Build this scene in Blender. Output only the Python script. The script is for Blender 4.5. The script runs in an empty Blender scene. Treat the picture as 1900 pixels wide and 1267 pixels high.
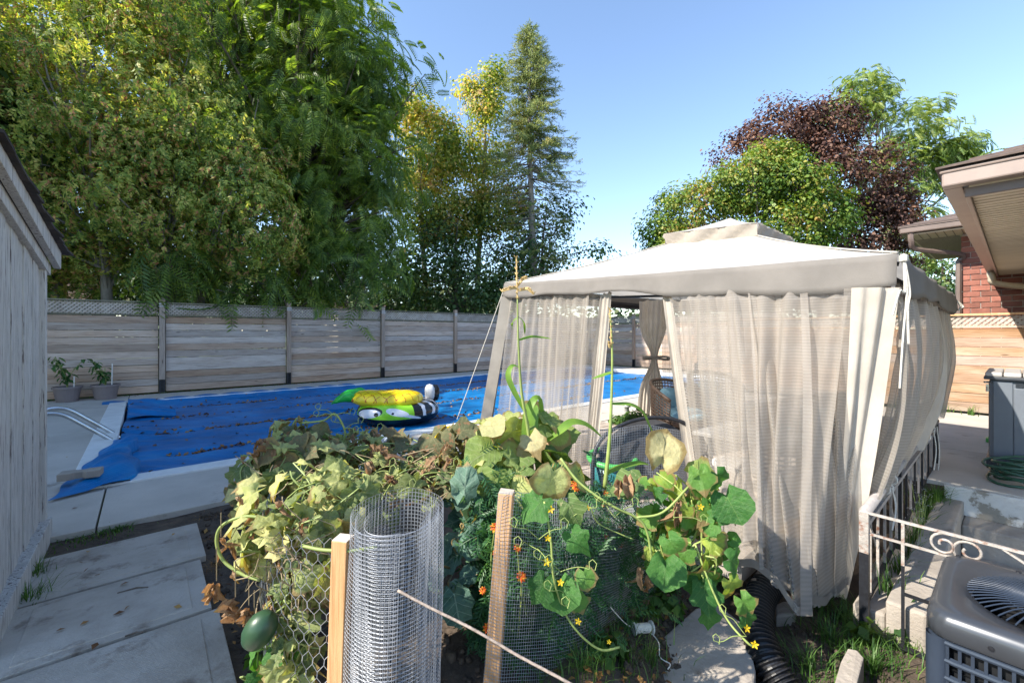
import bpy, math, random
import numpy as np
from mathutils import Vector, Matrix

scene = bpy.context.scene
# ------------------------------------------------------------------ camera
FPX, HOR = 800.0, 618.0            # focal length and horizon row of the 1900 px photograph
CAMZ = 1.3
cam_d = bpy.data.cameras.new('camera'); cam = bpy.data.objects.new('camera', cam_d)
scene.collection.objects.link(cam); scene.camera = cam
cam.location = (0, 0, CAMZ); cam.rotation_euler = (math.radians(90), 0, 0)
cam_d.sensor_width = 36; cam_d.lens = 36 * FPX / 1900
cam_d.shift_y = -(633.5 - HOR) / 1900
cam_d.clip_start = 0.05; cam_d.clip_end = 2000
# ------------------------------------------------------------------ light
SUN_EL = math.radians(40); SUNH = Vector((-.92, -.39)).normalized()
world = bpy.data.worlds.new('World'); scene.world = world; world.use_nodes = True
wn = world.node_tree.nodes; wl = world.node_tree.links
sky = wn.new('ShaderNodeTexSky'); sky.sky_type = 'NISHITA'; sky.sun_disc = False
sky.sun_elevation = SUN_EL; sky.sun_rotation = math.atan2(SUNH.x, SUNH.y) % (2 * math.pi)
sky.altitude = 100; sky.air_density = 1.0; sky.dust_density = .1; sky.ozone_density = 1.3
bg = wn['Background']; bg.inputs['Strength'].default_value = .115
wl.new(sky.outputs['Color'], bg.inputs['Color'])
sun_d = bpy.data.lights.new('sun', 'SUN'); sun_d.energy = 3.5; sun_d.angle = math.radians(.5)
sun_d.color = (1, .93, .82)
sun = bpy.data.objects.new('sun', sun_d); scene.collection.objects.link(sun)
sdir = Vector((SUNH.x * math.cos(SUN_EL), SUNH.y * math.cos(SUN_EL), math.sin(SUN_EL)))
sun.rotation_euler = sdir.to_track_quat('Z', 'Y').to_euler(); sun.location = (-8, -3, 12)
scene.view_settings.view_transform = 'Standard'; scene.view_settings.look = 'None'
scene.view_settings.gamma = 1; scene.view_settings.use_curve_mapping = False
scene.view_settings.exposure = 1.6
scene.cycles.transparent_max_bounces = 24
scene.cycles.max_bounces = 8; scene.cycles.diffuse_bounces = 4; scene.cycles.transmission_bounces = 6

R = random.Random(7); NR = np.random.default_rng(11)
COL = scene.collection
UX, UY = .7616, .648               # u: along the pool; v = (-UY, UX): across it
def ST(s, t, z=0.0): return Vector((s*UX - t*UY, s*UY + t*UX, z))
def P(px, py, D): return Vector(((px-950)/FPX*D, D, CAMZ - (py-HOR)/FPX*D))
def G(px, py, z=0.0):
    D = FPX*(CAMZ-z)/(py-HOR); return Vector(((px-950)/FPX*D, D, z))
ANG = math.atan2(UY, UX)
OFF = {}
def link(o): COL.objects.link(o); return o
def tag(o, label=None, cat=None, group=None, kind=None):
    if label: o['label'] = label
    if cat: o['category'] = cat
    if group: o['group'] = group
    if kind: o['kind'] = kind
    return o
def thing(name, label, cat, loc=(0,0,0), group=None):
    o = link(bpy.data.objects.new(name, None)); o.location = loc; o.empty_display_size = .1
    OFF[o.name] = Vector(loc); return tag(o, label, cat, group)
def setting(name, loc=(0,0,0)):
    o = link(bpy.data.objects.new(name, None)); o.location = loc; OFF[o.name] = Vector(loc)
    o['kind'] = 'structure'; return o
def off(o): return OFF.get(o.name, Vector((0,0,0)))
def attach(o, parent): o.parent = parent; OFF[o.name] = off(parent); return o

class MB:
    def __init__(s): s.v = []; s.f = []; s.m = []
    def add(s, vs, fs, m=0):
        b = len(s.v); s.v += [tuple(p) for p in vs]; s.f += [tuple(i+b for i in f) for f in fs]; s.m += [m]*len(fs); return s
    def box(s, c, size, ax=None, m=0):
        """box centred on c; ax = 3 axis vectors"""
        c = Vector(c); ax = ax or (Vector((1,0,0)), Vector((0,1,0)), Vector((0,0,1)))
        h = [Vector(a)*(d/2) for a, d in zip(ax, size)]
        vs = [c + h[0]*i + h[1]*j + h[2]*k for k in (-1,1) for j in (-1,1) for i in (-1,1)]
        return s.add(vs, [(0,2,3,1),(4,5,7,6),(0,1,5,4),(2,6,7,3),(0,4,6,2),(1,3,7,5)], m)
    def beam(s, a, b, w, h, up=(0,0,1), m=0):
        a = Vector(a); b = Vector(b); d = b-a; L = d.length; d.normalize()
        side = d.cross(Vector(up))
        if side.length < 1e-4: side = d.cross(Vector((1,0,0)))
        side.normalize(); u2 = side.cross(d)
        return s.box((a+b)/2, (L, w, h), (d, side, u2), m)
    def tube(s, pts, r, n=6, m=0, cap=True):
        pts = [Vector(p) for p in pts]; rs = r if isinstance(r, (list, tuple)) else [r]*len(pts)
        vs = []; prev = None
        for i, p in enumerate(pts):
            d = (pts[min(i+1, len(pts)-1)] - pts[max(i-1, 0)])
            if d.length < 1e-9: d = Vector((0,0,1))
            d.normalize()
            if prev is None:
                a = d.cross(Vector((0,0,1)))
                if a.length < .05: a = d.cross(Vector((0,1,0)))
            else:
                a = prev - d*prev.dot(d)
            a.normalize(); prev = a; b2 = d.cross(a)
            for k in range(n):
                th = 2*math.pi*k/n; vs.append(p + (a*math.cos(th) + b2*math.sin(th))*rs[i])
        fs = []
        for i in range(len(pts)-1):
            for k in range(n):
                fs.append((i*n+k, i*n+(k+1)%n, (i+1)*n+(k+1)%n, (i+1)*n+k))
        if cap: fs.append(tuple(range(n))[::-1]); fs.append(tuple((len(pts)-1)*n+k for k in range(n)))
        return s.add(vs, fs, m)
    def lathe(s, c, prof, n=24, m=0, ax=None, sx=1, sy=1):
        c = Vector(c); ax = ax or (Vector((1,0,0)), Vector((0,1,0)), Vector((0,0,1)))
        vs = []
        for r, z in prof:
            for k in range(n):
                th = 2*math.pi*k/n
                vs.append(c + ax[0]*(r*sx*math.cos(th)) + ax[1]*(r*sy*math.sin(th)) + ax[2]*z)
        fs = [(i*n+k, i*n+(k+1)%n, (i+1)*n+(k+1)%n, (i+1)*n+k) for i in range(len(prof)-1) for k in range(n)]
        return s.add(vs, fs, m)
    def grid(s, nu, nv, fn, m=0):
        vs = [fn(i/(nu-1), j/(nv-1)) for j in range(nv) for i in range(nu)]
        return s.add(vs, [(j*nu+i, j*nu+i+1, (j+1)*nu+i+1, (j+1)*nu+i) for j in range(nv-1) for i in range(nu-1)], m)
    def mesh(s, name, mats, o=Vector((0,0,0)), smooth=False):
        me = bpy.data.meshes.new(name)
        me.from_pydata([(x-o[0], y-o[1], z-o[2]) for x, y, z in s.v], [], s.f)
        mats = mats if isinstance(mats, (list, tuple)) else [mats]
        for mm in mats: me.materials.append(mm)
        if len(mats) > 1: me.polygons.foreach_set('material_index', s.m)
        if smooth: me.polygons.foreach_set('use_smooth', [True]*len(s.f))
        me.update(); return me
    def build(s, name, mats, parent=None, smooth=False, loc=None, bevel=0):
        o0 = off(parent) if parent else Vector(loc or (0,0,0))
        ob = link(bpy.data.objects.new(name, s.mesh(name, mats, o0, smooth)))
        if parent: attach(ob, parent)
        else: ob.location = o0; OFF[ob.name] = o0
        if bevel:
            b = ob.modifiers.new('bevel', 'BEVEL'); b.width = bevel; b.segments = 2; b.limit_method = 'ANGLE'
        return ob
    def centre(s):
        a = np.array(s.v); return Vector((a[:,0].mean(), a[:,1].mean(), a[:,2].min()))

def npmesh(name, V, F, mat, parent=None, loc=(0,0,0), smooth=False):
    """V (n,3), F (m,4) numpy -> object"""
    o0 = off(parent) if parent else Vector(loc)
    me = bpy.data.meshes.new(name); V = V - np.array(o0)[None]
    me.vertices.add(len(V)); me.vertices.foreach_set('co', V.astype(np.float32).ravel())
    k = F.shape[1]; me.loops.add(F.size); me.loops.foreach_set('vertex_index', F.astype(np.int32).ravel())
    me.polygons.add(len(F)); me.polygons.foreach_set('loop_start', np.arange(0, F.size, k, dtype=np.int32))
    me.polygons.foreach_set('loop_total', np.full(len(F), k, dtype=np.int32))
    if smooth: me.polygons.foreach_set('use_smooth', np.ones(len(F), dtype=bool))
    me.update(calc_edges=True)
    for mm in (mat if isinstance(mat, (list, tuple)) else [mat]): me.materials.append(mm)
    ob = link(bpy.data.objects.new(name, me))
    if parent: attach(ob, parent)
    else: ob.location = o0; OFF[ob.name] = o0
    return ob
def copyob(src, parent=None, loc=None, rot=None, scale=None):
    c = src.copy(); link(c)
    if parent: attach(c, parent)
    if loc is not None: c.location = loc
    if rot is not None: c.rotation_euler = rot
    if scale is not None: c.scale = scale
    return c
def curve_pts(ctrl, n=8):
    """Catmull-Rom through control points"""
    c = [Vector(p) for p in ctrl]; c = [c[0]*2-c[1]] + c + [c[-1]*2-c[-2]]; out = []
    for i in range(1, len(c)-2):
        for k in range(n):
            t = k/n; p0, p1, p2, p3 = c[i-1], c[i], c[i+1], c[i+2]
            out.append(.5*((2*p1) + (p2-p0)*t + (2*p0-5*p1+4*p2-p3)*t*t + (3*p1-p0-3*p2+p3)*t**3))
    out.append(c[-2]); return out

# ------------------------------------------------------------------ materials
def nt(name):
    m = bpy.data.materials.new(name); m.use_nodes = True; n = m.node_tree
    return m, n, n.nodes, n.links, n.nodes['Principled BSDF']
def ramp(N, stops, interp='LINEAR'):
    r = N.new('ShaderNodeValToRGB'); r.color_ramp.interpolation = interp; e = r.color_ramp.elements
    e[0].position, e[0].color = stops[0][0], (*stops[0][1], 1)
    e[1].position, e[1].color = stops[-1][0], (*stops[-1][1], 1)
    for p, c in stops[1:-1]: x = e.new(p); x.color = (*c, 1)
    return r
def mathn(N, L, op, a, b=None, clamp=False):
    n = N.new('ShaderNodeMath'); n.operation = op; n.use_clamp = clamp
    for i, x in enumerate((a, b)):
        if x is None: continue
        if isinstance(x, (int, float)): n.inputs[i].default_value = x
        else: L.new(x, n.inputs[i])
    return n.outputs[0]
def coords(N, L, scale=(1,1,1), rot=(0,0,0), rnd=True):
    tc = N.new('ShaderNodeTexCoord'); mp = N.new('ShaderNodeMapping'); mp.inputs['Scale'].default_value = scale
    mp.inputs['Rotation'].default_value = rot
    L.new(tc.outputs['Object'], mp.inputs['Vector'])
    if rnd:
        oi = N.new('ShaderNodeObjectInfo'); ad = N.new('ShaderNodeVectorMath'); ad.operation = 'ADD'
        ml = mathn(N, L, 'MULTIPLY', oi.outputs['Random'], 57.0)
        cb = N.new('ShaderNodeCombineXYZ'); L.new(ml, cb.inputs[0]); L.new(ml, cb.inputs[1]); L.new(ml, cb.inputs[2])
        L.new(tc.outputs['Object'], ad.inputs[0]); L.new(cb.outputs[0], ad.inputs[1]); L.new(ad.outputs[0], mp.inputs['Vector'])
    return mp.outputs['Vector']
def noise(N, L, vec, sc, detail=4, rough=.55):
    n = N.new('ShaderNodeTexNoise'); n.inputs['Scale'].default_value = sc; n.inputs['Detail'].default_value = detail
    n.inputs['Roughness'].default_value = rough; L.new(vec, n.inputs['Vector']); return n.outputs['Fac']
def mixc(N, L, fac, a, b, mode='MIX'):
    m = N.new('ShaderNodeMix'); m.data_type = 'RGBA'; m.blend_type = mode
    if isinstance(fac, (int, float)): m.inputs['Factor'].default_value = fac
    else: L.new(fac, m.inputs['Factor'])
    for k, x in (('A', a), ('B', b)):
        i = [s for s in m.inputs if s.name == k and s.type == 'RGBA'][0]
        if isinstance(x, tuple): i.default_value = (*x, 1)
        else: L.new(x, i)
    return [s for s in m.outputs if s.type == 'RGBA'][0]
def bumpn(N, L, h, strength, dist=.01, prev=None):
    b = N.new('ShaderNodeBump'); b.inputs['Strength'].default_value = strength; b.inputs['Distance'].default_value = dist
    L.new(h, b.inputs['Height'])
    if prev is not None: L.new(prev, b.inputs['Normal'])
    return b.outputs['Normal']
def simple(name, c1, c2=None, sc=8, rough=.6, metal=0, bump=0, bsc=60, stretch=(1,1,1), rnd=.15, spec=.5, dirt=None, coat=0):
    """two-tone noise colour + object variation + bump; dirt = (colour, scale, threshold)"""
    m, n, N, L, B = nt(name); v = coords(N, L, stretch)
    c2 = c2 or tuple(x*.75 for x in c1)
    f = noise(N, L, v, sc, 6, .6); rp = ramp(N, [(.3, c2), (.7, c1)]); L.new(f, rp.inputs[0]); col = rp.outputs[0]
    oi = N.new('ShaderNodeObjectInfo'); hv = N.new('ShaderNodeHueSaturation')
    L.new(mathn(N, L, 'ADD', mathn(N, L, 'MULTIPLY', oi.outputs['Random'], 2*rnd), 1-rnd), hv.inputs['Value']); L.new(col, hv.inputs['Color']); col = hv.outputs[0]
    if dirt:
        dc, ds, dt = dirt; df = noise(N, L, v, ds, 7, .65)
        r2 = ramp(N, [(dt, (0,0,0)), (min(1, dt+.14), (1,1,1))]); L.new(df, r2.inputs[0]); col = mixc(N, L, r2.outputs[0], col, dc)
    L.new(col, B.inputs['Base Color']); B.inputs['Roughness'].default_value = rough; B.inputs['Metallic'].default_value = metal
    B.inputs['Specular IOR Level'].default_value = spec; B.inputs['Coat Weight'].default_value = coat
    if bump:
        f2 = noise(N, L, v, bsc, 5, .6); L.new(bumpn(N, L, f2, bump, .01), B.inputs['Normal'])
    return m

def board_mat(name, cols, dark, knots=True, rough=.8, green=None, rnd=.25, ax=0):
    """weathered board: grain along local x (ax=0) or z (ax=2)"""
    m, n, N, L, B = nt(name)
    st = [(.9, 22, 22), None, (22, 22, .9)][ax]
    v = coords(N, L, st); vb = coords(N, L, [(.5, 2.5, 2.5), None, (2.5, 2.5, .5)][ax])
    f = noise(N, L, v, 3, 8, .7); patch = noise(N, L, vb, 2.2, 5, .6)
    rp = ramp(N, [(.25, cols[0]), (.5, cols[1]), (.75, cols[2])]); L.new(mathn(N, L, 'ADD', mathn(N, L, 'MULTIPLY', f, .45), mathn(N, L, 'MULTIPLY', patch, .6)), rp.inputs[0])
    col = rp.outputs[0]
    fr = ramp(N, [(.36, (0,0,0)), (.5, (1,1,1))]); L.new(f, fr.inputs[0]); col = mixc(N, L, fr.outputs[0], mixc(N, L, .5, col, dark), col)
    if knots:
        vo = N.new('ShaderNodeTexVoronoi'); vo.inputs['Scale'].default_value = 1.6; L.new(coords(N, L, [(1,4,4), None, (4,4,1)][ax]), vo.inputs['Vector'])
        kr = ramp(N, [(.04, (1,1,1)), (.09, (0,0,0))]); L.new(vo.outputs['Distance'], kr.inputs[0]); col = mixc(N, L, kr.outputs[0], col, dark)
    oi = N.new('ShaderNodeObjectInfo'); hv = N.new('ShaderNodeHueSaturation'); L.new(col, hv.inputs['Color'])
    L.new(mathn(N, L, 'ADD', mathn(N, L, 'MULTIPLY', oi.outputs['Random'], 2*rnd), 1-rnd), hv.inputs['Value'])
    wn_ = N.new('ShaderNodeTexWhiteNoise'); wn_.noise_dimensions = '1D'; L.new(oi.outputs['Random'], wn_.inputs['W'])
    L.new(mathn(N, L, 'ADD', mathn(N, L, 'MULTIPLY', wn_.outputs['Value'], .7), .6), hv.inputs['Saturation'])
    L.new(hv.outputs[0], B.inputs['Base Color']); B.inputs['Roughness'].default_value = rough; B.inputs['Specular IOR Level'].default_value = .25
    L.new(bumpn(N, L, f, .5, .006), B.inputs['Normal']); return m

def leaf_mat(name, stops, transl=.4, rough=.5, island=True, pos=None, tcol=None, spec=.4):
    """small foliage: colour by random per island and by place"""
    m, n, N, L, B = nt(name)
    g = N.new('ShaderNodeNewGeometry'); v = coords(N, L, rnd=False)
    big = noise(N, L, v, pos or 1.0, 3, .6)
    fac = mathn(N, L, 'ADD', mathn(N, L, 'MULTIPLY', g.outputs['Random Per Island'], .55), mathn(N, L, 'SUBTRACT', mathn(N, L, 'MULTIPLY', big, 1.5), .52))
    rp = ramp(N, stops); L.new(fac, rp.inputs[0])
    L.new(rp.outputs[0], B.inputs['Base Color']); B.inputs['Roughness'].default_value = rough; B.inputs['Specular IOR Level'].default_value = spec
    t = N.new('ShaderNodeBsdfTranslucent'); L.new(mixc(N, L, 1.0, rp.outputs[0], tcol or (1.5, 1.5, .5), 'MULTIPLY'), t.inputs['Color'])
    ms = N.new('ShaderNodeMixShader'); ms.inputs[0].default_value = transl
    L.new(B.outputs[0], ms.inputs[1]); L.new(t.outputs[0], ms.inputs[2]); L.new(ms.outputs[0], N['Material Output'].inputs['Surface']); return m

def bigleaf_mat(name, stops, vein, spots=None, sp_t=.6, transl=.35, rough=.55, tcol=(1.5,1.5,.5), crisp=None):
    """large garden leaf: midrib + side veins in leaf space (base at origin, tip at y=1), blotches, object random tint"""
    m, n, N, L, B = nt(name)
    tc = N.new('ShaderNodeTexCoord'); sx = N.new('ShaderNodeSeparateXYZ'); L.new(tc.outputs['Object'], sx.inputs[0])
    ax = mathn(N, L, 'ABSOLUTE', sx.outputs[0]); vr = coords(N, L)
    big = noise(N, L, vr, 1.6, 4, .6); oi = N.new('ShaderNodeObjectInfo')
    fac = mathn(N, L, 'ADD', mathn(N, L, 'MULTIPLY', oi.outputs['Random'], .75), mathn(N, L, 'MULTIPLY', big, .4))
    rp = ramp(N, stops); L.new(mathn(N, L, 'SUBTRACT', fac, .07), rp.inputs[0]); col = rp.outputs[0]
    # veins fan out from the midrib
    w = mathn(N, L, 'FRACT', mathn(N, L, 'MULTIPLY', mathn(N, L, 'SUBTRACT', sx.outputs[1], mathn(N, L, 'MULTIPLY', ax, .8)), 5.5))
    side = mathn(N, L, 'LESS_THAN', mathn(N, L, 'ABSOLUTE', mathn(N, L, 'SUBTRACT', w, .5)), .045)
    mid = mathn(N, L, 'LESS_THAN', ax, .012)
    vm = mathn(N, L, 'MULTIPLY', mathn(N, L, 'MAXIMUM', side, mid), .38)
    col = mixc(N, L, vm, col, vein)
    fine = noise(N, L, vr, 9, 6, .7)
    hv = N.new('ShaderNodeHueSaturation'); L.new(col, hv.inputs['Color']); L.new(mathn(N, L, 'ADD', mathn(N, L, 'MULTIPLY', fine, .8), .6), hv.inputs['Value']); col = hv.outputs[0]
    if spots:
        s1 = noise(N, L, vr, 5, 5, .7); r2 = ramp(N, [(sp_t, (0,0,0)), (sp_t+.06, (1,1,1))]); L.new(s1, r2.inputs[0]); col = mixc(N, L, r2.outputs[0], col, spots)
    ctr = N.new('ShaderNodeVectorMath'); ctr.operation = 'DISTANCE'; L.new(tc.outputs['Object'], ctr.inputs[0]); ctr.inputs[1].default_value = (0, .48, 0)
    em = mathn(N, L, 'ADD', ctr.outputs['Value'], mathn(N, L, 'MULTIPLY', fine, .22)); r3 = ramp(N, [(.52, (0,0,0)), (.60, (1,1,1))]); L.new(em, r3.inputs[0])
    col = mixc(N, L, mathn(N, L, 'MULTIPLY', r3.outputs[0], mathn(N, L, 'GREATER_THAN', oi.outputs['Random'], .45)), col, (.30,.22,.09))
    L.new(col, B.inputs['Base Color']); B.inputs['Roughness'].default_value = rough; B.inputs['Specular IOR Level'].default_value = .35
    bm = bumpn(N, L, fine, .35, .05); L.new(bumpn(N, L, w, .25, .05, bm), B.inputs['Normal'])
    t = N.new('ShaderNodeBsdfTranslucent'); L.new(mixc(N, L, 1.0, col, tcol, 'MULTIPLY'), t.inputs['Color'])
    ms = N.new('ShaderNodeMixShader'); ms.inputs[0].default_value = transl
    L.new(B.outputs[0], ms.inputs[1]); L.new(t.outputs[0], ms.inputs[2]); L.new(ms.outputs[0], N['Material Output'].inputs['Surface']); return m

M = {}
M['soil'] = simple('soil', (.11,.08,.055), (.045,.032,.024), 9, .95, bump=1, bsc=35, rnd=0, dirt=((.15,.12,.085), 16, .6))
M['lawn'] = simple('lawn', (.08,.11,.03), (.05,.06,.02), 3, .95, bump=1, bsc=40, rnd=0)
M['concrete'] = simple('concrete', (.50,.46,.41), (.39,.36,.32), 2.2, .85, bump=.5, bsc=70, rnd=.05, dirt=((.20,.17,.14), 3.1, .60))
M['coping'] = simple('coping', (.74,.76,.76), (.6,.62,.62), 6, .5, bump=.1, rnd=.03, dirt=((.4,.4,.38), 7, .66))
M['concrete_old'] = simple('concrete_old', (.42,.37,.31), (.27,.235,.20), 3, .9, bump=.8, bsc=30, rnd=.05, dirt=((.16,.11,.07), 5, .62))
def slab_material():
    m, n, N, L, B = nt('slab'); v = coords(N, L)
    f = noise(N, L, v, 2.5, 7, .62); rp = ramp(N, [(.3,(.30,.26,.215)), (.55,(.45,.40,.345)), (.8,(.52,.475,.42))]); L.new(f, rp.inputs[0])
    st = noise(N, L, v, 4.5, 8, .72); r2 = ramp(N, [(.54,(0,0,0)), (.72,(1,1,1))]); L.new(st, r2.inputs[0]); col = mixc(N, L, r2.outputs[0], rp.outputs[0], (.12,.085,.06))
    L.new(col, B.inputs['Base Color']); B.inputs['Roughness'].default_value = .9
    w = N.new('ShaderNodeTexWave'); w.bands_direction = 'Y'; w.inputs['Scale'].default_value = 26; w.inputs['Distortion'].default_value = 1.2; L.new(coords(N, L, rnd=False), w.inputs['Vector'])
    b1 = bumpn(N, L, w.outputs['Fac'], .35, .004); L.new(bumpn(N, L, noise(N, L, v, 70, 5), .5, .006, b1), B.inputs['Normal']); return m
M['slab'] = slab_material()
def cracked_white():
    m, n, N, L, B = nt('flaking_paint'); v = coords(N, L)
    f = noise(N, L, v, 5, 9, .7); r2 = ramp(N, [(.45,(.30,.27,.22)), (.5,(.62,.60,.55)), (.8,(.72,.71,.67))]); L.new(f, r2.inputs[0])
    L.new(r2.outputs[0], B.inputs['Base Color']); B.inputs['Roughness'].default_value = .85
    L.new(bumpn(N, L, f, 1, .02), B.inputs['Normal']); return m
M['flaking'] = cracked_white()
M['paver'] = simple('paver', (.42,.36,.31), (.30,.25,.21), 5, .9, bump=.5, bsc=50, rnd=.15)
M['fence'] = board_mat('fence_wood', [(.30,.205,.155), (.46,.345,.27), (.54,.46,.40)], (.12,.085,.07), rnd=.24)
M['fence_post'] = board_mat('post_wood', [(.28,.20,.155), (.38,.29,.23), (.44,.36,.30)], (.15,.11,.09), ax=2, rnd=.1)
M['fence_lit'] = board_mat('fence_wood_warm', [(.22,.125,.07), (.32,.21,.14), (.40,.33,.26)], (.12,.08,.055), rnd=.25)
M['lattice'] = simple('lattice_wood', (.48,.43,.38), (.30,.25,.21), 6, .85, bump=.3, rnd=.1)
M['cap'] = simple('cap_wood', (.22,.20,.14), (.13,.12,.09), 5, .9, bump=.4, stretch=(1,8,8))
M['stake'] = board_mat('stake_wood', [(.50,.26,.11), (.62,.36,.18), (.70,.44,.26)], (.32,.16,.08), knots=False, ax=2, rnd=.05)
M['stake_top'] = simple('stake_end', (.6,.52,.44), (.45,.38,.3), 30, .8)
def shed_paint():
    m, n, N, L, B = nt('shed_paint'); v = coords(N, L, (14, 14, .8)); v2 = coords(N, L, (30,30,1.6))
    f = noise(N, L, v2, 3, 8, .7); g = noise(N, L, v, 1.5, 4, .6)
    rp = ramp(N, [(.3,(.44,.42,.40)), (.6,(.60,.58,.555))]); L.new(g, rp.inputs[0])
    pk = ramp(N, [(.53,(0,0,0)), (.59,(1,1,1))]); L.new(mathn(N, L, 'ADD', mathn(N, L, 'MULTIPLY', f, .75), mathn(N, L, 'MULTIPLY', g, .25)), pk.inputs[0])
    col = mixc(N, L, pk.outputs[0], rp.outputs[0], (.15,.12,.115))
    L.new(col, B.inputs['Base Color']); B.inputs['Roughness'].default_value = .75; L.new(bumpn(N, L, f, .8, .01), B.inputs['Normal']); return m
M['shed'] = shed_paint()
M['shingle'] = simple('shingle', (.075,.06,.055), (.03,.026,.024), 20, .95, bump=.8, bsc=120, rnd=.35)
M['shingle2'] = simple('shingle_brown', (.17,.12,.10), (.09,.07,.06), 15, .95, bump=.5, rnd=.3)
M['cover'] = None
def cover_mat():
    m, n, N, L, B = nt('pool_cover_blue'); v = coords(N, L, rnd=False)
    f = noise(N, L, v, 1.3, 6, .65); rp = ramp(N, [(.3,(.0,.085,.24)), (.55,(.001,.155,.42)), (.75,(.004,.23,.52))]); L.new(f, rp.inputs[0])
    vo = N.new('ShaderNodeTexVoronoi'); vo.inputs['Scale'].default_value = 42; vo.inputs['Randomness'].default_value = .1; L.new(v, vo.inputs['Vector'])
    bb = ramp(N, [(.3,(1,1,1)), (.5,(0,0,0))]); L.new(vo.outputs['Distance'], bb.inputs[0])
    fn = noise(N, L, coords(N, L, (.6,3,1), (0,0,-ANG), rnd=False), 3, 6, .6)
    L.new(mixc(N, L, mathn(N, L, 'MULTIPLY', bb.outputs[0], .12), rp.outputs[0], (.1,.35,.8)), B.inputs['Base Color'])
    B.inputs['Roughness'].default_value = .38; B.inputs['Specular IOR Level'].default_value = .25
    b1 = bumpn(N, L, fn, .5, .03); L.new(bumpn(N, L, bb.outputs[0], .3, .004, b1), B.inputs['Normal']); return m
M['cover'] = cover_mat()
M['pool_wall'] = simple('pool_wall', (.03,.17,.5), (.02,.12,.4), 3, .4)
M['steel'] = simple('steel', (.62,.62,.62), (.5,.5,.5), 20, .22, 1.0)
M['galv'] = simple('galvanised', (.46,.48,.52), (.30,.32,.35), 14, .45, .6, rnd=.05)
M['galv_dull'] = simple('galvanised_dull', (.55,.56,.56), (.4,.41,.41), 30, .5, .35, rnd=.05)
M['black_metal'] = simple('black_metal', (.02,.022,.028), (.012,.012,.015), 40, .45, .2, bump=.15, dirt=((.12,.05,.025), 14, .68))
M['rail_top'] = simple('old_white_metal', (.44,.40,.36), (.30,.27,.24), 25, .6, .1, bump=.5, dirt=((.22,.10,.06), 26, .54))
M['rail_pipe'] = simple('grey_pipe', (.33,.30,.28), (.22,.20,.19), 14, .6, .2, bump=.3, dirt=((.5,.46,.42), 10, .6))
M['black_plastic'] = simple('black_plastic', (.018,.018,.02), (.012,.012,.013), 12, .38, dirt=((.10,.085,.07), 6, .62))
M['grey_plastic'] = simple('grey_plastic', (.125,.145,.17), (.11,.125,.15), 6, .5, bump=.12, bsc=220, rnd=.03)
M['grey_lid'] = simple('lid_plastic', (.40,.38,.36), (.32,.30,.29), 9, .55, bump=.2, bsc=100)
M['dark_plastic'] = simple('dark_plastic', (.035,.04,.05), None, 9, .45)
M['ac'] = simple('ac_enamel', (.035,.048,.072), (.027,.037,.056), 5, .38, .2, rnd=.03, coat=.1, bump=.03)
M['ac_top'] = simple('ac_top_enamel', (.060,.066,.077), (.046,.051,.060), 6, .34, .3, coat=.3, dirt=((.16,.14,.12), 10, .62), rnd=.02)
M['ac_dark'] = simple('ac_dark', (.01,.011,.013), None, 9, .5)
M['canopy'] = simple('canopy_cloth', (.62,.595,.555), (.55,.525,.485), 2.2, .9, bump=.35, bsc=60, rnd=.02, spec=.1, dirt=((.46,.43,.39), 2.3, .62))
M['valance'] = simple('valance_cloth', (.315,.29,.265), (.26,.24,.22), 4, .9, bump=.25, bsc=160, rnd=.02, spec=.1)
M['cream'] = simple('cream_cloth', (.62,.565,.49), (.50,.45,.385), 6, .9, bump=.25, bsc=120, rnd=.03, spec=.1)
def add_transl(mat, f, tint=(1,1,1)):
    N = mat.node_tree.nodes; L = mat.node_tree.links; B = N['Principled BSDF']
    t = N.new('ShaderNodeBsdfTranslucent')
    src = B.inputs['Base Color'].links[0].from_socket
    L.new(mixc(N, L, 1.0, src, tint, 'MULTIPLY'), t.inputs['Color'])
    ms = N.new('ShaderNodeMixShader'); ms.inputs[0].default_value = f
    L.new(B.outputs[0], ms.inputs[1]); L.new(t.outputs[0], ms.inputs[2]); L.new(ms.outputs[0], N['Material Output'].inputs['Surface'])
for k in ('canopy', 'valance', 'cream'): add_transl(M[k], .35)
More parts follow.
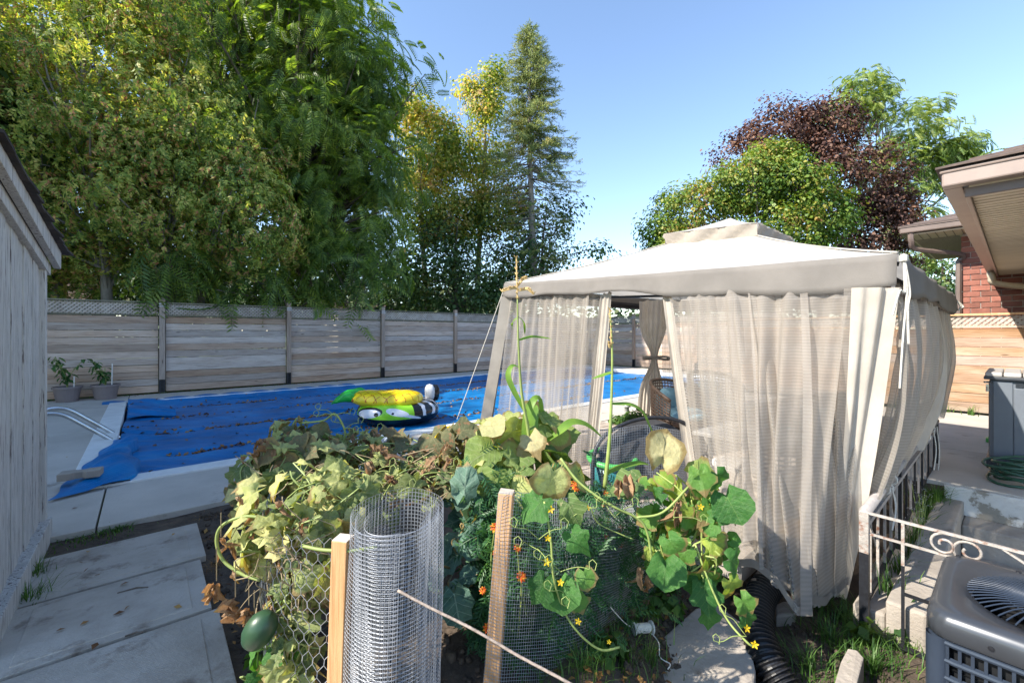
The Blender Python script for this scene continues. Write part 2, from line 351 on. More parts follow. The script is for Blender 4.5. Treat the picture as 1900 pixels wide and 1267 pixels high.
def net_mat(name, col, cover):
    m, n, N, L, B = nt(name); v = coords(N, L)
    B.inputs['Roughness'].default_value = .9; B.inputs['Specular IOR Level'].default_value = .1
    f = noise(N, L, v, 2.2, 4, .6); rp = ramp(N, [(.3, tuple(x*.82 for x in col)), (.7, col)]); L.new(f, rp.inputs[0]); L.new(rp.outputs[0], B.inputs['Base Color'])
    t = N.new('ShaderNodeBsdfTranslucent'); L.new(rp.outputs[0], t.inputs['Color'])
    ms = N.new('ShaderNodeMixShader'); ms.inputs[0].default_value = .45; L.new(B.outputs[0], ms.inputs[1]); L.new(t.outputs[0], ms.inputs[2])
    tr = N.new('ShaderNodeBsdfTransparent'); m2 = N.new('ShaderNodeMixShader')
    # threads cover more of the view where the cloth turns edge-on; weave bands give the fine horizontal lines
    lw = N.new('ShaderNodeLayerWeight'); lw.inputs['Blend'].default_value = .35
    w = N.new('ShaderNodeTexWave'); w.bands_direction = 'Z'; w.inputs['Scale'].default_value = 17; w.inputs['Distortion'].default_value = 2.5; w.inputs['Detail'].default_value = 2
    w.inputs['Detail Scale'].default_value = .6; L.new(coords(N, L, rnd=False), w.inputs['Vector'])
    fac = mathn(N, L, 'ADD', mathn(N, L, 'MULTIPLY', lw.outputs['Facing'], .55), mathn(N, L, 'ADD', mathn(N, L, 'MULTIPLY', w.outputs['Fac'], .12), cover-.06), True)
    L.new(fac, m2.inputs[0]); L.new(tr.outputs[0], m2.inputs[1]); L.new(ms.outputs[0], m2.inputs[2])
    L.new(m2.outputs[0], N['Material Output'].inputs['Surface']); return m
M['net'] = net_mat('mosquito_net', (.52,.475,.42), .42)
M['net2'] = net_mat('mosquito_net_dense', (.48,.435,.385), .54)
M['wicker'] = simple('wicker', (.16,.10,.07), (.07,.045,.03), 30, .55, bump=.5)
M['cushion'] = simple('cushion_blue', (.20,.36,.44), (.14,.27,.35), 5, .9, bump=.3, bsc=80)
M['white_plastic'] = simple('white_plastic', (.72,.70,.66), (.6,.58,.55), 6, .5)
M['brick'] = simple('brick', (.31,.12,.085), (.20,.08,.06), 9, .9, bump=.6, bsc=60, rnd=.3)
M['mortar'] = simple('mortar', (.66,.60,.54), (.55,.5,.45), 20, .95, bump=.4)
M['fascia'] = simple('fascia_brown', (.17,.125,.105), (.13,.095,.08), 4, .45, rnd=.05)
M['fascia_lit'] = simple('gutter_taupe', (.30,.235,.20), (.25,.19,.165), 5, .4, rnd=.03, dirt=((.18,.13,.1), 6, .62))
M['soffit'] = simple('soffit', (.66,.57,.44), (.60,.51,.39), 4, .55, rnd=.05)
M['bark'] = simple('bark', (.16,.13,.105), (.07,.055,.045), 9, .95, bump=1, bsc=22, stretch=(1,1,.25), rnd=.1)
M['bark_grey'] = simple('bark_grey', (.30,.28,.25), (.16,.14,.12), 9, .95, bump=.8, bsc=22, stretch=(1,1,.3), rnd=.1)
M['rope'] = simple('rope', (.72,.68,.6), (.5,.47,.42), 80, .9, bump=.5)
M['rope_dirty'] = simple('strap', (.42,.34,.28), (.22,.17,.14), 60, .8, bump=.5)
M['hose_green'] = simple('hose_green', (.02,.085,.05), (.012,.05,.03), 14, .35, spec=.6)
M['pot'] = simple('pot_plastic', (.20,.165,.165), (.17,.14,.14), 6, .55)
M['melon'] = simple('melon_rind', (.03,.075,.035), (.018,.05,.024), 5, .38, bump=.06, dirt=((.05,.1,.05), 9, .6), spec=.5)
M['stem'] = simple('vine_stem', (.30,.36,.10), (.20,.26,.07), 14, .6, rnd=.1)
M['stem_dry'] = simple('dry_stem', (.30,.23,.13), (.19,.14,.08), 14, .8, rnd=.1)
M['board'] = board_mat('loose_board', [(.5,.3,.15), (.6,.4,.22), (.66,.46,.28)], (.3,.18,.1))
M['debris'] = leaf_mat('leaf_litter', [(.2,(.10,.04,.02)), (.5,(.24,.11,.035)), (.8,(.40,.23,.07))], .1, .8, pos=2)

# ================================================================== SETTING
def sm(x): x = max(0., min(1., x)); return x*x*(3-2*x)
def st_of(x, y): return x*UX + y*UY, -x*UY + y*UX
def ground_h(s, t):
    x = s*UX - t*UY; y = s*UY + t*UX
    if -.33 < s < 12.83 and 5.2 < t < 10.9: return -1.3
    if 3.12 < s < 5.31 and -2.6 < t < .36: return -1.5
    z = -.035
    z -= .30*sm((x-.2)/.8)*(1-sm((t-.9)/1.0))*(1 if s < 5.3 else 0)
    if 2.5 < s < 10.1 and t > .9 : z = min(z, -.05)
    z += .012*math.sin(x*7+y*3)*math.sin(y*9-x*2) if t < 4.0 else 0
    if .3 < s < 2.6 and t < 3.9: z += .015*math.sin(x*17+y*13)
    return z
def GT(px, py):
    z = -.1
    for _ in range(8): p = G(px, py, z); z = ground_h(*st_of(p.x, p.y))
    return G(px, py, z)
def spaced(lo, hi, step, far):
    a = list(np.arange(lo, hi+1e-6, step)); d = step; x = hi; out = a[:]
    while x < far: d *= 1.6; x += d; out.append(x)
    d = step; x = lo; pre = []
    while x > -far: d *= 1.6; x -= d; pre.append(x)
    return pre[::-1] + out
ss = sorted(spaced(-3, 6, .09, 500) + [-.34, -.32, 12.82, 12.84, 3.11, 3.13, 5.30, 5.32]); tt = sorted(spaced(-2.5, 4.2, .09, 500) + [5.19, 5.21, 10.89, 10.91, .35, .37, -2.61, -2.59])
g = MB(); g.v = [tuple(ST(s, t, ground_h(s, t))) for t in tt for s in ss]; ns = len(ss)
g.f = [(j*ns+i, j*ns+i+1, (j+1)*ns+i+1, (j+1)*ns+i) for j in range(len(tt)-1) for i in range(ns-1)]
g.m = [0 if (tt[j] < 4.1 and -4 < ss[i] < 6) else 1 for j in range(len(tt)-1) for i in range(ns-1)]
o = g.build('ground', [M['soil'], M['lawn']], smooth=True); o['kind'] = 'structure'

AX = (Vector((UX, UY, 0)), Vector((-UY, UX, 0)), Vector((0, 0, 1)))
def stbox(mb, s0, s1, t0, t1, z0, z1, m=0):
    return mb.box(ST((s0+s1)/2, (t0+t1)/2, (z0+z1)/2), (s1-s0, t1-t0, z1-z0), AX, m)
# deck slabs with open joints round the pool
deck = MB(); J = .006
cuts = [-14, -10, -6.5, -3.3, -.25, 2.9, 6.0, 9.1, 12.0, 14.1]
for a, b in zip(cuts[:-1], cuts[1:]): stbox(deck, a+J, b-J, 4.0, 5.0, -.12, 0)
for a, b in zip(cuts[:-1], cuts[1:]): stbox(deck, a+J, b-J, 11.0, 12.0, -.12, 0)
for a, b in ((-14,-10), (-10,-6.5), (-6.5,-3.3), (-3.3,-.5)):
    for c, d in ((5.0, 8.0), (8.0, 11.0)): stbox(deck, a+J, b-(J if b < -1 else 0), c+J, d-J, -.12, 0)
for c, d in ((5.0, 8.0), (8.0, 11.0)): stbox(deck, 13.0, 14.1, c+J, d-J, -.12, 0)
o = deck.build('pool_deck', M['concrete'], bevel=.004); o['kind'] = 'structure'
cp = MB()
def rim(s0, s1, t0, t1): stbox(cp, s0, s1, t0, t1, -.09, .018)
for a in np.arange(-.5, 13, 1.35): rim(a+.002, min(a+1.348, 13), 5.0, 5.22); rim(a+.002, min(a+1.348, 13), 10.78, 11.0)
for a in np.arange(5.22, 10.7, 1.39): rim(-.5, -.26, a+.002, a+1.388); rim(12.76, 13.0, a+.002, a+1.388)
o = cp.build('pool_coping', M['coping'], bevel=.006); o['kind'] = 'structure'
pw = MB(); stbox(pw, -.3, 12.8, 5.19, 5.215, -1.3, -.095); stbox(pw, -.3, 12.8, 10.785, 10.81, -1.3, -.095); stbox(pw, -.33, -.265, 5.22, 10.78, -1.3, -.095); stbox(pw, 12.765, 12.83, 5.22, 10.78, -1.3, -.095)
o = pw.build('pool_wall', M['pool_wall']); o['kind'] = 'structure'

# house-side patio slabs and the basement stairwell
pt = setting('patio', ST(5.31, 0, 0))
for a, b in ((5.32, 6.9), (6.92, 8.6), (8.62, 10.1)):
    for c, d in ((-2.4, -.92), (-.9, .88)):
        q = MB(); stbox(q, a, b, c, d, -.16, 0); q.build('slab', M['concrete'], pt, bevel=.006)
q = MB(); stbox(q, 2.5, 2.6, .86, .9, -.35, -.01); 
st_ = setting('stairwell', ST(4.2, .3, -.3))
q = MB(); stbox(q, 3.0, 5.31, .3, .46, -1.4, -.12); q.build('curb', M['concrete_old'], st_, bevel=.012)
q = MB(); stbox(q, 3.0, 5.31, .461, .60, -.4, -.20); q.build('curb', M['concrete_old'], st_, bevel=.012)
q = MB(); stbox(q, 3.0, 3.14, -2.6, .298, -1.4, -.26); q.build('curb', M['concrete_old'], st_, bevel=.012)
for i, (a, b, z) in enumerate(((5.0, 5.31, -.24), (4.62, 4.998, -.46), (4.24, 4.618, -.68), (3.86, 4.238, -.9))):
    q = MB(); stbox(q, a, b, -2.6, .298, -1.4, z); q.build('step', M['concrete_old'], st_, bevel=.012)
q = MB(); stbox(q, 3.142, 3.858, -2.6, .298, -1.4, -1.1); q.build('floor', M['concrete_old'], st_)
q = MB(); stbox(q, 5.27, 5.316, -2.4, .42, -.24, -.012); q.build('flaking_riser', M['flaking'], st_, bevel=.006)

# large textured slabs of the garden path
path = setting('garden_path', ST(0, 2.7, -.03))
for k, (t0, t1, ds) in enumerate(((3.07, 3.64, .03), (2.47, 3.04, 0), (1.87, 2.44, .02), (1.27, 1.84, -.01))):
    for (s0, s1) in ((-.47, .24+ds),):
        q = MB(); q.box((0,0,0), (s1-s0, t1-t0, .07)); q.box((0,0,.0355), (s1-s0-.14, t1-t0-.1, .006))
        ob = q.build('slab', M['slab'], path, bevel=.008)
        ob.data.transform(Matrix.Translation(off(path)))
        ob.location = ST((s0+s1)/2, (t0+t1)/2, -.03 + .004*k) - off(path); ob.rotation_euler = (R.uniform(-.006,.006), R.uniform(-.01,.01), ANG+R.uniform(-.008,.008))

# interlocking pavers under the gazebo
pav = setting('gazebo_paving', ST(4.4, 2.4, 0))
q = MB(); stbox(q, 2.58, 10.05, 1.02, 3.97, -.12, -.03); q.build('bedding', M['concrete_old'], pav)
q = MB(); q.box((0,0,0), (.292, .142, .05)); pm_ = q.mesh('paver', M['paver']); cnt = 0
for j in range(20):
    for i in range(26):
        s = 2.70 + i*.30 + (.15 if j % 2 else 0); t = 1.1 + j*.15
        if s > 10 or cnt >= 298 or (s-2.6)+(t-.9)*.9 > 6.0: continue
        cnt += 1
        ob = link(bpy.data.objects.new('paver', pm_)); attach(ob, pav)
        ob.location = ST(s, t, -.022+R.uniform(-.003,.003)) - off(pav); ob.rotation_euler = (R.uniform(-.006,.006), R.uniform(-.006,.006), ANG+R.uniform(-.006,.006))
q = MB(); stbox(q, 8.2, 10.05, .95, 3.97, -.03, -.004); stbox(q, 2.6, 8.2, 3.87, 3.98, -.03, -.004); q.build('edging', M['concrete'], pav)

# ------------------------------------------------------------------ FENCES
def fence(name, label, origin, ang, npan, plen, ztop, zlat, nb, mat, matp, cap, cat='fence', z0=.03, group=None, brackets=True, facing=-1, skipgap=(), postfoot=True):
    """origin = foot of first post; the fence runs along ang; facing = side (local y) where posts stand proud"""
    d = Vector((math.cos(ang), math.sin(ang), 0)); nrm = Vector((-math.sin(ang), math.cos(ang), 0)); Z = Vector((0,0,1)); ax = (d, nrm, Z)
    root = thing(name, label, cat, origin, group); O = Vector(origin)
    bl = plen-.13; bh = (zlat-z0)/nb
    meshes = []
    for k in range(4):
        q = MB(); n = 6
        q.box((0,0,0), (bl, .03, bh-.010)); q.box((0, -.012, (k-1.5)*.004-bh*.5+.006), (bl, .008, .006)); meshes.append(q.mesh('board', mat))
    lat = MB(); lh = ztop-zlat-.09; zc = 0; step = .075
    for sgn, yy in ((1, -.006), (-1, .006)):
        x = -bl/2-lh
        while x < bl/2:
            # diagonal slat clipped to the lattice panel
            a = max(x, -bl/2); b = min(x+lh, bl/2)
            if b-a > .02:
                za = (a-x); zb = (b-x)
                if sgn < 0: za, zb = lh-za, lh-zb
                lat.beam((a, yy, za-lh/2), (b, yy, zb-lh/2), .009, .034, up=(0,0,1))
            x += step
    latm = lat.mesh('lattice', M['lattice'])
    rootoff = off(root)
    for p in range(npan+1):
        c = O + d*(p*plen)
        q = MB(); q.box((0,0,0), (.10, .10, ztop+.09-.30)); ob = link(bpy.data.objects.new('post', q.mesh('post', matp))); attach(ob, root)
        ob.location = c + nrm*facing*.035 + Z*((ztop+.09+.30)/2) - rootoff; ob.rotation_euler = (0, 0, ang+R.uniform(-.01,.01))
        q = MB()
        for sx in (-.036, .036): q.box((sx,0,0), (.03, .05, .33))
        q.box((0, .012, 0), (.045, .012, .33), m=0)
        ob = link(bpy.data.objects.new('post_bracket', q.mesh('post_bracket', M['black_metal']))); attach(ob, root)
        ob.location = c + nrm*facing*.035 + Z*.15 - rootoff; ob.rotation_euler = (0,0,ang)
        if brackets:
            q = MB(); q.box((0,0,0), (.108, .108, .03)); q.box((0, 0, -.05), (.108, .108, .022))
            ob = link(bpy.data.objects.new('clamp', q.mesh('clamp', M['galv']))); attach(ob, root)
            ob.location = c + nrm*facing*.035 + Z*(ztop-.04) - rootoff; ob.rotation_euler = (0,0,ang)
        if p == npan: break
        m_ = O + d*(p*plen+plen/2)
        for i in range(nb):
            ob = link(bpy.data.objects.new('board', meshes[R.randrange(4)])); attach(ob, root)
            sag = R.uniform(-.0015, .0015)
            ob.location = m_ + nrm*R.uniform(-.007,.007) + Z*(z0+bh*(i+.5)+sag) - rootoff; ob.rotation_euler = (R.uniform(-.02,.02), R.uniform(-.0012,.0012), ang)
        ob = link(bpy.data.objects.new('lattice', latm)); attach(ob, root); ob['kind'] = 'stuff'
        ob.location = m_ + Z*(zlat+.045+lh/2) - rootoff; ob.rotation_euler = (0,0,ang)
        for zz, w, h in ((ztop-.015, .10, .03), (zlat+.022, .075, .03)):
            q = MB(); q.box((0,0,0), (plen-.102, w, h)); ob = link(bpy.data.objects.new('rail', q.mesh('rail', cap))); attach(ob, root)
            ob.location = m_ + Z*zz - rootoff; ob.rotation_euler = (0, R.uniform(-.002,.002), ang)
    return root
PL = 2.5
fence('board_fence', 'long weathered grey board fence with lattice top behind the blue pool', ST(.30-3*PL-.02, 12.06, 0), ANG, 9, PL, 1.97, 1.66, 11, M['fence'], M['fence_post'], M['cap'])
fence('board_fence', 'dark board fence with lattice top closing the far end of the pool', ST(14.25, 11.98, 0), ANG-math.pi/2, 3, 2.45, 1.95, 1.66, 11, M['fence'], M['fence_post'], M['cap'])
fence('board_fence', 'sunlit orange brown board fence with lattice top below the brick house wall', ST(10.2, 4.1, 0), ANG-math.pi/2, 4, 2.3, 1.615, 1.38, 9, M['fence_lit'], M['fence_lit'], M['stake'], brackets=False, facing=1)
fence('board_fence', 'short board fence joining the far fence to the sunlit one behind the gazebo', ST(10.3, 4.2, 0), ANG, 1, 3.9, 1.7, 1.4, 9, M['fence'], M['fence_post'], M['cap'], brackets=False, facing=1)

# ------------------------------------------------------------------ SHED (left edge)
sh = thing('shed', 'white painted board shed with flaking paint and black shingle roof at the left edge', 'shed', ST(-1.6, 3.1, 0))
S0, T0, T1 = -.51, 2.6, 4.06
def zr(t): return 1.80 + .125*(4.06-t)
tb = T1; k = 0
while tb > T0+.01:
    w = min([.135, .15, .12, .145][k % 4], tb-T0); q = MB(); pr = [.0, .006, .002, .008][k % 4]
    a, b = tb-w+.003, tb
    vs = [ST(s, t, z) for s in (S0-.03, S0+pr) for t, z in ((a, -.02), (b, -.02), (b, zr(b)-.03), (a, zr(a)-.03))]
    q.add(vs, [(0,1,2,3), (7,6,5,4), (0,4,5,1), (1,5,6,2), (2,6,7,3), (3,7,4,0)])
    q.build('board', M['shed'], sh); tb -= w; k += 1
q = MB(); stbox(q, S0-.02, S0+.028, T1-.055, T1+.01, -.01, 1.76); q.build('corner_trim', M['shed'], sh, bevel=.003)
q = MB(); stbox(q, -3.0, S0-.04, T0, T1, 0, 1.78); q.build('wall', M['shed'], sh)
q = MB(); stbox(q, S0-.02, S0+.05, T0, T1+.02, -.04, .11); q.build('skirting', M['shed'], sh, bevel=.004)
q = MB(); a, b = ST(-.452, 4.22, 1.795), ST(-.452, T0-.1, 1.795+.125*2.12); q.beam(a, b, .035, .125); q.build('rake_board', M['shed'], sh, bevel=.003)
q = MB(); a, b = ST(-.50, 4.15, 1.715), ST(-.50, T0-.1, 1.715+.125*2.05); q.beam(a, b, .05, .07); q.build('rake_trim', M['shed'], sh, bevel=.003)
for i in range(12):
    t1 = 4.27 - i*.145; q = MB()
    for (sa, sb) in ((-.41, -.75), (-.75, -1.3), (-1.3, -1.9), (-1.9, -2.5), (-2.5, -3.1)):
        j_ = R.uniform(-.006, .006)
        z1 = zr(t1)+.075+i*0; z2 = zr(t1-.17)+.09
        vs = [ST(sa + (R.uniform(0,.03) if sa > -.5 else 0), t1+j_, z1-.012), ST(sb, t1+j_, z1-.012), ST(sb, t1-.17, z2-.022), ST(sa, t1-.17, z2-.022)]
        vs2 = [v + Vector((0,0,.014)) for v in vs]
        q.add(vs+vs2, [(3,2,1,0), (4,5,6,7), (0,1,5,4), (1,2,6,5), (2,3,7,6), (3,0,4,7)])
    q.build('shingle', M['shingle'], sh)
q = MB(); a, b = ST(-1.8, 4.24, zr(4.24)+.045), ST(-1.8, T0-.1, zr(T0-.1)+.045); q.beam(a, b, 2.66, .02); q.build('roof_deck', M['shingle'], sh)

# ------------------------------------------------------------------ HOUSES
hs = thing('house', 'red brick house with brown gutters and beige soffit behind the sunlit fence', 'house', ST(13, -1, 0))
WS, WT = 11.5, .69
q = MB(); stbox(q, WS+.012, WS+5, -7, WT-.012, -.05, 3.12); q.build('wall', M['mortar'], hs)
bm_ = MB(); bm_.box((0,0,0), (.03, .235, .088)); bme = bm_.mesh('brick', M['brick'])
bm2 = MB(); bm2.box((0,0,0), (.03, .112, .088)); bmh = bm2.mesh('brick', M['brick'])
row = 0; z = 1.40; nb = 0
while z < 3.12:
    t = WT
    if row % 2: ob = link(bpy.data.objects.new('brick', bmh)); attach(ob, hs); ob.location = ST(WS, t-.056, z) - off(hs); ob.rotation_euler = (0,0,ANG); t -= .124; nb += 1
    while t > -3.2 and nb < 300:
        ob = link(bpy.data.objects.new('brick', bme)); attach(ob, hs); nb += 1
        ob.location = ST(WS+R.uniform(-.003,.003), t-.1175, z) - off(hs); ob.rotation_euler = (0,0,ANG); t -= .248
    z += .102; row += 1
q = MB()
z = 1.298
while z > 0.2:
    t = WT
    while t > -3.2: q.box(ST(WS, t-.1175, z), (.03, .235, .088), AX); t -= .248
    z -= .102
ob = q.build('lower_brickwork', M['brick'], hs); ob['kind'] = 'stuff'
# far wing roof: soffit, fascia, gutter, downspout, hip roof
ES, ET = 10.85, 1.35
q = MB(); stbox(q, ES, 15, -7, ET, 3.12, 3.14)
q.build('soffit', M['soffit'], hs)
q = MB()
for i in range(24):
    t = ET-.04-i*.11; stbox(q, ES+.02, WS+.02, t-.004, t+.004, 3.112, 3.119)
for i in range(30):
    s = WS+.05+i*.11; stbox(q, s-.004, s+.004, WT+.02, ET-.03, 3.112, 3.119)
q.build('soffit_joint', M['fascia'], hs)
q = MB(); stbox(q, ES-.10, ES, -7, ET+.1, 3.15, 3.27); stbox(q, ES, 15, ET, ET+.1, 3.15, 3.27); q.build('gutter', M['fascia'], hs, bevel=.02)
q = MB(); stbox(q, ES-.115, ES-.1, -7, ET+.115, 3.255, 3.275); stbox(q, ES-.1, 15, ET+.1, ET+.115, 3.255, 3.275); q.build('gutter_lip', M['fascia'], hs)
q = MB(); pts = curve_pts([ST(ES-.03, ET-.05, 3.16), ST(ES-.03, ET-.06, 3.0), ST(ES+.1, ET-.12, 2.86), ST(WS-.12, WT-.0, 2.74), ST(WS-.05, WT+.03, 2.62)], 5) + [ST(WS-.05, WT+.03, 1.6), ST(WS-.05, WT+.03, .1)]
q.tube(pts, .045, 6); q.build('downspout', M['fascia'], hs, smooth=False)
q = MB(); A, B_, C_, D_ = ST(ES-.12, ET+.12, 3.275), ST(16, ET+.12, 3.275), ST(16, -8, 3.275), ST(ES-.12, -8, 3.275)
r1, r2 = ST(14.0, -1.6, 4.35), ST(14.0, -6, 4.35)
nC = 16
def course(a0, a1, b0, b1, nm):
    for i in range(nC):
        f0, f1 = i/nC, (i+1)/nC+.01; qq = MB(); up = Vector((0,0,.012))
        vs = [a0.lerp(b0, f0)+up, a1.lerp(b1, f0)+up, a1.lerp(b1, f1), a0.lerp(b0, f1)]
        dn = [v - Vector((0,0,.015)) for v in vs]; qq.add(dn+vs, [(3,2,1,0), (4,5,6,7), (0,1,5,4), (1,2,6,5), (2,3,7,6), (3,0,4,7)])
        qq.build('shingle_course', M['shingle2'], hs)
course(D_, A, r2, r1, 'w'); course(A, B_, r1, ST(16, -1.6, 4.35), 'n')
q = MB(); q.tube([ST(12.6, -.6, 3.9), ST(12.6, -.6, 4.25)], .06, 12); q.lathe(ST(12.6, -.6, 4.2), [(.02,0),(.11,.0),(.11,.03),(.06,.04),(.06,.08),(.12,.09),(.1,.12),(.01,.14)], 14); q.build('roof_vent', M['galv_dull'], hs, smooth=True)

# near roof overhang (right edge)
nh = thing('porch_roof', 'taupe guttered roof overhang with ribbed beige soffit at the right edge', 'roof', ST(7, -1.5, 2.3))
ZS = 2.315; CS, CT = 4.36, .36
q = MB(); stbox(q, CS+.10, WS-.03, -4.5, CT-.13, ZS+.02, ZS+.06); q.build('soffit_backing', M['soffit'], nh)
sq0 = CS+.135
while sq0 < WS-.15:
    q = MB(); stbox(q, sq0, sq0+.096, -4.4, CT-.135, ZS+.008, ZS+.018); stbox(q, sq0+.096, sq0+.102, -4.4, CT-.135, ZS+.001, ZS+.018); q.build('soffit_slat', M['soffit'], nh); sq0 += .1035
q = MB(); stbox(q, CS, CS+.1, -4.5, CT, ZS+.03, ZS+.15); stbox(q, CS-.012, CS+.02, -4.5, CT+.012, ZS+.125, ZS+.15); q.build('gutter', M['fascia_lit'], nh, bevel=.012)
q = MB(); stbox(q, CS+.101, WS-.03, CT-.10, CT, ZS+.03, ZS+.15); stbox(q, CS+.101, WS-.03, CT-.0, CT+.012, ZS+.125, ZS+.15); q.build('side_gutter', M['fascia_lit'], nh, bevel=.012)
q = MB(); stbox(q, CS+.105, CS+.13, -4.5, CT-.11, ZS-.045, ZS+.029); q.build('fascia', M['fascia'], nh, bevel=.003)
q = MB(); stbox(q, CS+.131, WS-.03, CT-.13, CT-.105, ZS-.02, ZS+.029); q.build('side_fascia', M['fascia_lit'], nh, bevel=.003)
q = MB()
pts = curve_pts([ST(WS-.5, CT-.05, ZS+.05), ST(WS-.5, CT-.06, ZS-.06), ST(WS-.42, CT-.12, ZS-.17), ST(WS-.2, CT-.6, ZS-.28), ST(WS-.1, CT-1.1, ZS-.42), ST(WS-.08, CT-1.4, ZS-.5)], 8)
q.tube(pts, .05, 8); q.build('downspout', M['soffit'], nh, smooth=True)
# roof surface rising away from the gutter, upturned shingle edge
for i in range(12):
    f0, f1 = i*.16, (i+1)*.16+.02; qq = MB()
    z0_, z1_ = ZS+.16+f0*.38+.012, ZS+.16+f1*.38
    vs = [ST(CS-.03+f0, CT+.03-f0, z0_), ST(CS-.03+f0, -4.5, z0_), ST(CS-.03+f1, -4.5, z1_), ST(CS-.03+f1, CT+.03-f1, z1_)]
    dn = [v-Vector((0,0,.014)) for v in vs]; qq.add(dn+vs, [(3,2,1,0), (4,5,6,7), (0,1,5,4), (1,2,6,5), (2,3,7,6), (3,0,4,7)]); qq.build('shingle_course', M['shingle2'], nh)
    qq = MB(); vs = [ST(CS-.03+f0, CT+.03-f0, z0_), ST(WS, CT+.03-f0, z0_), ST(WS, CT+.03-f1, z1_), ST(CS-.03+f1, CT+.03-f1, z1_)]
    dn = [v-Vector((0,0,.014)) for v in vs]; qq.add(dn+vs, [(0,1,2,3), (7,6,5,4), (4,5,1,0), (5,6,2,1), (6,7,3,2), (7,4,0,3)]); qq.build('shingle_course', M['shingle2'], nh)
# a neighbour's low roof just above the left fence, and one behind the middle trees
def far_house(name, label, s, t, w, d, ze, zr_, mat):
    r = thing(name, label, 'house', ST(s, t, 0))
    q = MB(); stbox(q, s-w/2, s+w/2, t, t+d, 0, ze); q.build('wall', M['soffit'], r)
    for k in range(10):
        for sgn in (0, 1):
            f0, f1 = k/10, (k+1)/10+.02; qq = MB()
            ta, tb_ = (t-.3+(d/2+.3)*f0, t-.3+(d/2+.3)*f1) if not sgn else (t+d+.3-(d/2+.3)*f0, t+d+.3-(d/2+.3)*f1)
            za, zb = ze+(zr_-ze)*f0+.02, ze+(zr_-ze)*f1
            vs = [ST(s-w/2-.3, ta, za), ST(s+w/2+.3, ta, za), ST(s+w/2+.3, tb_, zb), ST(s-w/2-.3, tb_, zb)]
            dn = [v-Vector((0,0,.03)) for v in vs]; qq.add(dn+vs, [(3,2,1,0), (4,5,6,7), (0,1,5,4), (1,2,6,5), (2,3,7,6), (3,0,4,7)]); qq.build('shingle_course', mat, r)
    q = MB(); q.box(ST(s+w*.12, t+.9, ze+(zr_-ze)*.45), (.35, .35, .14), AX); q.build('roof_vent', M['dark_plastic'], r, bevel=.03)
    for fx in (-.3, .25):
        q = MB(); stbox(q, s+w*fx-.5, s+w*fx+.5, t-.03, t+.02, 1.0, 2.0); f = q.build('window', M['white_plastic'], r)
        q = MB(); stbox(q, s+w*fx-.44, s+w*fx+.44, t-.04, t-.031, 1.06, 1.94); q.build('pane', M['ac_dark'], f)
far_house('house', 'low house with brown shingle roof just above the left end of the fence', -4.6, 17.5, 6, 7, 2.1, 3.0, M['shingle2'])
far_house('house', 'low brown roofed house behind the fence below the thin middle trees', 11.0, 24, 6, 6, 2.4, 3.3, M['shingle2'])

# ================================================================== POOL COVER AND WHAT LIES ON IT
def nz(x, y, s=0): return (math.sin(x*1.7+s)+math.sin(y*2.3+x*.7+s*2)+math.sin(x*3.9-y*2.1+s*3)*.5+math.sin(x*7.3+y*5.1)*.22)/2.7
q = MB()
def coverp(a, b):
    s = -.24+12.98*a; t = 5.225+5.55*b
    z = -.105 + .016*nz(s*1.6, t*2.2) + .008*nz(s*5, t*6, 2)
    for seam in (6.3, 7.7, 9.1, 10.2): z -= .022*math.exp(-((t-seam-.08*math.sin(s*.8))/.10)**2)
    e = max(0, 1-(s+.24)/.8); z += .10*e**2*(.5+.5*math.sin(t*2.4+1)) + .012*e*math.sin(t*21+s*9)
    far = max(0, (t-10.35)/.43); z += .10*far**1.5
    z += .035*math.exp(-((math.hypot(s-2.2, t-7.3)-.85)/.09)**2)*(1 if s > 2.2 else .5)
    return ST(s, t, z)
q.grid(240, 120, coverp)
cv = q.build('pool_cover', M['cover'], smooth=True, loc=ST(6, 8, -.1))
tag(cv, 'blue bubble pool cover floating on the long pool with rows of fallen leaves', 'pool cover')
# the loose end lifted over the coping, near the steel handrails
q = MB()
def flap(a, b):
    t = 5.02+2.0*b; w = .03+.30*(1-b)**.9
    s = -.24 - w*a*(1 if b > .0 else 1) + .02*math.sin(b*23); arch = math.sin(a*math.pi)
    s += .16*(1-a); z = .03 + .10*arch*(.6+.4*math.sin(b*4.5+.5))*min(1, .15+b*3) + .018*math.sin(b*31+a*6)*arch - .03*a
    if a == 0: z = -.08
    return ST(s + .12*(1-a)*math.sin(b*7)*.4, t - .22*a*(1-b), max(z, .022) if a > .15 else z)
q.grid(26, 60, flap)
q.build('folded_end', M['cover'], cv, smooth=True)
q = MB()
def flap2(a, b):
    s = -.22+.62*b; t = 9.3+1.35*a*(1-.6*b)-.1*b; 
    return ST(s, t, -.07+.10*math.sin(math.pi*a)*(1-.7*b)+.02*math.sin(a*19+b*5))
q.grid(26, 30, flap2); q.build('folded_corner', M['cover'], cv, smooth=True)
q = MB()
q.grid(60, 6, lambda a, b: ST(-.6+4.6*a, 10.62+.36*b, (.026 if b > .5 else -.06+.09*b*1.6)+.012*math.sin(a*60)*(b)))
q.build('raised_edge', M['cover'], cv, smooth=True)
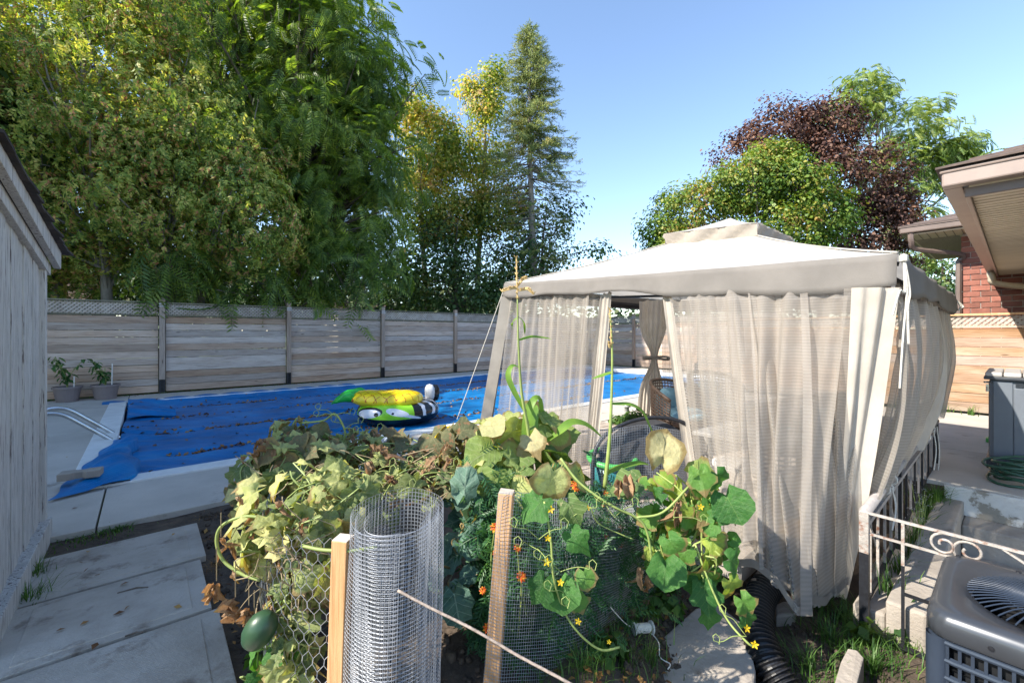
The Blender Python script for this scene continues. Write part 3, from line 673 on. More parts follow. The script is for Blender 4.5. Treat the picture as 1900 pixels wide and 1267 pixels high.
# fallen leaves gathered in the seams
def quads(C, size, aspect=.55, tilt=.5, up=(0,0,1), fold=.12, asp2=None):
    """one folded 2-quad leaf at each centre; returns V, F"""
    n = len(C); U = np.array(up)[None] + NR.normal(0, tilt, (n, 3)); U /= np.linalg.norm(U, axis=1, keepdims=True)
    A = NR.normal(0, 1, (n, 3)); A -= U*(A*U).sum(1, keepdims=True); A /= np.linalg.norm(A, axis=1, keepdims=True)
    B = np.cross(U, A); sz = (np.full(n, size) if np.isscalar(size) else size)[:, None]*NR.uniform(.6, 1.3, (n, 1))
    v0 = C - A*sz*.5; v1 = C + B*sz*aspect*.5 + U*sz*fold; v2 = C + A*sz*.5; v3 = C - B*sz*aspect*.5 + U*sz*fold
    V = np.stack([v0, v1, v2, v3], 1).reshape(-1, 3); F = np.arange(4*n).reshape(-1, 4); return V, F
C = []
for seam, n, s0, s1 in ((6.3, 500, .2, 8), (7.7, 1000, .1, 12), (9.1, 900, .2, 12.5), (10.2, 1100, 0, 12)):
    for _ in range(n):
        s = R.uniform(s0, s1); 
        if math.sin(s*1.9+seam*3)+math.sin(s*.7+seam) < R.uniform(-1.6, .6): continue
        p = coverp((s+.24)/12.98, max(0, min(1, (seam+.08*math.sin(s*.8)+R.gauss(0, .055)-5.225)/5.55))); C.append((p.x, p.y, p.z+.008))
for _ in range(170):
    a, b = R.random()**1.6, R.random(); p = coverp(a, b); C.append((p.x, p.y, p.z+.008))
V, F = quads(np.array(C), .062, .6, .5)
o = npmesh('fallen_leaves', V, F, M['debris'], loc=ST(6, 8, -.1)); tag(o, 'brown fallen leaves lying in rows along the seams of the blue cover', 'leaf litter', kind='stuff')
C = [tuple(ST(R.uniform(-9, 12), 12.0-abs(R.gauss(0, .12)), .008)) for _ in range(420)] + [tuple(ST(R.uniform(-8, 3), R.uniform(4.1, 12), .006)) for _ in range(70)] + [tuple(ST(R.uniform(-.4, .25), R.uniform(1.4, 3.6), .02)) for _ in range(16)]
V, F = quads(np.array(C), .035, .6, .3)
o = npmesh('fallen_leaves', V, F, M['debris'], loc=ST(2, 12, 0)); tag(o, 'small brown leaves scattered on the concrete deck, thickest at the foot of the grey fence', 'leaf litter', kind='stuff')

# handrails
hr = thing('pool_handrail', 'pair of curved steel pool handrails with white step frame going under the cover', 'handrail', ST(-.6, 7.4, 0))
for t in (7.12, 7.58):
    q = MB(); q.tube([ST(-1.0, t, 0), ST(-1.0, t, .2)] + curve_pts([ST(-.99, t, .24), ST(-.96, t, .34), ST(-.86, t, .385), ST(-.72, t, .36), ST(-.55, t, .22), ST(-.33, t, .02), ST(-.22, t, -.1)], 6), .024, 12)
    q.build('rail', M['steel'], hr, smooth=True)
    q = MB(); q.lathe(ST(-1.0, t, 0), [(.0,.004),(.05,.004),(.05,.012),(.026,.02)], 16); q.build('floor_flange', M['steel'], hr, smooth=True)
# paver weighting the cover
q = MB(); c0 = G(150, 880, .10)
prof = [(-.17,-.08),(-.06,-.08),(-.03,-.05),(.03,-.05),(.06,-.08),(.17,-.08),(.17,.08),(.06,.08),(.03,.05),(-.03,.05),(-.06,.08),(-.17,.08)]
ca = .55; vs = [(c0.x+.78*(x*math.cos(ca)-y*math.sin(ca)), c0.y+.78*(x*math.sin(ca)+y*math.cos(ca)), z) for z in (.075, .135) for x, y in prof]
q.add(vs, [tuple(range(12))[::-1], tuple(range(12, 24))] + [(i, (i+1)%12, 12+(i+1)%12, 12+i) for i in range(12)])
tag(q.build('paving_block', M['concrete_old'], loc=(c0.x, c0.y, .03), bevel=.006), 'grey I-shaped paving block weighing down the corner of the pool cover', 'paving block')

# swim ring (green face, black tube) and pineapple float
ring_c = P(740, 770, 6.9); ring_c.z = -.09
def ring_mat():
    m, n, N, L, B = nt('swim_ring_print'); tc = N.new('ShaderNodeTexCoord'); s = N.new('ShaderNodeSeparateXYZ'); L.new(tc.outputs['Object'], s.inputs[0])
    X, Y, Z = s.outputs
    ang = mathn(N, L, 'ARCTAN2', X, mathn(N, L, 'MULTIPLY', Y, -1))     # 0 towards -y, positive to the right
    def band(v, a, b): return mathn(N, L, 'MULTIPLY', mathn(N, L, 'GREATER_THAN', v, a), mathn(N, L, 'LESS_THAN', v, b))
    def ell(ca, cz, ra, rz, slant=0):
        aa = mathn(N, L, 'DIVIDE', mathn(N, L, 'SUBTRACT', ang, ca), ra)
        zz = mathn(N, L, 'DIVIDE', mathn(N, L, 'SUBTRACT', mathn(N, L, 'SUBTRACT', Z, cz), mathn(N, L, 'MULTIPLY', mathn(N, L, 'SUBTRACT', ang, ca), slant)), rz)
        return mathn(N, L, 'LESS_THAN', mathn(N, L, 'ADD', mathn(N, L, 'MULTIPLY', aa, aa), mathn(N, L, 'MULTIPLY', zz, zz)), 1.0)
    zb = mathn(N, L, 'ADD', .12, mathn(N, L, 'MULTIPLY', mathn(N, L, 'MULTIPLY', ang, ang), .03))
    green = mathn(N, L, 'MULTIPLY', band(ang, -1.05, .62), mathn(N, L, 'GREATER_THAN', Z, zb))
    col = mixc(N, L, green, (.008,.009,.012), (.28,.66,.03))
    col = mixc(N, L, ell(-.55, .21, .42, .075, .05), col, (.008,.009,.012))
    col = mixc(N, L, ell(-.55, .195, .38, .065, .05), col, (.75,.75,.78))
    col = mixc(N, L, ell(-.28, .195, .06, .03), col, (.008,.009,.012))
    col = mixc(N, L, ell(.22, .225, .27, .05, -.12), col, (.75,.75,.78)); col = mixc(N, L, ell(.12, .215, .03, .016), col, (.008,.009,.012))
    col = mixc(N, L, ell(.50, .165, .30, .022, -.15), col, (.75,.75,.78))
    w = N.new('ShaderNodeTexNoise'); w.inputs['Scale'].default_value = 5; L.new(tc.outputs['Object'], w.inputs['Vector'])
    st = mathn(N, L, 'FRACT', mathn(N, L, 'ADD', mathn(N, L, 'MULTIPLY', ang, 2.9), mathn(N, L, 'MULTIPLY', w.outputs['Fac'], 1.1)))
    stripe = mathn(N, L, 'MULTIPLY', mathn(N, L, 'MULTIPLY', mathn(N, L, 'LESS_THAN', st, .36), mathn(N, L, 'GREATER_THAN', Z, .15)), mathn(N, L, 'ADD', mathn(N, L, 'GREATER_THAN', ang, .85), mathn(N, L, 'LESS_THAN', ang, -1.3)), True)
    col = mixc(N, L, stripe, col, (.75,.75,.78))
    L.new(col, B.inputs['Base Color']); B.inputs['Roughness'].default_value = .22; return m
M['ring'] = ring_mat(); M['vinyl_white'] = simple('vinyl_white', (.78,.78,.8), None, 4, .25); M['vinyl_black'] = simple('vinyl_black', (.01,.01,.013), None, 4, .22)
rg = thing('swim_ring', 'black inflatable swim ring with lime green cartoon face, white stripes and upright tail', 'swim ring', (ring_c.x, ring_c.y, ring_c.z))
q = MB(); nu, nv = 72, 24
vs = []
for i in range(nu):
    for j in range(nv):
        A = 2*math.pi*i/nu; B_ = 2*math.pi*j/nv; r = .43 + .205*math.cos(B_)
        vs.append((ring_c.x+r*math.cos(A), ring_c.y+r*math.sin(A), ring_c.z+.165+.165*math.sin(B_)+.004*math.sin(i*3.1)))
q.add(vs, [(i*nv+j, ((i+1)%nu)*nv+j, ((i+1)%nu)*nv+(j+1)%nv, i*nv+(j+1)%nv) for i in range(nu) for j in range(nv)])
q.build('tube', M['ring'], rg, smooth=True)
q = MB(); c = Vector((ring_c.x+.46, ring_c.y+.18, ring_c.z+.28))
q.lathe(c, [(0,0),(.05,.0),(.078,.07),(.085,.15),(.078,.21),(.05,.26),(0,.275)], 20, sy=.5); q.build('tail', M['vinyl_white'], rg, smooth=True)
q = MB(); q.lathe(c+Vector((.07,.05,0)), [(0,0),(.05,.0),(.078,.07),(.085,.15),(.078,.21),(.05,.25),(0,.265)], 20, sy=.6); q.build('tail_back', M['vinyl_black'], rg, smooth=True)
def pine_mat():
    m, n, N, L, B = nt('pineapple_print'); tc = N.new('ShaderNodeTexCoord'); s = N.new('ShaderNodeSeparateXYZ'); L.new(tc.outputs['Object'], s.inputs[0])
    X, Y, Z = s.outputs
    w = N.new('ShaderNodeTexNoise'); w.inputs['Scale'].default_value = 9; L.new(tc.outputs['Object'], w.inputs['Vector']); wf = mathn(N, L, 'MULTIPLY', w.outputs['Fac'], .35)
    a = mathn(N, L, 'FRACT', mathn(N, L, 'ADD', wf, mathn(N, L, 'MULTIPLY', mathn(N, L, 'ADD', X, mathn(N, L, 'MULTIPLY', Y, .9)), 6.5)))
    b = mathn(N, L, 'FRACT', mathn(N, L, 'ADD', wf, mathn(N, L, 'MULTIPLY', mathn(N, L, 'SUBTRACT', X, mathn(N, L, 'MULTIPLY', Y, .9)), 6.5)))
    ln = mathn(N, L, 'MAXIMUM', mathn(N, L, 'LESS_THAN', a, .09), mathn(N, L, 'LESS_THAN', b, .09))
    top = mathn(N, L, 'MULTIPLY', ln, mathn(N, L, 'GREATER_THAN', Z, .11))
    top = mathn(N, L, 'MULTIPLY', top, mathn(N, L, 'GREATER_THAN', noise(N, L, tc.outputs['Object'], 22), .44))
    L.new(mixc(N, L, top, (.88,.66,.02), (.45,.08,.01)), B.inputs['Base Color']); B.inputs['Roughness'].default_value = .25; return m
M['pine'] = pine_mat(); M['pine_leaf'] = simple('pineapple_leaf', (.03,.50,.06), (.02,.34,.04), 9, .3)
pc = P(712, 739, 6.75)
pf = thing('pineapple_float', 'yellow inflatable pineapple float with green leafy crown lying across the swim ring', 'pool float', (pc.x, pc.y, pc.z-.13))
q = MB(); vs = []; nu, nv = 40, 20
for i in range(nu+1):
    f = i/nu; x = -.52+1.13*f; e = max(.0, 1-(2*f-1)**4)**.5 
    hh = .135*e*(1-.12*math.cos(f*3)); ww = .36*e
    for j in range(nv):
        B_ = 2*math.pi*j/nv; sg = 1+.02*math.sin(f*34)
        vs.append((pc.x+x, pc.y+ww*math.cos(B_)*sg, pc.z+hh*math.sin(B_)*sg-.025*math.sin(f*3.1)+.03*(1-f)))
q.add(vs, [(i*nv+j, (i+1)*nv+j, (i+1)*nv+(j+1)%nv, i*nv+(j+1)%nv) for i in range(nu) for j in range(nv)])
q.build('body', M['pine'], pf, smooth=True)
for k, (ya, L_, zz) in enumerate(((-.2,.24,.0), (-.1,.34,-.02), (0,.42,-.06), (.1,.34,.0), (.2,.24,.02), (-.05,.28,.05))):
    q = MB(); pts = [Vector((pc.x-.40-L_*f, pc.y+ya*(1+f*.6), pc.z+.05+zz*f-.08*f*f+.02*math.sin(f*3))) for f in (0,.25,.5,.75,1)]
    q.tube(pts, [.075, .085, .07, .045, .008], 10); q.build('crown_leaf', M['pine_leaf'], pf, smooth=True)

# potted plants
def leaf_template(kind, seed):
    rr = random.Random(seed); n = 18; q = MB(); ring1, ring2 = [], []
    for i in range(n):
        th = 2*math.pi*i/n - math.pi/2 + .0001        # start at base
        a = abs(((th+math.pi/2) % (2*math.pi)) - math.pi)/math.pi  # 0 tip .. 1 base
        if kind == 'five': r = .50*(1+.20*math.cos(5*(th-math.pi/2)))*(1-.25*a)+.04*(i % 2)
        elif kind == 'round': r = .50*(1+.05*math.cos(5*(th-math.pi/2)))+.03*(i % 2)
        elif kind == 'lobed': r = .50*(.55+.45*abs(math.cos(3.5*(th-math.pi/2))))*(1.15-.2*a)
        elif kind == 'kale': r = .50*(.72+.18*(1-a)+.14*(i % 2))
        else: r = .5*(1-.35*abs(math.cos(th)))
        wx = {'five': 1.0, 'round': 1.08, 'lobed': .78, 'kale': .72}.get(kind, .55)
        r *= rr.uniform(.93, 1.07)
        if a > .93: r *= .62
        ring2.append((r*math.cos(th)*wx, .5+r*math.sin(th)))
    curl = {'five': (.5, .35, .05), 'round': (.4, .4, .05), 'lobed': (.6, .4, .08), 'kale': (.3, .25, .09), 'dry': (1.2, 1.1, .16)}.get(kind, (.3, .4, .02))
    cy, cx, rp = [c_*rr.uniform(.3, 1.9) for c_ in curl]; bend = rr.uniform(-.35, .35)
    def z(x, y): return bend*x*y - cy*(y-.2)**2*1.0 + cx*abs(x)*(.6 if kind != 'dry' else 1) + rp*math.sin(x*17+seed)*math.cos(y*13+seed*2)
    vs = [(0, .42, z(0, .42))] + [(x*.5, .42+(y-.42)*.5, z(x*.5, .42+(y-.42)*.5)) for x, y in ring2] + [(x, y, z(x, y)-.04*(i % 2)) for i, (x, y) in enumerate(ring2)]
    fs = [(0, 1+i, 1+(i+1)%n) for i in range(n)] + [(1+i, 1+n+i, 1+n+(i+1)%n, 1+(i+1)%n) for i in range(n)]
    return q.add(vs, fs)
def orient(nrm, tip):
    n = Vector(nrm).normalized(); y = Vector(tip) - n*Vector(tip).dot(n)
    if y.length < 1e-4: y = n.orthogonal()
    y.normalize(); x = y.cross(n); return Matrix((x, y, n)).transposed()
GRN = [(.05,.12,.02), (.09,.2,.03)]
M['pot_leaf'] = bigleaf_mat('pot_leaf', [(.1,(.03,.09,.03)), (.6,(.06,.15,.04)), (1,(.14,.25,.06))], (.1,.2,.06), transl=.3)
pm1 = [leaf_template('other', i).mesh('leaf', M['pot_leaf'], smooth=True) for i in range(3)]
def potted(px, py, label, h, n, rod):
    c = G(px, py); r = thing('potted_plant', label, 'potted plant', c, 'potted plants by the fence'); rr = .20*(c.y/8.3)
    q = MB(); q.lathe(c, [(0,.005),(rr*.78,.005),(rr*.98,.25),(rr*1.08,.25),(rr*1.08,.29),(rr*.98,.29),(rr*.94,.25),(0,.245)], 24); q.build('pot', M['pot'], r, smooth=False)
    q = MB(); stems = []
    for k in range(6):
        a = R.uniform(0, 6.3); l = R.uniform(.5, 1)*h; p = curve_pts([c+Vector((0,0,.24)), c+Vector((math.cos(a)*.05, math.sin(a)*.05, .24+l*.5)), c+Vector((math.cos(a)*.24*R.random(), math.sin(a)*.24, .24+l))], 5)
        stems.append(p); q.tube(p, .006, 5)
    q.build('stem', M['stem'], r)
    for k in range(n):
        p = R.choice(stems); b = p[R.randrange(3, len(p))]; a = R.uniform(0, 6.3)
        ob = link(bpy.data.objects.new('leaf', R.choice(pm1))); attach(ob, r); s = R.uniform(.07, .14)
        ob.matrix_basis = Matrix.Translation(b-c+Vector((R.uniform(-.06,.06), R.uniform(-.06,.06), 0))) @ orient((math.cos(a)*.4, math.sin(a)*.4-.3, .8), (math.cos(a), math.sin(a), -.35)).to_4x4() @ Matrix.Scale(s, 4)
    if rod: q = MB(); q.tube([c+Vector((.12,0,.1)), c+Vector((.13,.0,.1+rod))], .01, 6); q.build('cane', M['white_plastic'], r)
potted(125, 745, 'left grey pot with a tall thin leafy plant and low herb by the fence', .62, 90, .38)
potted(196, 740, 'right grey pot with a spreading leafy plant and a cane by the fence', .55, 80, .6)

# ================================================================== GAZEBO
NRc, RFc, LNc, LFc = Vector((2.235, 2.5, 1.76)), Vector((4.87, 4.75, 1.715)), Vector((-.085, 5.22, 1.90)), Vector((2.62, 7.47, 1.88))
VH = {0: .212, 1: .19, 2: .15, 3: .16}     # valance depth at NR, RF, LN, LF
gz = thing('gazebo', 'beige soft-top gazebo with vented peak, leaning to the right over the paving', 'gazebo', (2.3, 4.9, 0))
vc = Vector((2.3, 4.6, 0)); u3, v3 = Vector((UX,UY,0)), Vector((-UY,UX,0)); a_ = .47
vk = {'n': vc-u3*a_-v3*a_, 'l': vc-u3*a_+v3*a_, 'r': vc+u3*a_-v3*a_, 'f': vc+u3*a_+v3*a_}
vtop = {'n': 2.31, 'l': 2.37, 'r': 2.30, 'f': 2.34}
M['skirt0'] = simple('seam_cloth', (.42,.39,.35), None, 7, .9)
def sagpt(A, B, f, sag): p = A.lerp(B, f); p.z -= sag*math.sin(math.pi*f); return p
def roof_panel(A, B, a, b, sag=.05):
    q = MB()
    def fn(i, j):
        e = sagpt(A, B, i, .012); r = a.lerp(b, i); p = e.lerp(r, j); p.z -= sag*math.sin(math.pi*j) * (.6+.4*math.sin(math.pi*i)); p.z += .006*math.sin(i*29)*math.sin(j*9); return p
    q.grid(22, 16, fn); return q
rings = {k: Vector((p.x+(vc.x-p.x)*.12, p.y+(vc.y-p.y)*.12, vtop[k]-.10)) for k, p in vk.items()}
for A, B, a, b in ((LNc, NRc, 'l', 'n'), (NRc, RFc, 'n', 'r'), (RFc, LFc, 'r', 'f'), (LFc, LNc, 'f', 'l')):
    roof_panel(A, B, rings[a], rings[b]).build('canopy_panel', M['canopy'], gz, smooth=True)
for k, rk in ((NRc, 'n'), (RFc, 'r'), (LFc, 'f'), (LNc, 'l')):
    q = MB(); a, b = k+Vector((0,0,.004)), rings[rk]+Vector((0,0,.004)); q.tube([(lambda p, j: Vector((p.x, p.y, p.z-.03*math.sin(math.pi*j)+.004)))(a.lerp(b, j/12), j/12) for j in range(13)], .006, 5); q.build('hip_seam', M['skirt0'], gz)
# vent cap
M['skirt'] = simple('vent_cloth', (.52,.46,.39), (.40,.35,.30), 7, .9, bump=.3, bsc=90, rnd=.02); add_transl(M['skirt'], .3)
apex = Vector((2.28, 4.5, 2.50))
for a, b in (('l', 'n'), ('n', 'r'), ('r', 'f'), ('f', 'l')):
    q = MB(); A = vk[a].copy(); A.z = vtop[a]; B = vk[b].copy(); B.z = vtop[b]
    q.grid(10, 8, lambda i, j: (lambda p: Vector((p.x, p.y, p.z-.02*math.sin(math.pi*j))))(A.lerp(B, i).lerp(apex, j))); q.build('vent_cap', M['canopy'], gz, smooth=True)
    q = MB()
    def vfn(i, j):
        p = A.lerp(B, i); o_ = (p-Vector((vc.x, vc.y, p.z))).normalized(); sag = .03*math.sin(math.pi*i)
        return p + o_*(.015*j+.016*math.sin(i*17+j*4)+.010*math.sin(i*37+j*9)) - Vector((0,0,(.12+sag)*j)) - (o_*.05*j)
    q.grid(22, 5, vfn); q.build('vent_skirt', M['skirt'], gz, smooth=True)
# valances
def valance(A, B, ha, hb, ripple=1):
    d = (B-A).normalized(); n = Vector((d.y, -d.x, 0)); q = MB()
    def fn(i, j):
        p = sagpt(A, B, i, .012); h = ha+(hb-ha)*i
        low = .024*math.sin(i*9+1)*ripple + .014*math.sin(i*23)*ripple
        return p + n*(.012+.02*j+.009*math.sin(i*31+j)+.006*math.sin(i*57+j*5)*j) - Vector((0,0,(h+low*j)*j))
    q.grid(50, 6, fn); return q
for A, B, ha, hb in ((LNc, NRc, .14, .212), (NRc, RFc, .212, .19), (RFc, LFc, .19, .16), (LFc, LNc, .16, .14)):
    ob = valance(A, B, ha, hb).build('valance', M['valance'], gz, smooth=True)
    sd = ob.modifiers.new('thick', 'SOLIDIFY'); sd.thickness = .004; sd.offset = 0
# frame
feet = {'NR': Vector((2.02, 2.64, -.33)), 'RF': Vector((4.62, 4.86, 0)), 'LN': Vector((-.36, 5.26, 0)), 'LF': Vector((2.34, 7.5, 0))}
tops = {'NR': NRc, 'RF': RFc, 'LN': LNc, 'LF': LFc}
cen = Vector((2.4, 5, 0))
for k in feet:
    i_ = (cen-tops[k]); i_.z = 0; i_.normalize(); tp = tops[k]+i_*.06-Vector((0,0,.06)); ft = feet[k]+i_*.06
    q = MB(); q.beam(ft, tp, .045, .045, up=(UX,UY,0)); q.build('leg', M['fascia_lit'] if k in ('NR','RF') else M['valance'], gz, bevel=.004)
for A, B in (('LN','NR'), ('NR','RF'), ('RF','LF'), ('LF','LN')):
    ia = (cen-tops[A]); ia.z = 0; ia.normalize(); ib = (cen-tops[B]); ib.z = 0; ib.normalize()
    q = MB(); q.beam(tops[A]+ia*.06-Vector((0,0,.13)), tops[B]+ib*.06-Vector((0,0,.13)), .025, .03); q.beam(tops[A]+ia*.09-Vector((0,0,.20)), tops[B]+ib*.09-Vector((0,0,.20)), .02, .02); q.build('frame_beam', M['black_metal'], gz)
for k, r in (('NR','n'), ('RF','r'), ('LF','f'), ('LN','l')):
    q = MB(); q.beam(tops[k]-Vector((0,0,.06)), rings[r]-Vector((0,0,.05)), .02, .025); q.build('rafter', M['black_metal'], gz)
# shaded white leg cover on the left, tie strings, guy rope
q = MB(); q.beam(feet['LN']+Vector((.0,-.05,.0)), LNc+Vector((.02,-.05,-.17)), .13, .01, up=(0,-1,0)); q.build('leg_cover', M['cream'], gz)
q = MB(); kn = NRc+Vector((.0,-.04,-.02))
for dx, dl in ((0, .75), (.025, .5), (-.02, .34)):
    q.tube(curve_pts([kn, kn+Vector((dx*.6,-.02,-.2)), kn+Vector((dx-.03,-.03,-dl*.6)), kn+Vector((dx*2-.05,-.03,-dl))], 5), .006, 5)
q.lathe(kn+Vector((0,0,-.01)), [(.0,-.03),(.02,-.02),(.022,.01),(0,.025)], 8); q.build('tie_string', M['rope'], gz)
q = MB()
for dx, dl in ((0, .12), (.03, .09)): q.tube(curve_pts([RFc+Vector((.02,0,-.05)), RFc+Vector((.05+dx,-.02,-.12)), RFc+Vector((.03+dx,-.02,-.05-dl))], 4), .008, 4)
q.build('tie_string', M['rope'], gz)
q = MB(); q.tube([LNc+Vector((-.02,-.03,-.1)), G(848, 778)], .006, 5); tag(q.build('guy_rope', M['rope'], loc=G(848, 778)), 'thin white guy rope from the left gazebo corner down to the pool edge', 'rope')

# curtains -----------------------------------------------------------
def poly(pts, f):
    L_ = [(b-a).length for a, b in zip(pts[:-1], pts[1:])]; T = sum(L_)*f
    for a, b, l in zip(pts[:-1], pts[1:], L_):
        if T <= l or b is pts[-1]: return a.lerp(b, min(1, T/l))
        T -= l
def curtain_mb(top, bot, nu, nv, amp, freq, ph, bulge=0, nrm=None, pinch=None, z_extra=None):
    q = MB()
    def fn(i, j):
        A = poly(top, i); B = poly(bot, i)
        p = A.lerp(B, j); d = (top[-1]-top[0]); n = nrm or Vector((d.y, -d.x, 0)).normalized()
        w = math.sin(i*freq*5.2+ph+2.2*math.sin(i*freq*1.7+ph)+j*1.6*math.sin(i*7+ph)) + .4*math.sin(i*freq*13+j*5+2*math.sin(i*5)) + .25*math.sin(j*11+i*17+ph)*j + .8*math.sin(i*4.3+j*2.5+ph)
        a = amp*(.55+.6*j)
        if pinch: 
            pj, pw, pt_ = pinch; k = 1-.75*math.exp(-((j-pj)/pw)**2); c = poly(top, pt_).lerp(poly(bot, pt_), j); p = c + (p-c)*k
        return p + n*(w*a + bulge*math.sin(math.pi*min(1, j))**1.0) + Vector((0,0,(-.02*abs(math.sin(i*freq*3.1+ph)) if j == 0 else 0)))
    q.grid(nu, nv, fn); return q
DZ = Vector((0,0,-1))
def onLN(f, dz=.16): p = LNc.lerp(NRc, f); return Vector((p.x+.02, p.y+.02, p.z-dz))
def onNR(f, dz=.19): p = NRc.lerp(RFc, f); return Vector((p.x-.02, p.y+.02, p.z-dz))
# left front net
r = thing('mosquito_curtain', 'sheer net curtain on the left front bay, pool and fence showing through it', 'curtain', (.3, 4.8, 0))
curtain_mb([onLN(.03), onLN(.41)], [P(918, 905, 5.0), P(1010, 900, 4.6), P(1085, 905, 4.2)], 90, 24, .035, 5.5, .3).build('net', M['net'], r, smooth=True)
curtain_mb([onLN(.40), onLN(.43, .14)], [P(1078, 905, 4.25), P(1105, 905, 4.15)], 24, 24, .03, 2.0, 1).build('cloth_border', M['cream'], r, smooth=True)
curtain_mb([onLN(.16)+Vector((0,-.03,0)), onLN(.36)+Vector((0,-.03,0))], [P(985, 905, 4.6), P(1080, 905, 4.2)], 40, 20, .03, 3.2, 2.1).build('net', M['net'], r, smooth=True)
# right front net: wide
r = thing('mosquito_curtain', 'wide sheer net curtain on the right front bay, hem pooled over the black pipe', 'curtain', (1.6, 3.1, 0))
topR = [onLN(.60, .17), onLN(.75, .16), onLN(.955, .16)]
botR = [P(1300, 985, 2.75), P(1345, 1040, 2.48), P(1400, 1058, 2.27), P(1440, 1085, 2.2), P(1482, 1140, 2.12), P(1528, 1118, 2.3), P(1575, 1085, 2.5)]
curtain_mb(topR, botR, 150, 30, .035, 7.0, .8).build('net', M['net'], r, smooth=True)
curtain_mb([onLN(.64, .17)+Vector((-.01,-.04,0)), onLN(.93, .17)+Vector((-.01,-.04,0))], [P(1330, 985, 2.6), P(1400, 1000, 2.35), P(1520, 1060, 2.3)], 110, 26, .045, 4.4, 2.4).build('net', M['net2'], r, smooth=True)
q = MB()
hem = [p.copy() for p in botR]
q.grid(60, 3, lambda i, j: poly(hem, i)+Vector((0, -.004+.008*math.sin(i*40), .045*j+.012*math.sin(i*22)))); q.build('hem_band', M['valance'], r, smooth=True)
curtain_mb([onLN(.58, .15), onLN(.60, .17)], [P(1292, 985, 3.25), P(1310, 990, 3.15)], 16, 24, .02, 1.5, .5).build('cloth_border', M['cream'], r, smooth=True)
q = MB(); q.grid(5, 24, lambda i, j: onLN(.853+.012*i, .17).lerp(P(1478+22*i, 1135, 2.13), j)+Vector((0,-.05-.02*math.sin(j*5),0))); q.build('seam_tape', M['net2'], r, smooth=True)
q = MB(); q.grid(3, 24, lambda i, j: onLN(.762+.004*i, .17).lerp(P(1402+8*i, 1050, 2.26), j)+Vector((0,-.05-.02*math.sin(j*4),0))); q.build('seam_tape', M['net2'], r, smooth=True)
# white cloth panel down the near leg
r = thing('leg_curtain', 'solid cream cloth panel hanging down the near right gazebo leg', 'curtain', (2.0, 2.6, -.3))
q = MB()
def lg(i, j):
    A = Vector((NRc.x-.205+.18*i, NRc.y-.02+.16*(1-i)*.8, NRc.z-.19-.01*i)); w = .17*(1-.6*j); B = Vector((1.90+w*i, 2.60, -.27))
    return A.lerp(B, j) + Vector((0, -.03-.02*math.sin(i*5+j*3)-.012*math.sin(i*14), 0))
q.grid(20, 30, lg); q.build('cloth', M['cream'], r, smooth=True)
q = MB(); q.grid(4, 30, lambda i, j: lg(0, j)+Vector((-.03*i-.02*j*i, .02*i, 0))); q.build('net_edge', M['net2'], r, smooth=True)
# right side net drawn over the railing
r = thing('mosquito_curtain', 'pleated net curtain on the right side, tucked against the old pipe railing', 'curtain', (3.6, 3.8, .3))
curtain_mb([onNR(.02), onNR(.99)], [P(1588, 985, 2.5), P(1632, 925, 2.75), P(1690, 845, 3.35), P(1720, 790, 4.1), P(1742, 765, 4.6)], 130, 26, .035, 9, .2, bulge=.08).build('net', M['net'], r, smooth=True)
curtain_mb([onNR(.55), onNR(.64)], [P(1690, 850, 3.3), P(1705, 830, 3.5)], 16, 24, .02, 1.4, 1, bulge=.1).build('cloth_border', M['cream'], r, smooth=True)
curtain_mb([onNR(.05, .2), onNR(.30, .2)], [P(1600, 960, 2.6), P(1640, 905, 2.9)], 50, 24, .03, 3, 1, bulge=.05, pinch=(.22, .12, .3)).build('gathered_net', M['net'], r, smooth=True)
q = MB()
for f, w in ((.42, .03), (.7, .03), (.86, .03)): q.grid(3, 20, lambda i, j: onNR(f+.012*i, .19).lerp(P(1655+110*(f-.3), 905-200*(f-.3), 2.9+2.6*(f-.3)), j)+Vector((.06*math.sin(math.pi*j)+.01,-.03-.03*math.sin(j*4),0)))
q.build('seam_tape', M['cream'], r, smooth=True)
# hooks
for f in [x/16 for x in range(1, 16)]: q = MB(); q.box(onNR(f, .17), (.012, .02, .04), AX); q.build('curtain_hook', M['cream'], r)
# bundle tied at the far left corner, seen through the opening
r = thing('tied_curtain', 'gathered cream curtain tied back at the far corner, seen through the front opening', 'curtain', (1.9, 6.6, 0))
bt = [P(1186, 558, 6.6), P(1242, 553, 6.5)]; bb = [P(1182, 820, 6.4), P(1228, 822, 6.3)]
curtain_mb(bt, bb, 40, 28, .05, 3.2, .4, pinch=(.42, .14, .6)).build('cloth', M['cream'], r, smooth=True)
q = MB(); c = P(1216, 664, 6.4); q.tube([c+Vector((.19*math.cos(a), .09*math.sin(a)-.04, .02*math.sin(a*2))) for a in [k*.524 for k in range(13)]], .018, 6); q.build('tie_band', M['valance'], r)
curtain_mb([P(1228, 556, 6.45), P(1262, 556, 6.2)], [P(1226, 822, 6.2), P(1268, 830, 6.0)], 30, 20, .04, 2.2, 2).build('net', M['net'], r, smooth=True)
# back nets
r = thing('mosquito_curtain', 'sheer net curtain along the back of the gazebo behind the chairs', 'curtain', (3.8, 6.1, 0))
tb0, tb1 = LFc.lerp(RFc, .12)+DZ*.15, LFc.lerp(RFc, .97)+DZ*.15
curtain_mb([tb0, tb1], [Vector((2.62, 7.1, .05)), Vector((4.6, 4.95, .05))], 110, 20, .05, 8, .7).build('net', M['net'], r, smooth=True)
q = MB(); q.beam(LFc.lerp(LNc, .02)+DZ*.16, LFc.lerp(LNc, .98)+DZ*.16, .02, .05)
r2_ = q.build('curtain_track', M['black_metal'], gz)

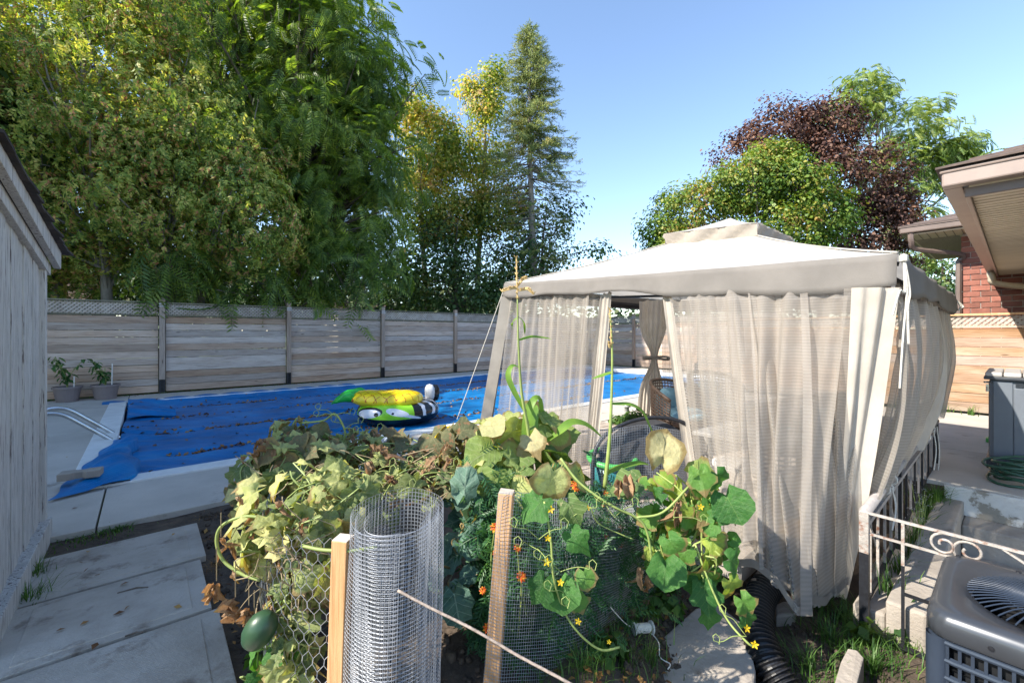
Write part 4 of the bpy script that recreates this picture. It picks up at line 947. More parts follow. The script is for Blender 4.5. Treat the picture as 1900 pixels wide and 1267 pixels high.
# ------------------------------------------------------------------ furniture under the gazebo
def wicker_chair(label, c, face, seat=.42, sc=1.0, weave=True):
    """c = floor point, face = direction the sitter looks (angle)"""
    r = thing('wicker_chair', label, 'chair', c, 'wicker chairs under the gazebo'); C_ = Vector(c)
    f = Vector((math.cos(face), math.sin(face), 0)); sd = Vector((-f.y, f.x, 0)); Z = Vector((0,0,1))
    def bp(th, h):      # back shell: th -1..1 round the back, h 0..1
        a = th*1.9; rad = .30*sc
        top = .80-.18*abs(th)**2.2
        return C_ + (-f*math.cos(a)*rad*(1+.12*h) + sd*math.sin(a)*rad*1.05) + Z*(.12+(top-.12)*h)*sc
    q = MB(); nth, nh_ = 33, 17
    for i in range(nth):
        th = -1+2*i/(nth-1); q.tube([bp(th, h/6) for h in range(7)], .0055, 4, cap=False)
    for j in range(nh_+1):
        h = j/nh_; q.tube([bp(-1+2*i/24, h)*1.0 for i in range(25)], .0085, 4, cap=False)
    q.build('back_weave', M['wicker'], r)
    q = MB(); q.tube([bp(-1+2*i/24, 1.0) for i in range(25)], .02*sc, 8); q.build('back_rim', M['wicker'], r, smooth=True)
    q = MB(); q.box(C_+Z*(seat-.06)*sc, (.52*sc, .5*sc, .06), (f, sd, Z))
    q.build('seat_base', M['wicker'], r, bevel=.02)
    q = MB(); q.lathe(C_+Z*(seat-.03)*sc, [(0,0),(.24*sc,0),(.275*sc,.03),(.27*sc,.07),(.22*sc,.095),(0,.105)], 20, ax=(f, sd, Z)); q.build('seat_cushion', M['cushion'], r, smooth=True)
    q = MB(); q.lathe(C_-f*.17*sc+Z*.50*sc, [(0,-.16),(.17,-.13),(.21,0),(.19,.12),(.1,.2),(0,.21)], 16, ax=(sd, f+Z*.0, Z), sx=1.05*sc, sy=.38*sc); q.build('back_cushion', M['cushion'], r, smooth=True)
    for a, b in ((1,1),(1,-1),(-1,1),(-1,-1)):
        q = MB(); q.tube([C_+f*a*.22*sc+sd*b*.22*sc, C_+f*a*.2*sc+sd*b*.2*sc+Z*(seat-.08)*sc], .016, 6); q.build('leg', M['black_metal'], r)
    return r
wicker_chair('brown wicker chair with blue cushion showing in the gap between the curtains', P(1262, 618, 4.75).to_2d().to_3d(), math.radians(-60), sc=.95)
wicker_chair('wicker chair with pale blue cushions nearest the white leg panel, behind the net', P(1470, 618, 3.55).to_2d().to_3d(), math.radians(110), sc=1.05)
wicker_chair('wicker chair at the back of the gazebo with a blue cushion behind the wide net', P(1330, 618, 5.3).to_2d().to_3d(), math.radians(-80), sc=1.0)
# black arched sling chair behind the vegetable bed
c = P(1225, 618, 3.35); c.z = 0
r = thing('sling_chair', 'black chair with arched metal rim standing behind the wire-fenced bed', 'chair', c)
q = MB(); q.tube(curve_pts([c+Vector((-.55,-.1,.02)), c+Vector((-.5,0,.4)), c+Vector((-.3,.05,.57)), c+Vector((0,.08,.63)), c+Vector((.25,.05,.57)), c+Vector((.36,0,.40)), c+Vector((.4,-.1,.02))], 7), .016, 8); q.build('frame', M['black_metal'], r, smooth=True)
q = MB(); q.grid(20, 12, lambda i, j: c+Vector((-.47+.82*i, .04+.1*math.sin(math.pi*i)-.28*(1-j)*.5, .12+(.14+.35*math.sin(math.pi*(.12+.76*i)))*j))); q.build('sling', simple('sling_cloth', (.05,.05,.055), (.035,.035,.04), 30, .8), r, smooth=True)
q = MB()
for dx in (-.3, 0, .25): q.tube([c+Vector((dx,.0,.0)), c+Vector((dx,.02,.58))], .008, 5)
q.build('strut', M['black_metal'], r)
# round white side table
c = P(1368, 618, 3.1); c.z = 0
r = thing('side_table', 'small round white plastic table inside the gazebo behind the cucumber leaves', 'table', c)
q = MB(); q.lathe(c+Vector((0,0,.355)), [(0,.02),(.155,.02),(.165,.012),(.165,-.012),(.15,-.015),(0,-.008)], 28); q.build('tabletop', M['white_plastic'], r, smooth=False)
for k in range(3):
    a = k*2.09+.9; q = MB(); q.tube(curve_pts([c+Vector((.08*math.cos(a), .08*math.sin(a), .345)), c+Vector((.11*math.cos(a), .11*math.sin(a), .2)), c+Vector((.22*math.cos(a), .22*math.sin(a), .0))], 5), .014, 8); q.build('leg', M['white_plastic'], r, smooth=True)
# grey dining chair legs / frame behind net
c = P(1432, 618, 2.95); c.z = 0
r = thing('patio_table', 'square patio table with grey metal legs behind the net curtain', 'table', c)
q = MB(); q.box(c+Vector((.05,.35,.53)), (.62,.62,.03), AX); q.build('tabletop', simple('table_glass', (.30,.29,.28), None, 9, .35), r, bevel=.006)
for a, b in ((0,0),(.55,.1),(-.08,.6),(.45,.65)): q = MB(); q.beam(c+Vector((a-.05,b-.05,0)), c+Vector((a-.1,b,.52)), .035, .035, up=(0,1,0)); q.build('leg', M['galv_dull'], r)
# loose board on the paving
c = G(1478, 985); q = MB(); q.box(c+Vector((0,0,.018)), (.26, .13, .03), (Vector((math.cos(.75), math.sin(.75), 0)), Vector((-math.sin(.75), math.cos(.75), 0)), Vector((0,0,1))))
ob = q.build('loose_board', M['board'], loc=c, bevel=.003); tag(ob, 'short raw wood board lying on the gazebo paving behind the net hem', 'board')
# teal bucket with green rim
c = P(1136, 618, 3.45); c.z = 0
M['teal'] = simple('teal_plastic', (.02,.16,.17), (.015,.12,.13), 5, .4); M['lime'] = simple('lime_plastic', (.08,.42,.10), None, 5, .4)
r = thing('bucket', 'teal plastic tub with bright green rim behind the wire mesh', 'bucket', c)
q = MB(); q.lathe(c, [(0,0),(.14,0),(.18,.26),(.17,.26),(.13,.02),(0,.02)], 24); q.build('tub', M['teal'], r, smooth=True)
q = MB(); q.tube([c+Vector((.18*math.cos(a), .18*math.sin(a), .30+.02*math.sin(a))) for a in [k*.262 for k in range(25)]], .025, 8); q.build('rim', M['lime'], r, smooth=True)
# path light
c = G(1163, 788); r = thing('path_light', 'small pewter solar path light by the low hedge near the pool', 'garden light', c)
q = MB(); q.tube([c, c+Vector((0,0,.16))], .008, 6); q.build('stake', M['galv_dull'], r)
q = MB(); q.lathe(c, [(.0,.16),(.03,.16),(.034,.17),(.034,.25),(.06,.26),(.02,.30),(0,.31)], 12); q.build('lantern', M['galv_dull'], r, smooth=True)

# ------------------------------------------------------------------ storage box, hose
bx = thing('storage_box', 'tall grey plastic garden storage box with ribbed side and pale lid', 'storage box', ST(6.7, -.4, 0))
B0, B1, T0_, T1_ = 6.2, 6.95, -1.5, .19
q = MB(); stbox(q, B0+.012, B1, T0_, T1_, .09, .86); q.build('body', M['grey_plastic'], bx, bevel=.03)
q = MB(); stbox(q, B0-.015, B1+.01, T0_-.01, T1_+.015, 0, .105); q.build('plinth', M['dark_plastic'], bx, bevel=.012)
t = T1_-.03; w_ = [.13, .075, .075, .075, .13, .13, .075, .075, .075, .13]
for w in w_:
    q = MB(); stbox(q, B0, B0+.014, t-w+.006, t, .12, (.84 if w > .1 else .78)); q.build('panel', M['grey_plastic'], bx, bevel=.004); t -= w
q = MB()
for k in range(4): stbox(q, B0-.001, B0+.02, T1_-.40, T1_-.17, .795+.013*k, .800+.013*k)
q.build('vent_slot', M['dark_plastic'], bx)
q = MB(); stbox(q, B0-.03, B1+.02, T0_-.02, T1_+.03, .855, .885); q.build('lid_rim', M['dark_plastic'], bx, bevel=.006)
t = T1_+.025
while t > T0_: 
    q = MB(); stbox(q, B0-.025, B1+.01, t-.115, t-.004, .886, .925); q.build('lid_plank', M['grey_lid'], bx, bevel=.01); t -= .118
q = MB(); c = ST(B0-.03, T1_+.005, .80); q.box(c, (.03, .02, .02), AX); q.tube([c+Vector((0,0,-.01)), c+Vector((0,0,-.06))], .012, 8); q.tube([c+Vector((-.03,0,.03)), c+Vector((.03,0,.03))], .01, 6); q.build('latch', M['steel'], bx)
q = MB(); c = ST(5.86, -.12, 0); pts = []
for k in range(9*22):
    a = k*2*math.pi/22; lay = k/22; rr_ = .26+.035*math.sin(lay*2.7)+.02*math.cos(a*2+lay); pts.append(c+Vector((rr_*1.25*math.cos(a)+.02*math.sin(lay*5), rr_*math.sin(a)*.85, .014+.021*lay*.9+.012*math.sin(a*3+lay*2))))
pts = [Vector((p.x, p.y, max(p.z, .014))) for p in pts]
q.tube(pts, .011, 6); ob = q.build('garden_hose', M['hose_green'], loc=c, smooth=True); tag(ob, 'coiled dark green garden hose on the patio in front of the grey box', 'hose')
q = MB(); c = G(1840, 822); q.box(c+Vector((.05,0,.03)), (.10, .16, .05), AX); q.box(c+Vector((.05,.03,.062)), (.08, .08, .012), AX)
tag(q.build('packet', M['lime'], loc=c, bevel=.01), 'small lime green packet lying at the corner of the grey storage box', 'packet')

# ------------------------------------------------------------------ AIR CONDITIONER
ac = thing('air_conditioner', 'dark blue grey outdoor air conditioner unit with round fan grille on top', 'air conditioner', ST(2.49, -.12, -.36))
A0, A1, C0, C1, ZT = 2.17, 2.82, -.46, .22, .30
def rrect(s0, s1, t0, t1, r, n=5):
    out = []
    for (cs, ct, a0) in ((s1-r, t1-r, 0), (s0+r, t1-r, 90), (s0+r, t0+r, 180), (s1-r, t0+r, 270)):
        for k in range(n+1): a = math.radians(a0+90*k/n); out.append((cs+r*math.cos(a), ct+r*math.sin(a)))
    return out
def loft(q, rings, close=True):
    n = len(rings[0]); vs = [p for rg_ in rings for p in rg_]; fs = [(i*n+k, i*n+(k+1)%n, (i+1)*n+(k+1)%n, (i+1)*n+k) for i in range(len(rings)-1) for k in range(n)]
    q.add(vs, fs)
fc = ((A0+A1)/2, (C0+C1)/2); FR = .245
q = MB(); rr = []
for (ins, z, rad) in ((0, ZT-.085, .07), (0, ZT-.03, .07), (.006, ZT-.012, .07), (.02, ZT, .07), (.035, ZT+.002, .07)):
    rr.append([ST(s, t, z) for s, t in rrect(A0+ins, A1-ins, C0+ins, C1-ins, rad)])
n24 = len(rr[0])
def circ(rad, z): 
    out = []
    base = rrect(A0, A1, C0, C1, .07)
    for s, t in base: a = math.atan2(t-fc[1], s-fc[0]); out.append(ST(fc[0]+rad*math.cos(a), fc[1]+rad*math.sin(a), z))
    return out
rr2 = rrect(A0, A1, C0, C1, .07)
# denser ring so that the opening is round
def dens(pts, m=4): return [((1-k/m)*pts[i][0]+k/m*pts[(i+1)%len(pts)][0], (1-k/m)*pts[i][1]+k/m*pts[(i+1)%len(pts)][1]) for i in range(len(pts)) for k in range(m)]
def lring(ins, z): return [ST(s, t, z) for s, t in dens(rrect(A0+ins, A1-ins, C0+ins, C1-ins, .07))]
def cring(rad, z):
    return [ST(fc[0]+rad*math.cos(a), fc[1]+rad*math.sin(a), z) for a in [math.atan2(t-fc[1], s-fc[0]) for s, t in dens(rrect(A0, A1, C0, C1, .07))]]
q = MB(); loft(q, [lring(0, ZT-.09), lring(-.004, ZT-.085), lring(-.004, ZT-.035), lring(.004, ZT-.012), lring(.02, ZT), lring(.04, ZT+.001), cring(FR+.035, ZT+.001), cring(FR+.022, ZT-.010), cring(FR, ZT-.010), cring(FR-.005, ZT-.03)])
q.build('top_pan', M['ac_top'], ac, smooth=True)
q = MB()
for k in range(64):
    a = k*2*math.pi/64; p = [ST(fc[0]+r_*math.cos(a+tw), fc[1]+r_*math.sin(a+tw), z) for r_, tw, z in ((.06, -.25, ZT+.012), (.12, -.1, ZT+.014), (.19, 0, ZT+.012), (FR+.008, .06, ZT-.002))]
    q.tube(curve_pts(p, 2), .0032, 4, cap=False)
for rr_ in (.065, .155): q.tube([ST(fc[0]+rr_*math.cos(a), fc[1]+rr_*math.sin(a), ZT+.010) for a in [j*2*math.pi/40 for j in range(41)]], .003, 4)
q.build('fan_guard', M['ac'], ac, smooth=True)
q = MB(); q.lathe(ST(fc[0], fc[1], ZT+.0), [(0,.016),(.05,.014),(.065,.004),(.06,-.01)], 20); q.build('motor_cap', M['ac'], ac, smooth=True)
q = MB(); q.lathe(ST(fc[0], fc[1], ZT-.06), [(.05,.0),(.05,.02),(0,.02)], 12)
for k in range(4):
    a = k*math.pi/2+.4; q.grid(5, 3, lambda i, j: ST(fc[0]+(.05+.18*i)*math.cos(a+.7*j*(.4+i)), fc[1]+(.05+.18*i)*math.sin(a+.7*j*(.4+i)), ZT-.075+.05*j))
q.build('fan_blade', M['ac_dark'], ac)
q = MB(); loft(q, [lring(.03, ZT-.09), lring(.03, -.33)]); q.add([ST(s, t, ZT-.20) for s, t in rrect(A0+.02, A1-.02, C0+.02, C1-.02, .06)], [tuple(range(24))]); q.build('coil', M['ac_dark'], ac)
q = MB(); stbox(q, A0+.005, A1-.005, C0+.005, C1-.005, -.37, -.325); q.build('base_pan', M['ac'], ac, bevel=.02)
# louvred sides: horizontal bands, vertical fins
q = MB(); z = ZT-.105; rows = []
while z > -.31: loft(q, [lring(.012, z+.012), lring(.001, z+.007), lring(-.001, z), lring(.001, z-.007), lring(.012, z-.012)]); rows.append(z); z -= .062
q.build('louvre_band', M['ac'], ac, smooth=False)
q = MB()
for zz in rows[:-1]:
    zc = zz-.031
    for k in range(19):
        t = C1-.055-k*.031; q.box(ST(A0+.013, t, zc), (.018, .009, .045), AX)
        s = A0+.055+k*.030
        if s < A1-.05: q.box(ST(s, C1-.010, zc), (.011, .018, .045), AX); q.box(ST(s, C0+.010, zc), (.011, .018, .045), AX)
        q.box(ST(A1-.010, t, zc), (.018, .011, .045), AX)
q.build('louvre_fin', M['ac'], ac)['kind'] = 'stuff'
for (cs, ct) in ((A0+.028, C1-.028), (A1-.028, C1-.028), (A0+.028, C0+.028), (A1-.028, C0+.028)):
    q = MB(); q.lathe(ST(cs, ct, 0), [(.032,-.33),(.032,ZT-.09)], 12); q.build('corner_post', M['ac'], ac, smooth=True)
q = MB()
for (s, t) in ((A0-.002, .06), (A0-.002, -.16), (A0-.002, -.36)): q.lathe(ST(s, t, ZT-.06), [(0,.006),(.008,.005),(.009,0)], 8, ax=(Vector((0,0,1)), AX[1], -AX[0]))
for (s, t) in ((A1-.045, C1-.045), (A0+.045, -.12), (A1-.04, 0)): q.lathe(ST(s, t, ZT), [(.009,0),(.008,.006),(0,.007)], 8)
q.build('screw', M['black_metal'], ac)
q = MB(); q.box(ST(2.49, -.12, -.40), (.8, .85, .06), AX); ob = q.build('equipment_pad', M['concrete_old'], loc=ST(2.49, -.12, -.43), bevel=.01); tag(ob, 'concrete pad under the dark air conditioner unit', 'concrete pad')
q = MB(); q.tube(curve_pts([ST(2.12, .12, -.30), ST(1.98, .2, -.24), ST(1.9, .3, -.27), ST(1.93, .42, -.31)], 6), .032, 8); q.tube(curve_pts([ST(2.2, .24, -.25), ST(2.1, .3, -.21), ST(1.98, .3, -.25), ST(1.86, .38, -.30)], 6), .025, 8)
tag(q.build('refrigerant_line', M['black_plastic'], loc=ST(2.0, .25, -.3), smooth=True), 'black foam-wrapped pipes coming out beside the air conditioner', 'pipe')

# ------------------------------------------------------------------ OLD RAILING
rl = thing('railing', 'old wrought iron stairwell railing with scrolls, half white and half black', 'railing', ST(3.0, .5, -.3))
S_, T_ = 2.96, .54
def rz(s): return .335+(.42-.335)*(s-S_)/3.1
q = MB(); q.tube([ST(S_, T_, .33), ST(4.2, T_+.01, .365), ST(6.05, T_, .42)], .027, 10); q.build('handrail_pipe', M['rail_pipe'], rl, smooth=True)
q = MB(); q.beam(ST(S_, T_, .265), ST(6.05, T_, .34), .03, .025); q.build('upper_bar', M['rail_pipe'], rl)
q = MB(); q.beam(ST(S_, T_, -.17), ST(6.05, T_, .04), .02, .02); q.build('lower_bar', M['black_metal'], rl)
for s, w, mt in ((S_, .040, 'rail_top'), (4.0, .03, 'rail_pipe'), (6.05, .04, 'black_metal')):
    top = rz(s); mid = .12 if s < 3.2 else top-.02; base = -.37 if s < 4 else (-.25 if s < 5.2 else 0)
    q = MB(); q.beam(ST(s, T_, mid), ST(s, T_, top), w, w, up=(UX,UY,0)); q.build('post', M[mt], rl)
    q = MB(); q.beam(ST(s, T_, base), ST(s, T_, mid), w, w, up=(UX,UY,0)); q.build('post', M['black_metal'], rl)
for k in range(15):
    s = S_+.14+k*.2
    if abs(s-4.0) < .04: continue
    q = MB(); top = .265+(s-S_)*.024; q.beam(ST(s, T_, -.16+(s-S_)*.068), ST(s, T_, top), .013, .013, up=(UX,UY,0)); q.build('baluster', M['rail_top'] if k < 5 else (M['rail_pipe'] if k % 2 else M['black_metal']), rl)
for sa in (3.12, 3.7, 4.4):   # slanting flat strips
    q = MB(); q.beam(ST(sa, T_+.02, .27), ST(sa+.34, T_+.02, -.08), .022, .006, up=(-UY,UX,0)); q.build('brace', M['rail_top'], rl)
for k, s in enumerate((3.45, 3.55, 3.68, 5.3, 5.6)):
    q = MB(); q.tube([ST(s, T_+.035*math.cos(a), rz(s)+.035*math.sin(a)-.02*(k%2)) for a in [j*.7 for j in range(10)]], .006, 5); q.build('wire_tie', M['rope'], rl)
for s, l in ((5.5, .35), (5.75, .5), (3.5, .25)):
    q = MB(); q.tube(curve_pts([ST(s, T_-.035, rz(s)), ST(s+.02, T_-.05, rz(s)-l*.5), ST(s-.03, T_-.04, rz(s)-l)], 5), .005, 5); q.build('wire_tie', M['rope'], rl)

# near run, towards the house (-v)
def Nn(t, z): return ST(S_, t, z)
q = MB(); q.beam(Nn(T_+.02, .335), Nn(-1.6, .31), .018, .010); q.build('top_bar', M['rail_top'], rl)
q = MB(); q.beam(Nn(T_, .225), Nn(-1.6, .205), .015, .009); q.build('second_bar', M['rail_top'], rl)
q = MB(); q.beam(Nn(T_-.16, -.035), Nn(-1.6, -.05), .014, .014); q.build('middle_bar', M['black_metal'], rl)
q = MB(); q.beam(Nn(T_-.14, -.31), Nn(-1.6, -.33), .02, .02); q.build('bottom_bar', M['black_metal'], rl)
for t, a, b, mt in ((T_-.155, .11, .33, 'rail_top'), (T_-.155, -.36, .11, 'black_metal'), (-.62, -.36, .32, 'rail_top'), (-1.5, -.36, .32, 'rail_top')):
    q = MB(); q.beam(Nn(t, a), Nn(t, b), .013, .013, up=(UX,UY,0)); q.build('baluster', M[mt], rl)
def scroll(t, z, r, sg, turns=1.35, ph=0):
    q = MB(); pts = []
    for k in range(26):
        f = k/25; a = ph+sg*f*turns*2*math.pi; rr_ = r*(1-.72*f); pts.append(Nn(t+rr_*math.cos(a), z+rr_*math.sin(a)))
    q.tube(pts, .0065, 5); return q
for (t, z, r, sg, ph) in ((.235, .272, .055, -1, 1.9), (.15, .268, .062, 1, -1.6), (-.36, .27, .06, 1, 1.2), (-.47, .268, .05, -1, 1.6), (-.95, .27, .06, 1, 1.2)):
    scroll(t, z, r, sg, ph=ph).build('scroll', M['rail_top'], rl, smooth=True)
q = MB(); q.beam(Nn(.05, .325), Nn(-.22, .16), .012, .008); q.build('scroll', M['rail_top'], rl)

# ------------------------------------------------------------------ corrugated pipe
ctrl = [P(1560, 975, 2.75), P(1505, 1022, 2.62), P(1450, 1062, 2.48), P(1412, 1105, 2.34), P(1405, 1160, 2.18), P(1420, 1215, 2.05), P(1455, 1275, 1.95), P(1520, 1370, 1.8)]
base = curve_pts(ctrl, 40); L_ = 0; pts = []; rs = []; prev = base[0]
step = .0055; acc = 0; dist = 0
for p in base[1:]:
    seg = (p-prev).length; 
    while dist+seg >= acc:
        f = (acc-dist)/seg; pts.append(prev.lerp(p, f)); rs.append(.070+.008*(1 if (len(pts)//2) % 2 else -1)*(1 if len(pts) % 2 else .8)); acc += step
    dist += seg; prev = p
q = MB(); q.tube(pts, rs, 22); ob = q.build('drain_pipe', M['black_plastic'], loc=tuple(ctrl[4]), smooth=False); tag(ob, 'black corrugated drain pipe snaking from under the net hem into the foreground', 'drain pipe')

# stone slab, concrete chunk, small rocks
def slab(name, label, cat, pts, z0, z1, mat, bev=.012):
    q = MB(); n = len(pts); c = sum((Vector((x, y, 0)) for x, y in pts), Vector())/n
    vs = [(x, y, z0) for x, y in pts] + [(x, y, z1+.004*math.sin(i*2.1)) for i, (x, y) in enumerate(pts)]
    q.add(vs, [tuple(range(n))[::-1], tuple(range(n, 2*n))] + [(i, (i+1)%n, n+(i+1)%n, n+i) for i in range(n)])
    return tag(q.build(name, mat, loc=(c.x, c.y, z0), bevel=bev), label, cat)
def gp(px, py, z): p = G(px, py, z); return (p.x, p.y)
slab('stepping_stone', 'broad rough concrete stepping stone beside the black corrugated pipe', 'stepping stone', [gp(1130, 1330, -.23), gp(1395, 1330, -.23), gp(1402, 1240, -.23), gp(1385, 1160, -.23), gp(1330, 1120, -.23), gp(1290, 1126, -.23), gp(1225, 1185, -.23), gp(1175, 1240, -.23)], -.36, -.23, M['concrete_old'])
slab('concrete_block', 'small tapered concrete chunk standing in the grass at the bottom edge', 'concrete block', [gp(1530, 1330, -.22), gp(1575, 1330, -.22), gp(1603, 1218, -.22), gp(1590, 1205, -.22), gp(1573, 1203, -.22), gp(1560, 1225, -.22)], -.36, -.22, M['concrete_old'], .006)
slab('flat_stone', 'pale flat stone against the stairwell kerb behind the railing', 'stone', [gp(1620, 1110, -.27), gp(1665, 1090, -.27), gp(1650, 1045, -.27), gp(1625, 1040, -.27), gp(1600, 1080, -.27)], -.36, -.26, M['concrete_old'], .006)
slab('flat_stone', 'rounded flat stone under the pooled net hem', 'stone', [gp(1440, 1145, -.28), gp(1475, 1142, -.28), gp(1478, 1125, -.28), gp(1455, 1116, -.28), gp(1436, 1125, -.28)], -.36, -.27, M['concrete_old'], .012)
# bed edging
M['edging'] = simple('edging_timber', (.26,.16,.09), (.15,.09,.055), 12, .9, bump=.4)
q = MB(); a, b = GT(1170, 1145)+Vector((0,0,.015)), GT(1245, 1098)+Vector((0,0,.015)); q.beam(a, b, .022, .05); tag(q.build('edging_board', M['edging'], loc=a), 'brown timber edging of the bed at the foot of the green mesh', 'edging board')
# string spool
c = GT(1192, 1176)+Vector((0,0,.03)); r = thing('string_spool', 'spool of white string lying on the soil by the bed edge', 'spool', c)
dv = Vector((.93, .2, -.08)).normalized(); side = dv.cross(Vector((0,0,1))).normalized(); up = side.cross(dv)
q = MB(); q.lathe(c-dv*.045, [(.0,0),(.016,0),(.022,.01),(.022,.08),(.016,.09),(0,.09)], 14, ax=(side, up, dv)); q.build('string', M['rope'], r, smooth=False)
for e in (-.05, .045): q = MB(); q.lathe(c+dv*e, [(0,0),(.03,0),(.03,.006),(0,.006)], 16, ax=(side, up, dv)); q.build('flange', M['white_plastic'], r)
q = MB(); q.tube(curve_pts([c+dv*.02, c+Vector((.05,-.08,-.01)), c+Vector((.03,-.16,-.02)), c+Vector((.06,-.2,-.02)), c+Vector((.04,-.23,-.02))], 6), .0025, 5); q.tube(curve_pts([c-dv*.04, c+Vector((-.1,-.05,.06)), c+Vector((-.18,-.08,.16))], 6), .0025, 5); q.build('loose_end', M['rope'], r)

# ================================================================== TREES
def nrmz(a): return a/np.maximum(np.linalg.norm(a, axis=-1, keepdims=True), 1e-9)
def frames(n, tip):
    n = nrmz(n); y = nrmz(tip-n*(tip*n).sum(1, keepdims=True)); x = np.cross(y, n); return np.stack([x, y, n], 2)
def scatter(Tv, Tf, Mx, C, sc):
    V = np.einsum('nij,kj->nki', Mx*sc[:, None, None], Tv)+C[:, None, :]
    F = Tf[None]+(np.arange(len(C))*len(Tv))[:, None, None]; return V.reshape(-1, 3), F.reshape(-1, Tf.shape[1])
def T_leaf(asp=.6, fold=.12):
    return np.array([(0,0,0), (asp/2,.45,fold), (0,1,-.1), (-asp/2,.45,fold)]), np.array([(0,1,2,3)])
def T_pinnate(n, ll, lw, droop=.45, rach=.012):
    v = []; f = []
    def yz(t): return t, -droop*t*t
    for k in range(4):
        y0, z0 = yz(k/4); y1, z1 = yz((k+1)/4); b = len(v); v += [(-rach,y0,z0), (rach,y0,z0), (rach*.8,y1,z1), (-rach*.8,y1,z1)]; f.append((b,b+1,b+2,b+3))
    for k in range(n):
        t = .15+.85*k/(n-1); y0, z0 = yz(t); L_ = ll*(1-.5*abs(t-.45))
        for sg in (-1, 1):
            b = len(v); dx, dy, dz = sg*L_*.85, L_*.45, -L_*.35
            v += [(0,y0,z0), (dx*.4+lw*.5*sg*0, y0+dy*.4+lw*.5, z0+dz*.3), (dx, y0+dy, z0+dz), (dx*.45, y0+dy*.45-lw*.5, z0+dz*.4)]; f.append((b,b+1,b+2,b+3))
    return np.array(v), np.array(f)
def T_spray(seed, n=9):
    rr = random.Random(seed); v = []; f = []
    for k in range(n):
        t = k/n; y0 = t*.75; z0 = -.35*t*t; a = rr.uniform(-.9, .9)+(.6 if k % 2 else -.6); L_ = rr.uniform(.25, .42)*(1.1-.5*t); w = rr.uniform(.05, .085)
        dx, dy, dz = math.sin(a)*L_, math.cos(a)*L_, -L_*rr.uniform(.15, .7); b = len(v); px_, py_ = math.cos(a)*w, -math.sin(a)*w
        v += [(0,y0,z0), (dx*.5+px_, y0+dy*.5+py_, z0+dz*.4), (dx, y0+dy, z0+dz), (dx*.5-px_, y0+dy*.5-py_, z0+dz*.4)]; f.append((b,b+1,b+2,b+3))
    return np.array(v), np.array(f)
def T_needle(seed, n=13):
    rr = random.Random(seed); v = []; f = []
    for k in range(n):
        t = k/n; a = rr.uniform(0, 6.28); L_ = .22*(1.1-.4*t); d = np.array([math.cos(a)*.8, .6, math.sin(a)*.8-.1])*L_; b = len(v); w = .04
        p = np.array([0, t*.85, -.1*t]); sd = np.cross(d, [0,1,.2]); sd = sd/np.linalg.norm(sd)*w
        v += [tuple(p), tuple(p+d*.5+sd), tuple(p+d), tuple(p+d*.5-sd)]; f.append((b,b+1,b+2,b+3))
    b = len(v); v += [(-.02,0,0), (.02,0,0), (.01,.9,-.1), (-.01,.9,-.1)]; f.append((b,b+1,b+2,b+3))
    return np.array(v), np.array(f)
def blobpts(blobs, n, inner=.35, lump=.2):
    w = np.array([b[5] if len(b) > 5 else b[3]*b[4] for b in blobs], float); w /= w.sum(); idx = NR.choice(len(blobs), n, p=w)
    d = nrmz(NR.normal(0, 1, (n, 3))); r = NR.uniform(inner, 1, n)**.6; out = np.zeros((n, 3)); dirs = d.copy()
    for i, b in enumerate(blobs):
        m = idx == i; c = P(b[0], b[1], b[2]); rx, rz = b[3]*b[2]/FPX, b[4]*b[2]/FPX; ry = b[6] if len(b) > 6 else (rx+rz)/2
        R3 = np.array([rx, ry, rz]); dd = d[m]; lm = 1+lump*np.sin(dd[:,0]*5+i*2)*np.cos(dd[:,2]*6+i)+lump*.6*np.sin(dd[:,1]*9+dd[:,2]*7)
        out[m] = np.array(c)+dd*R3*(r[m]*lm)[:, None]
    return out, dirs
def limb(q, a, b, r0, r1, n=6, wob=.08, m=0, seg=5):
    a, b = Vector(a), Vector(b); L_ = (b-a).length; mid = (a+b)/2+Vector((R.uniform(-1,1), R.uniform(-1,1), R.uniform(-.2,1)))*L_*wob
    q.tube(curve_pts([a, mid, b], seg), [r0+(r1-r0)*k/(2*seg) for k in range(2*seg+1)], n, m, cap=False)
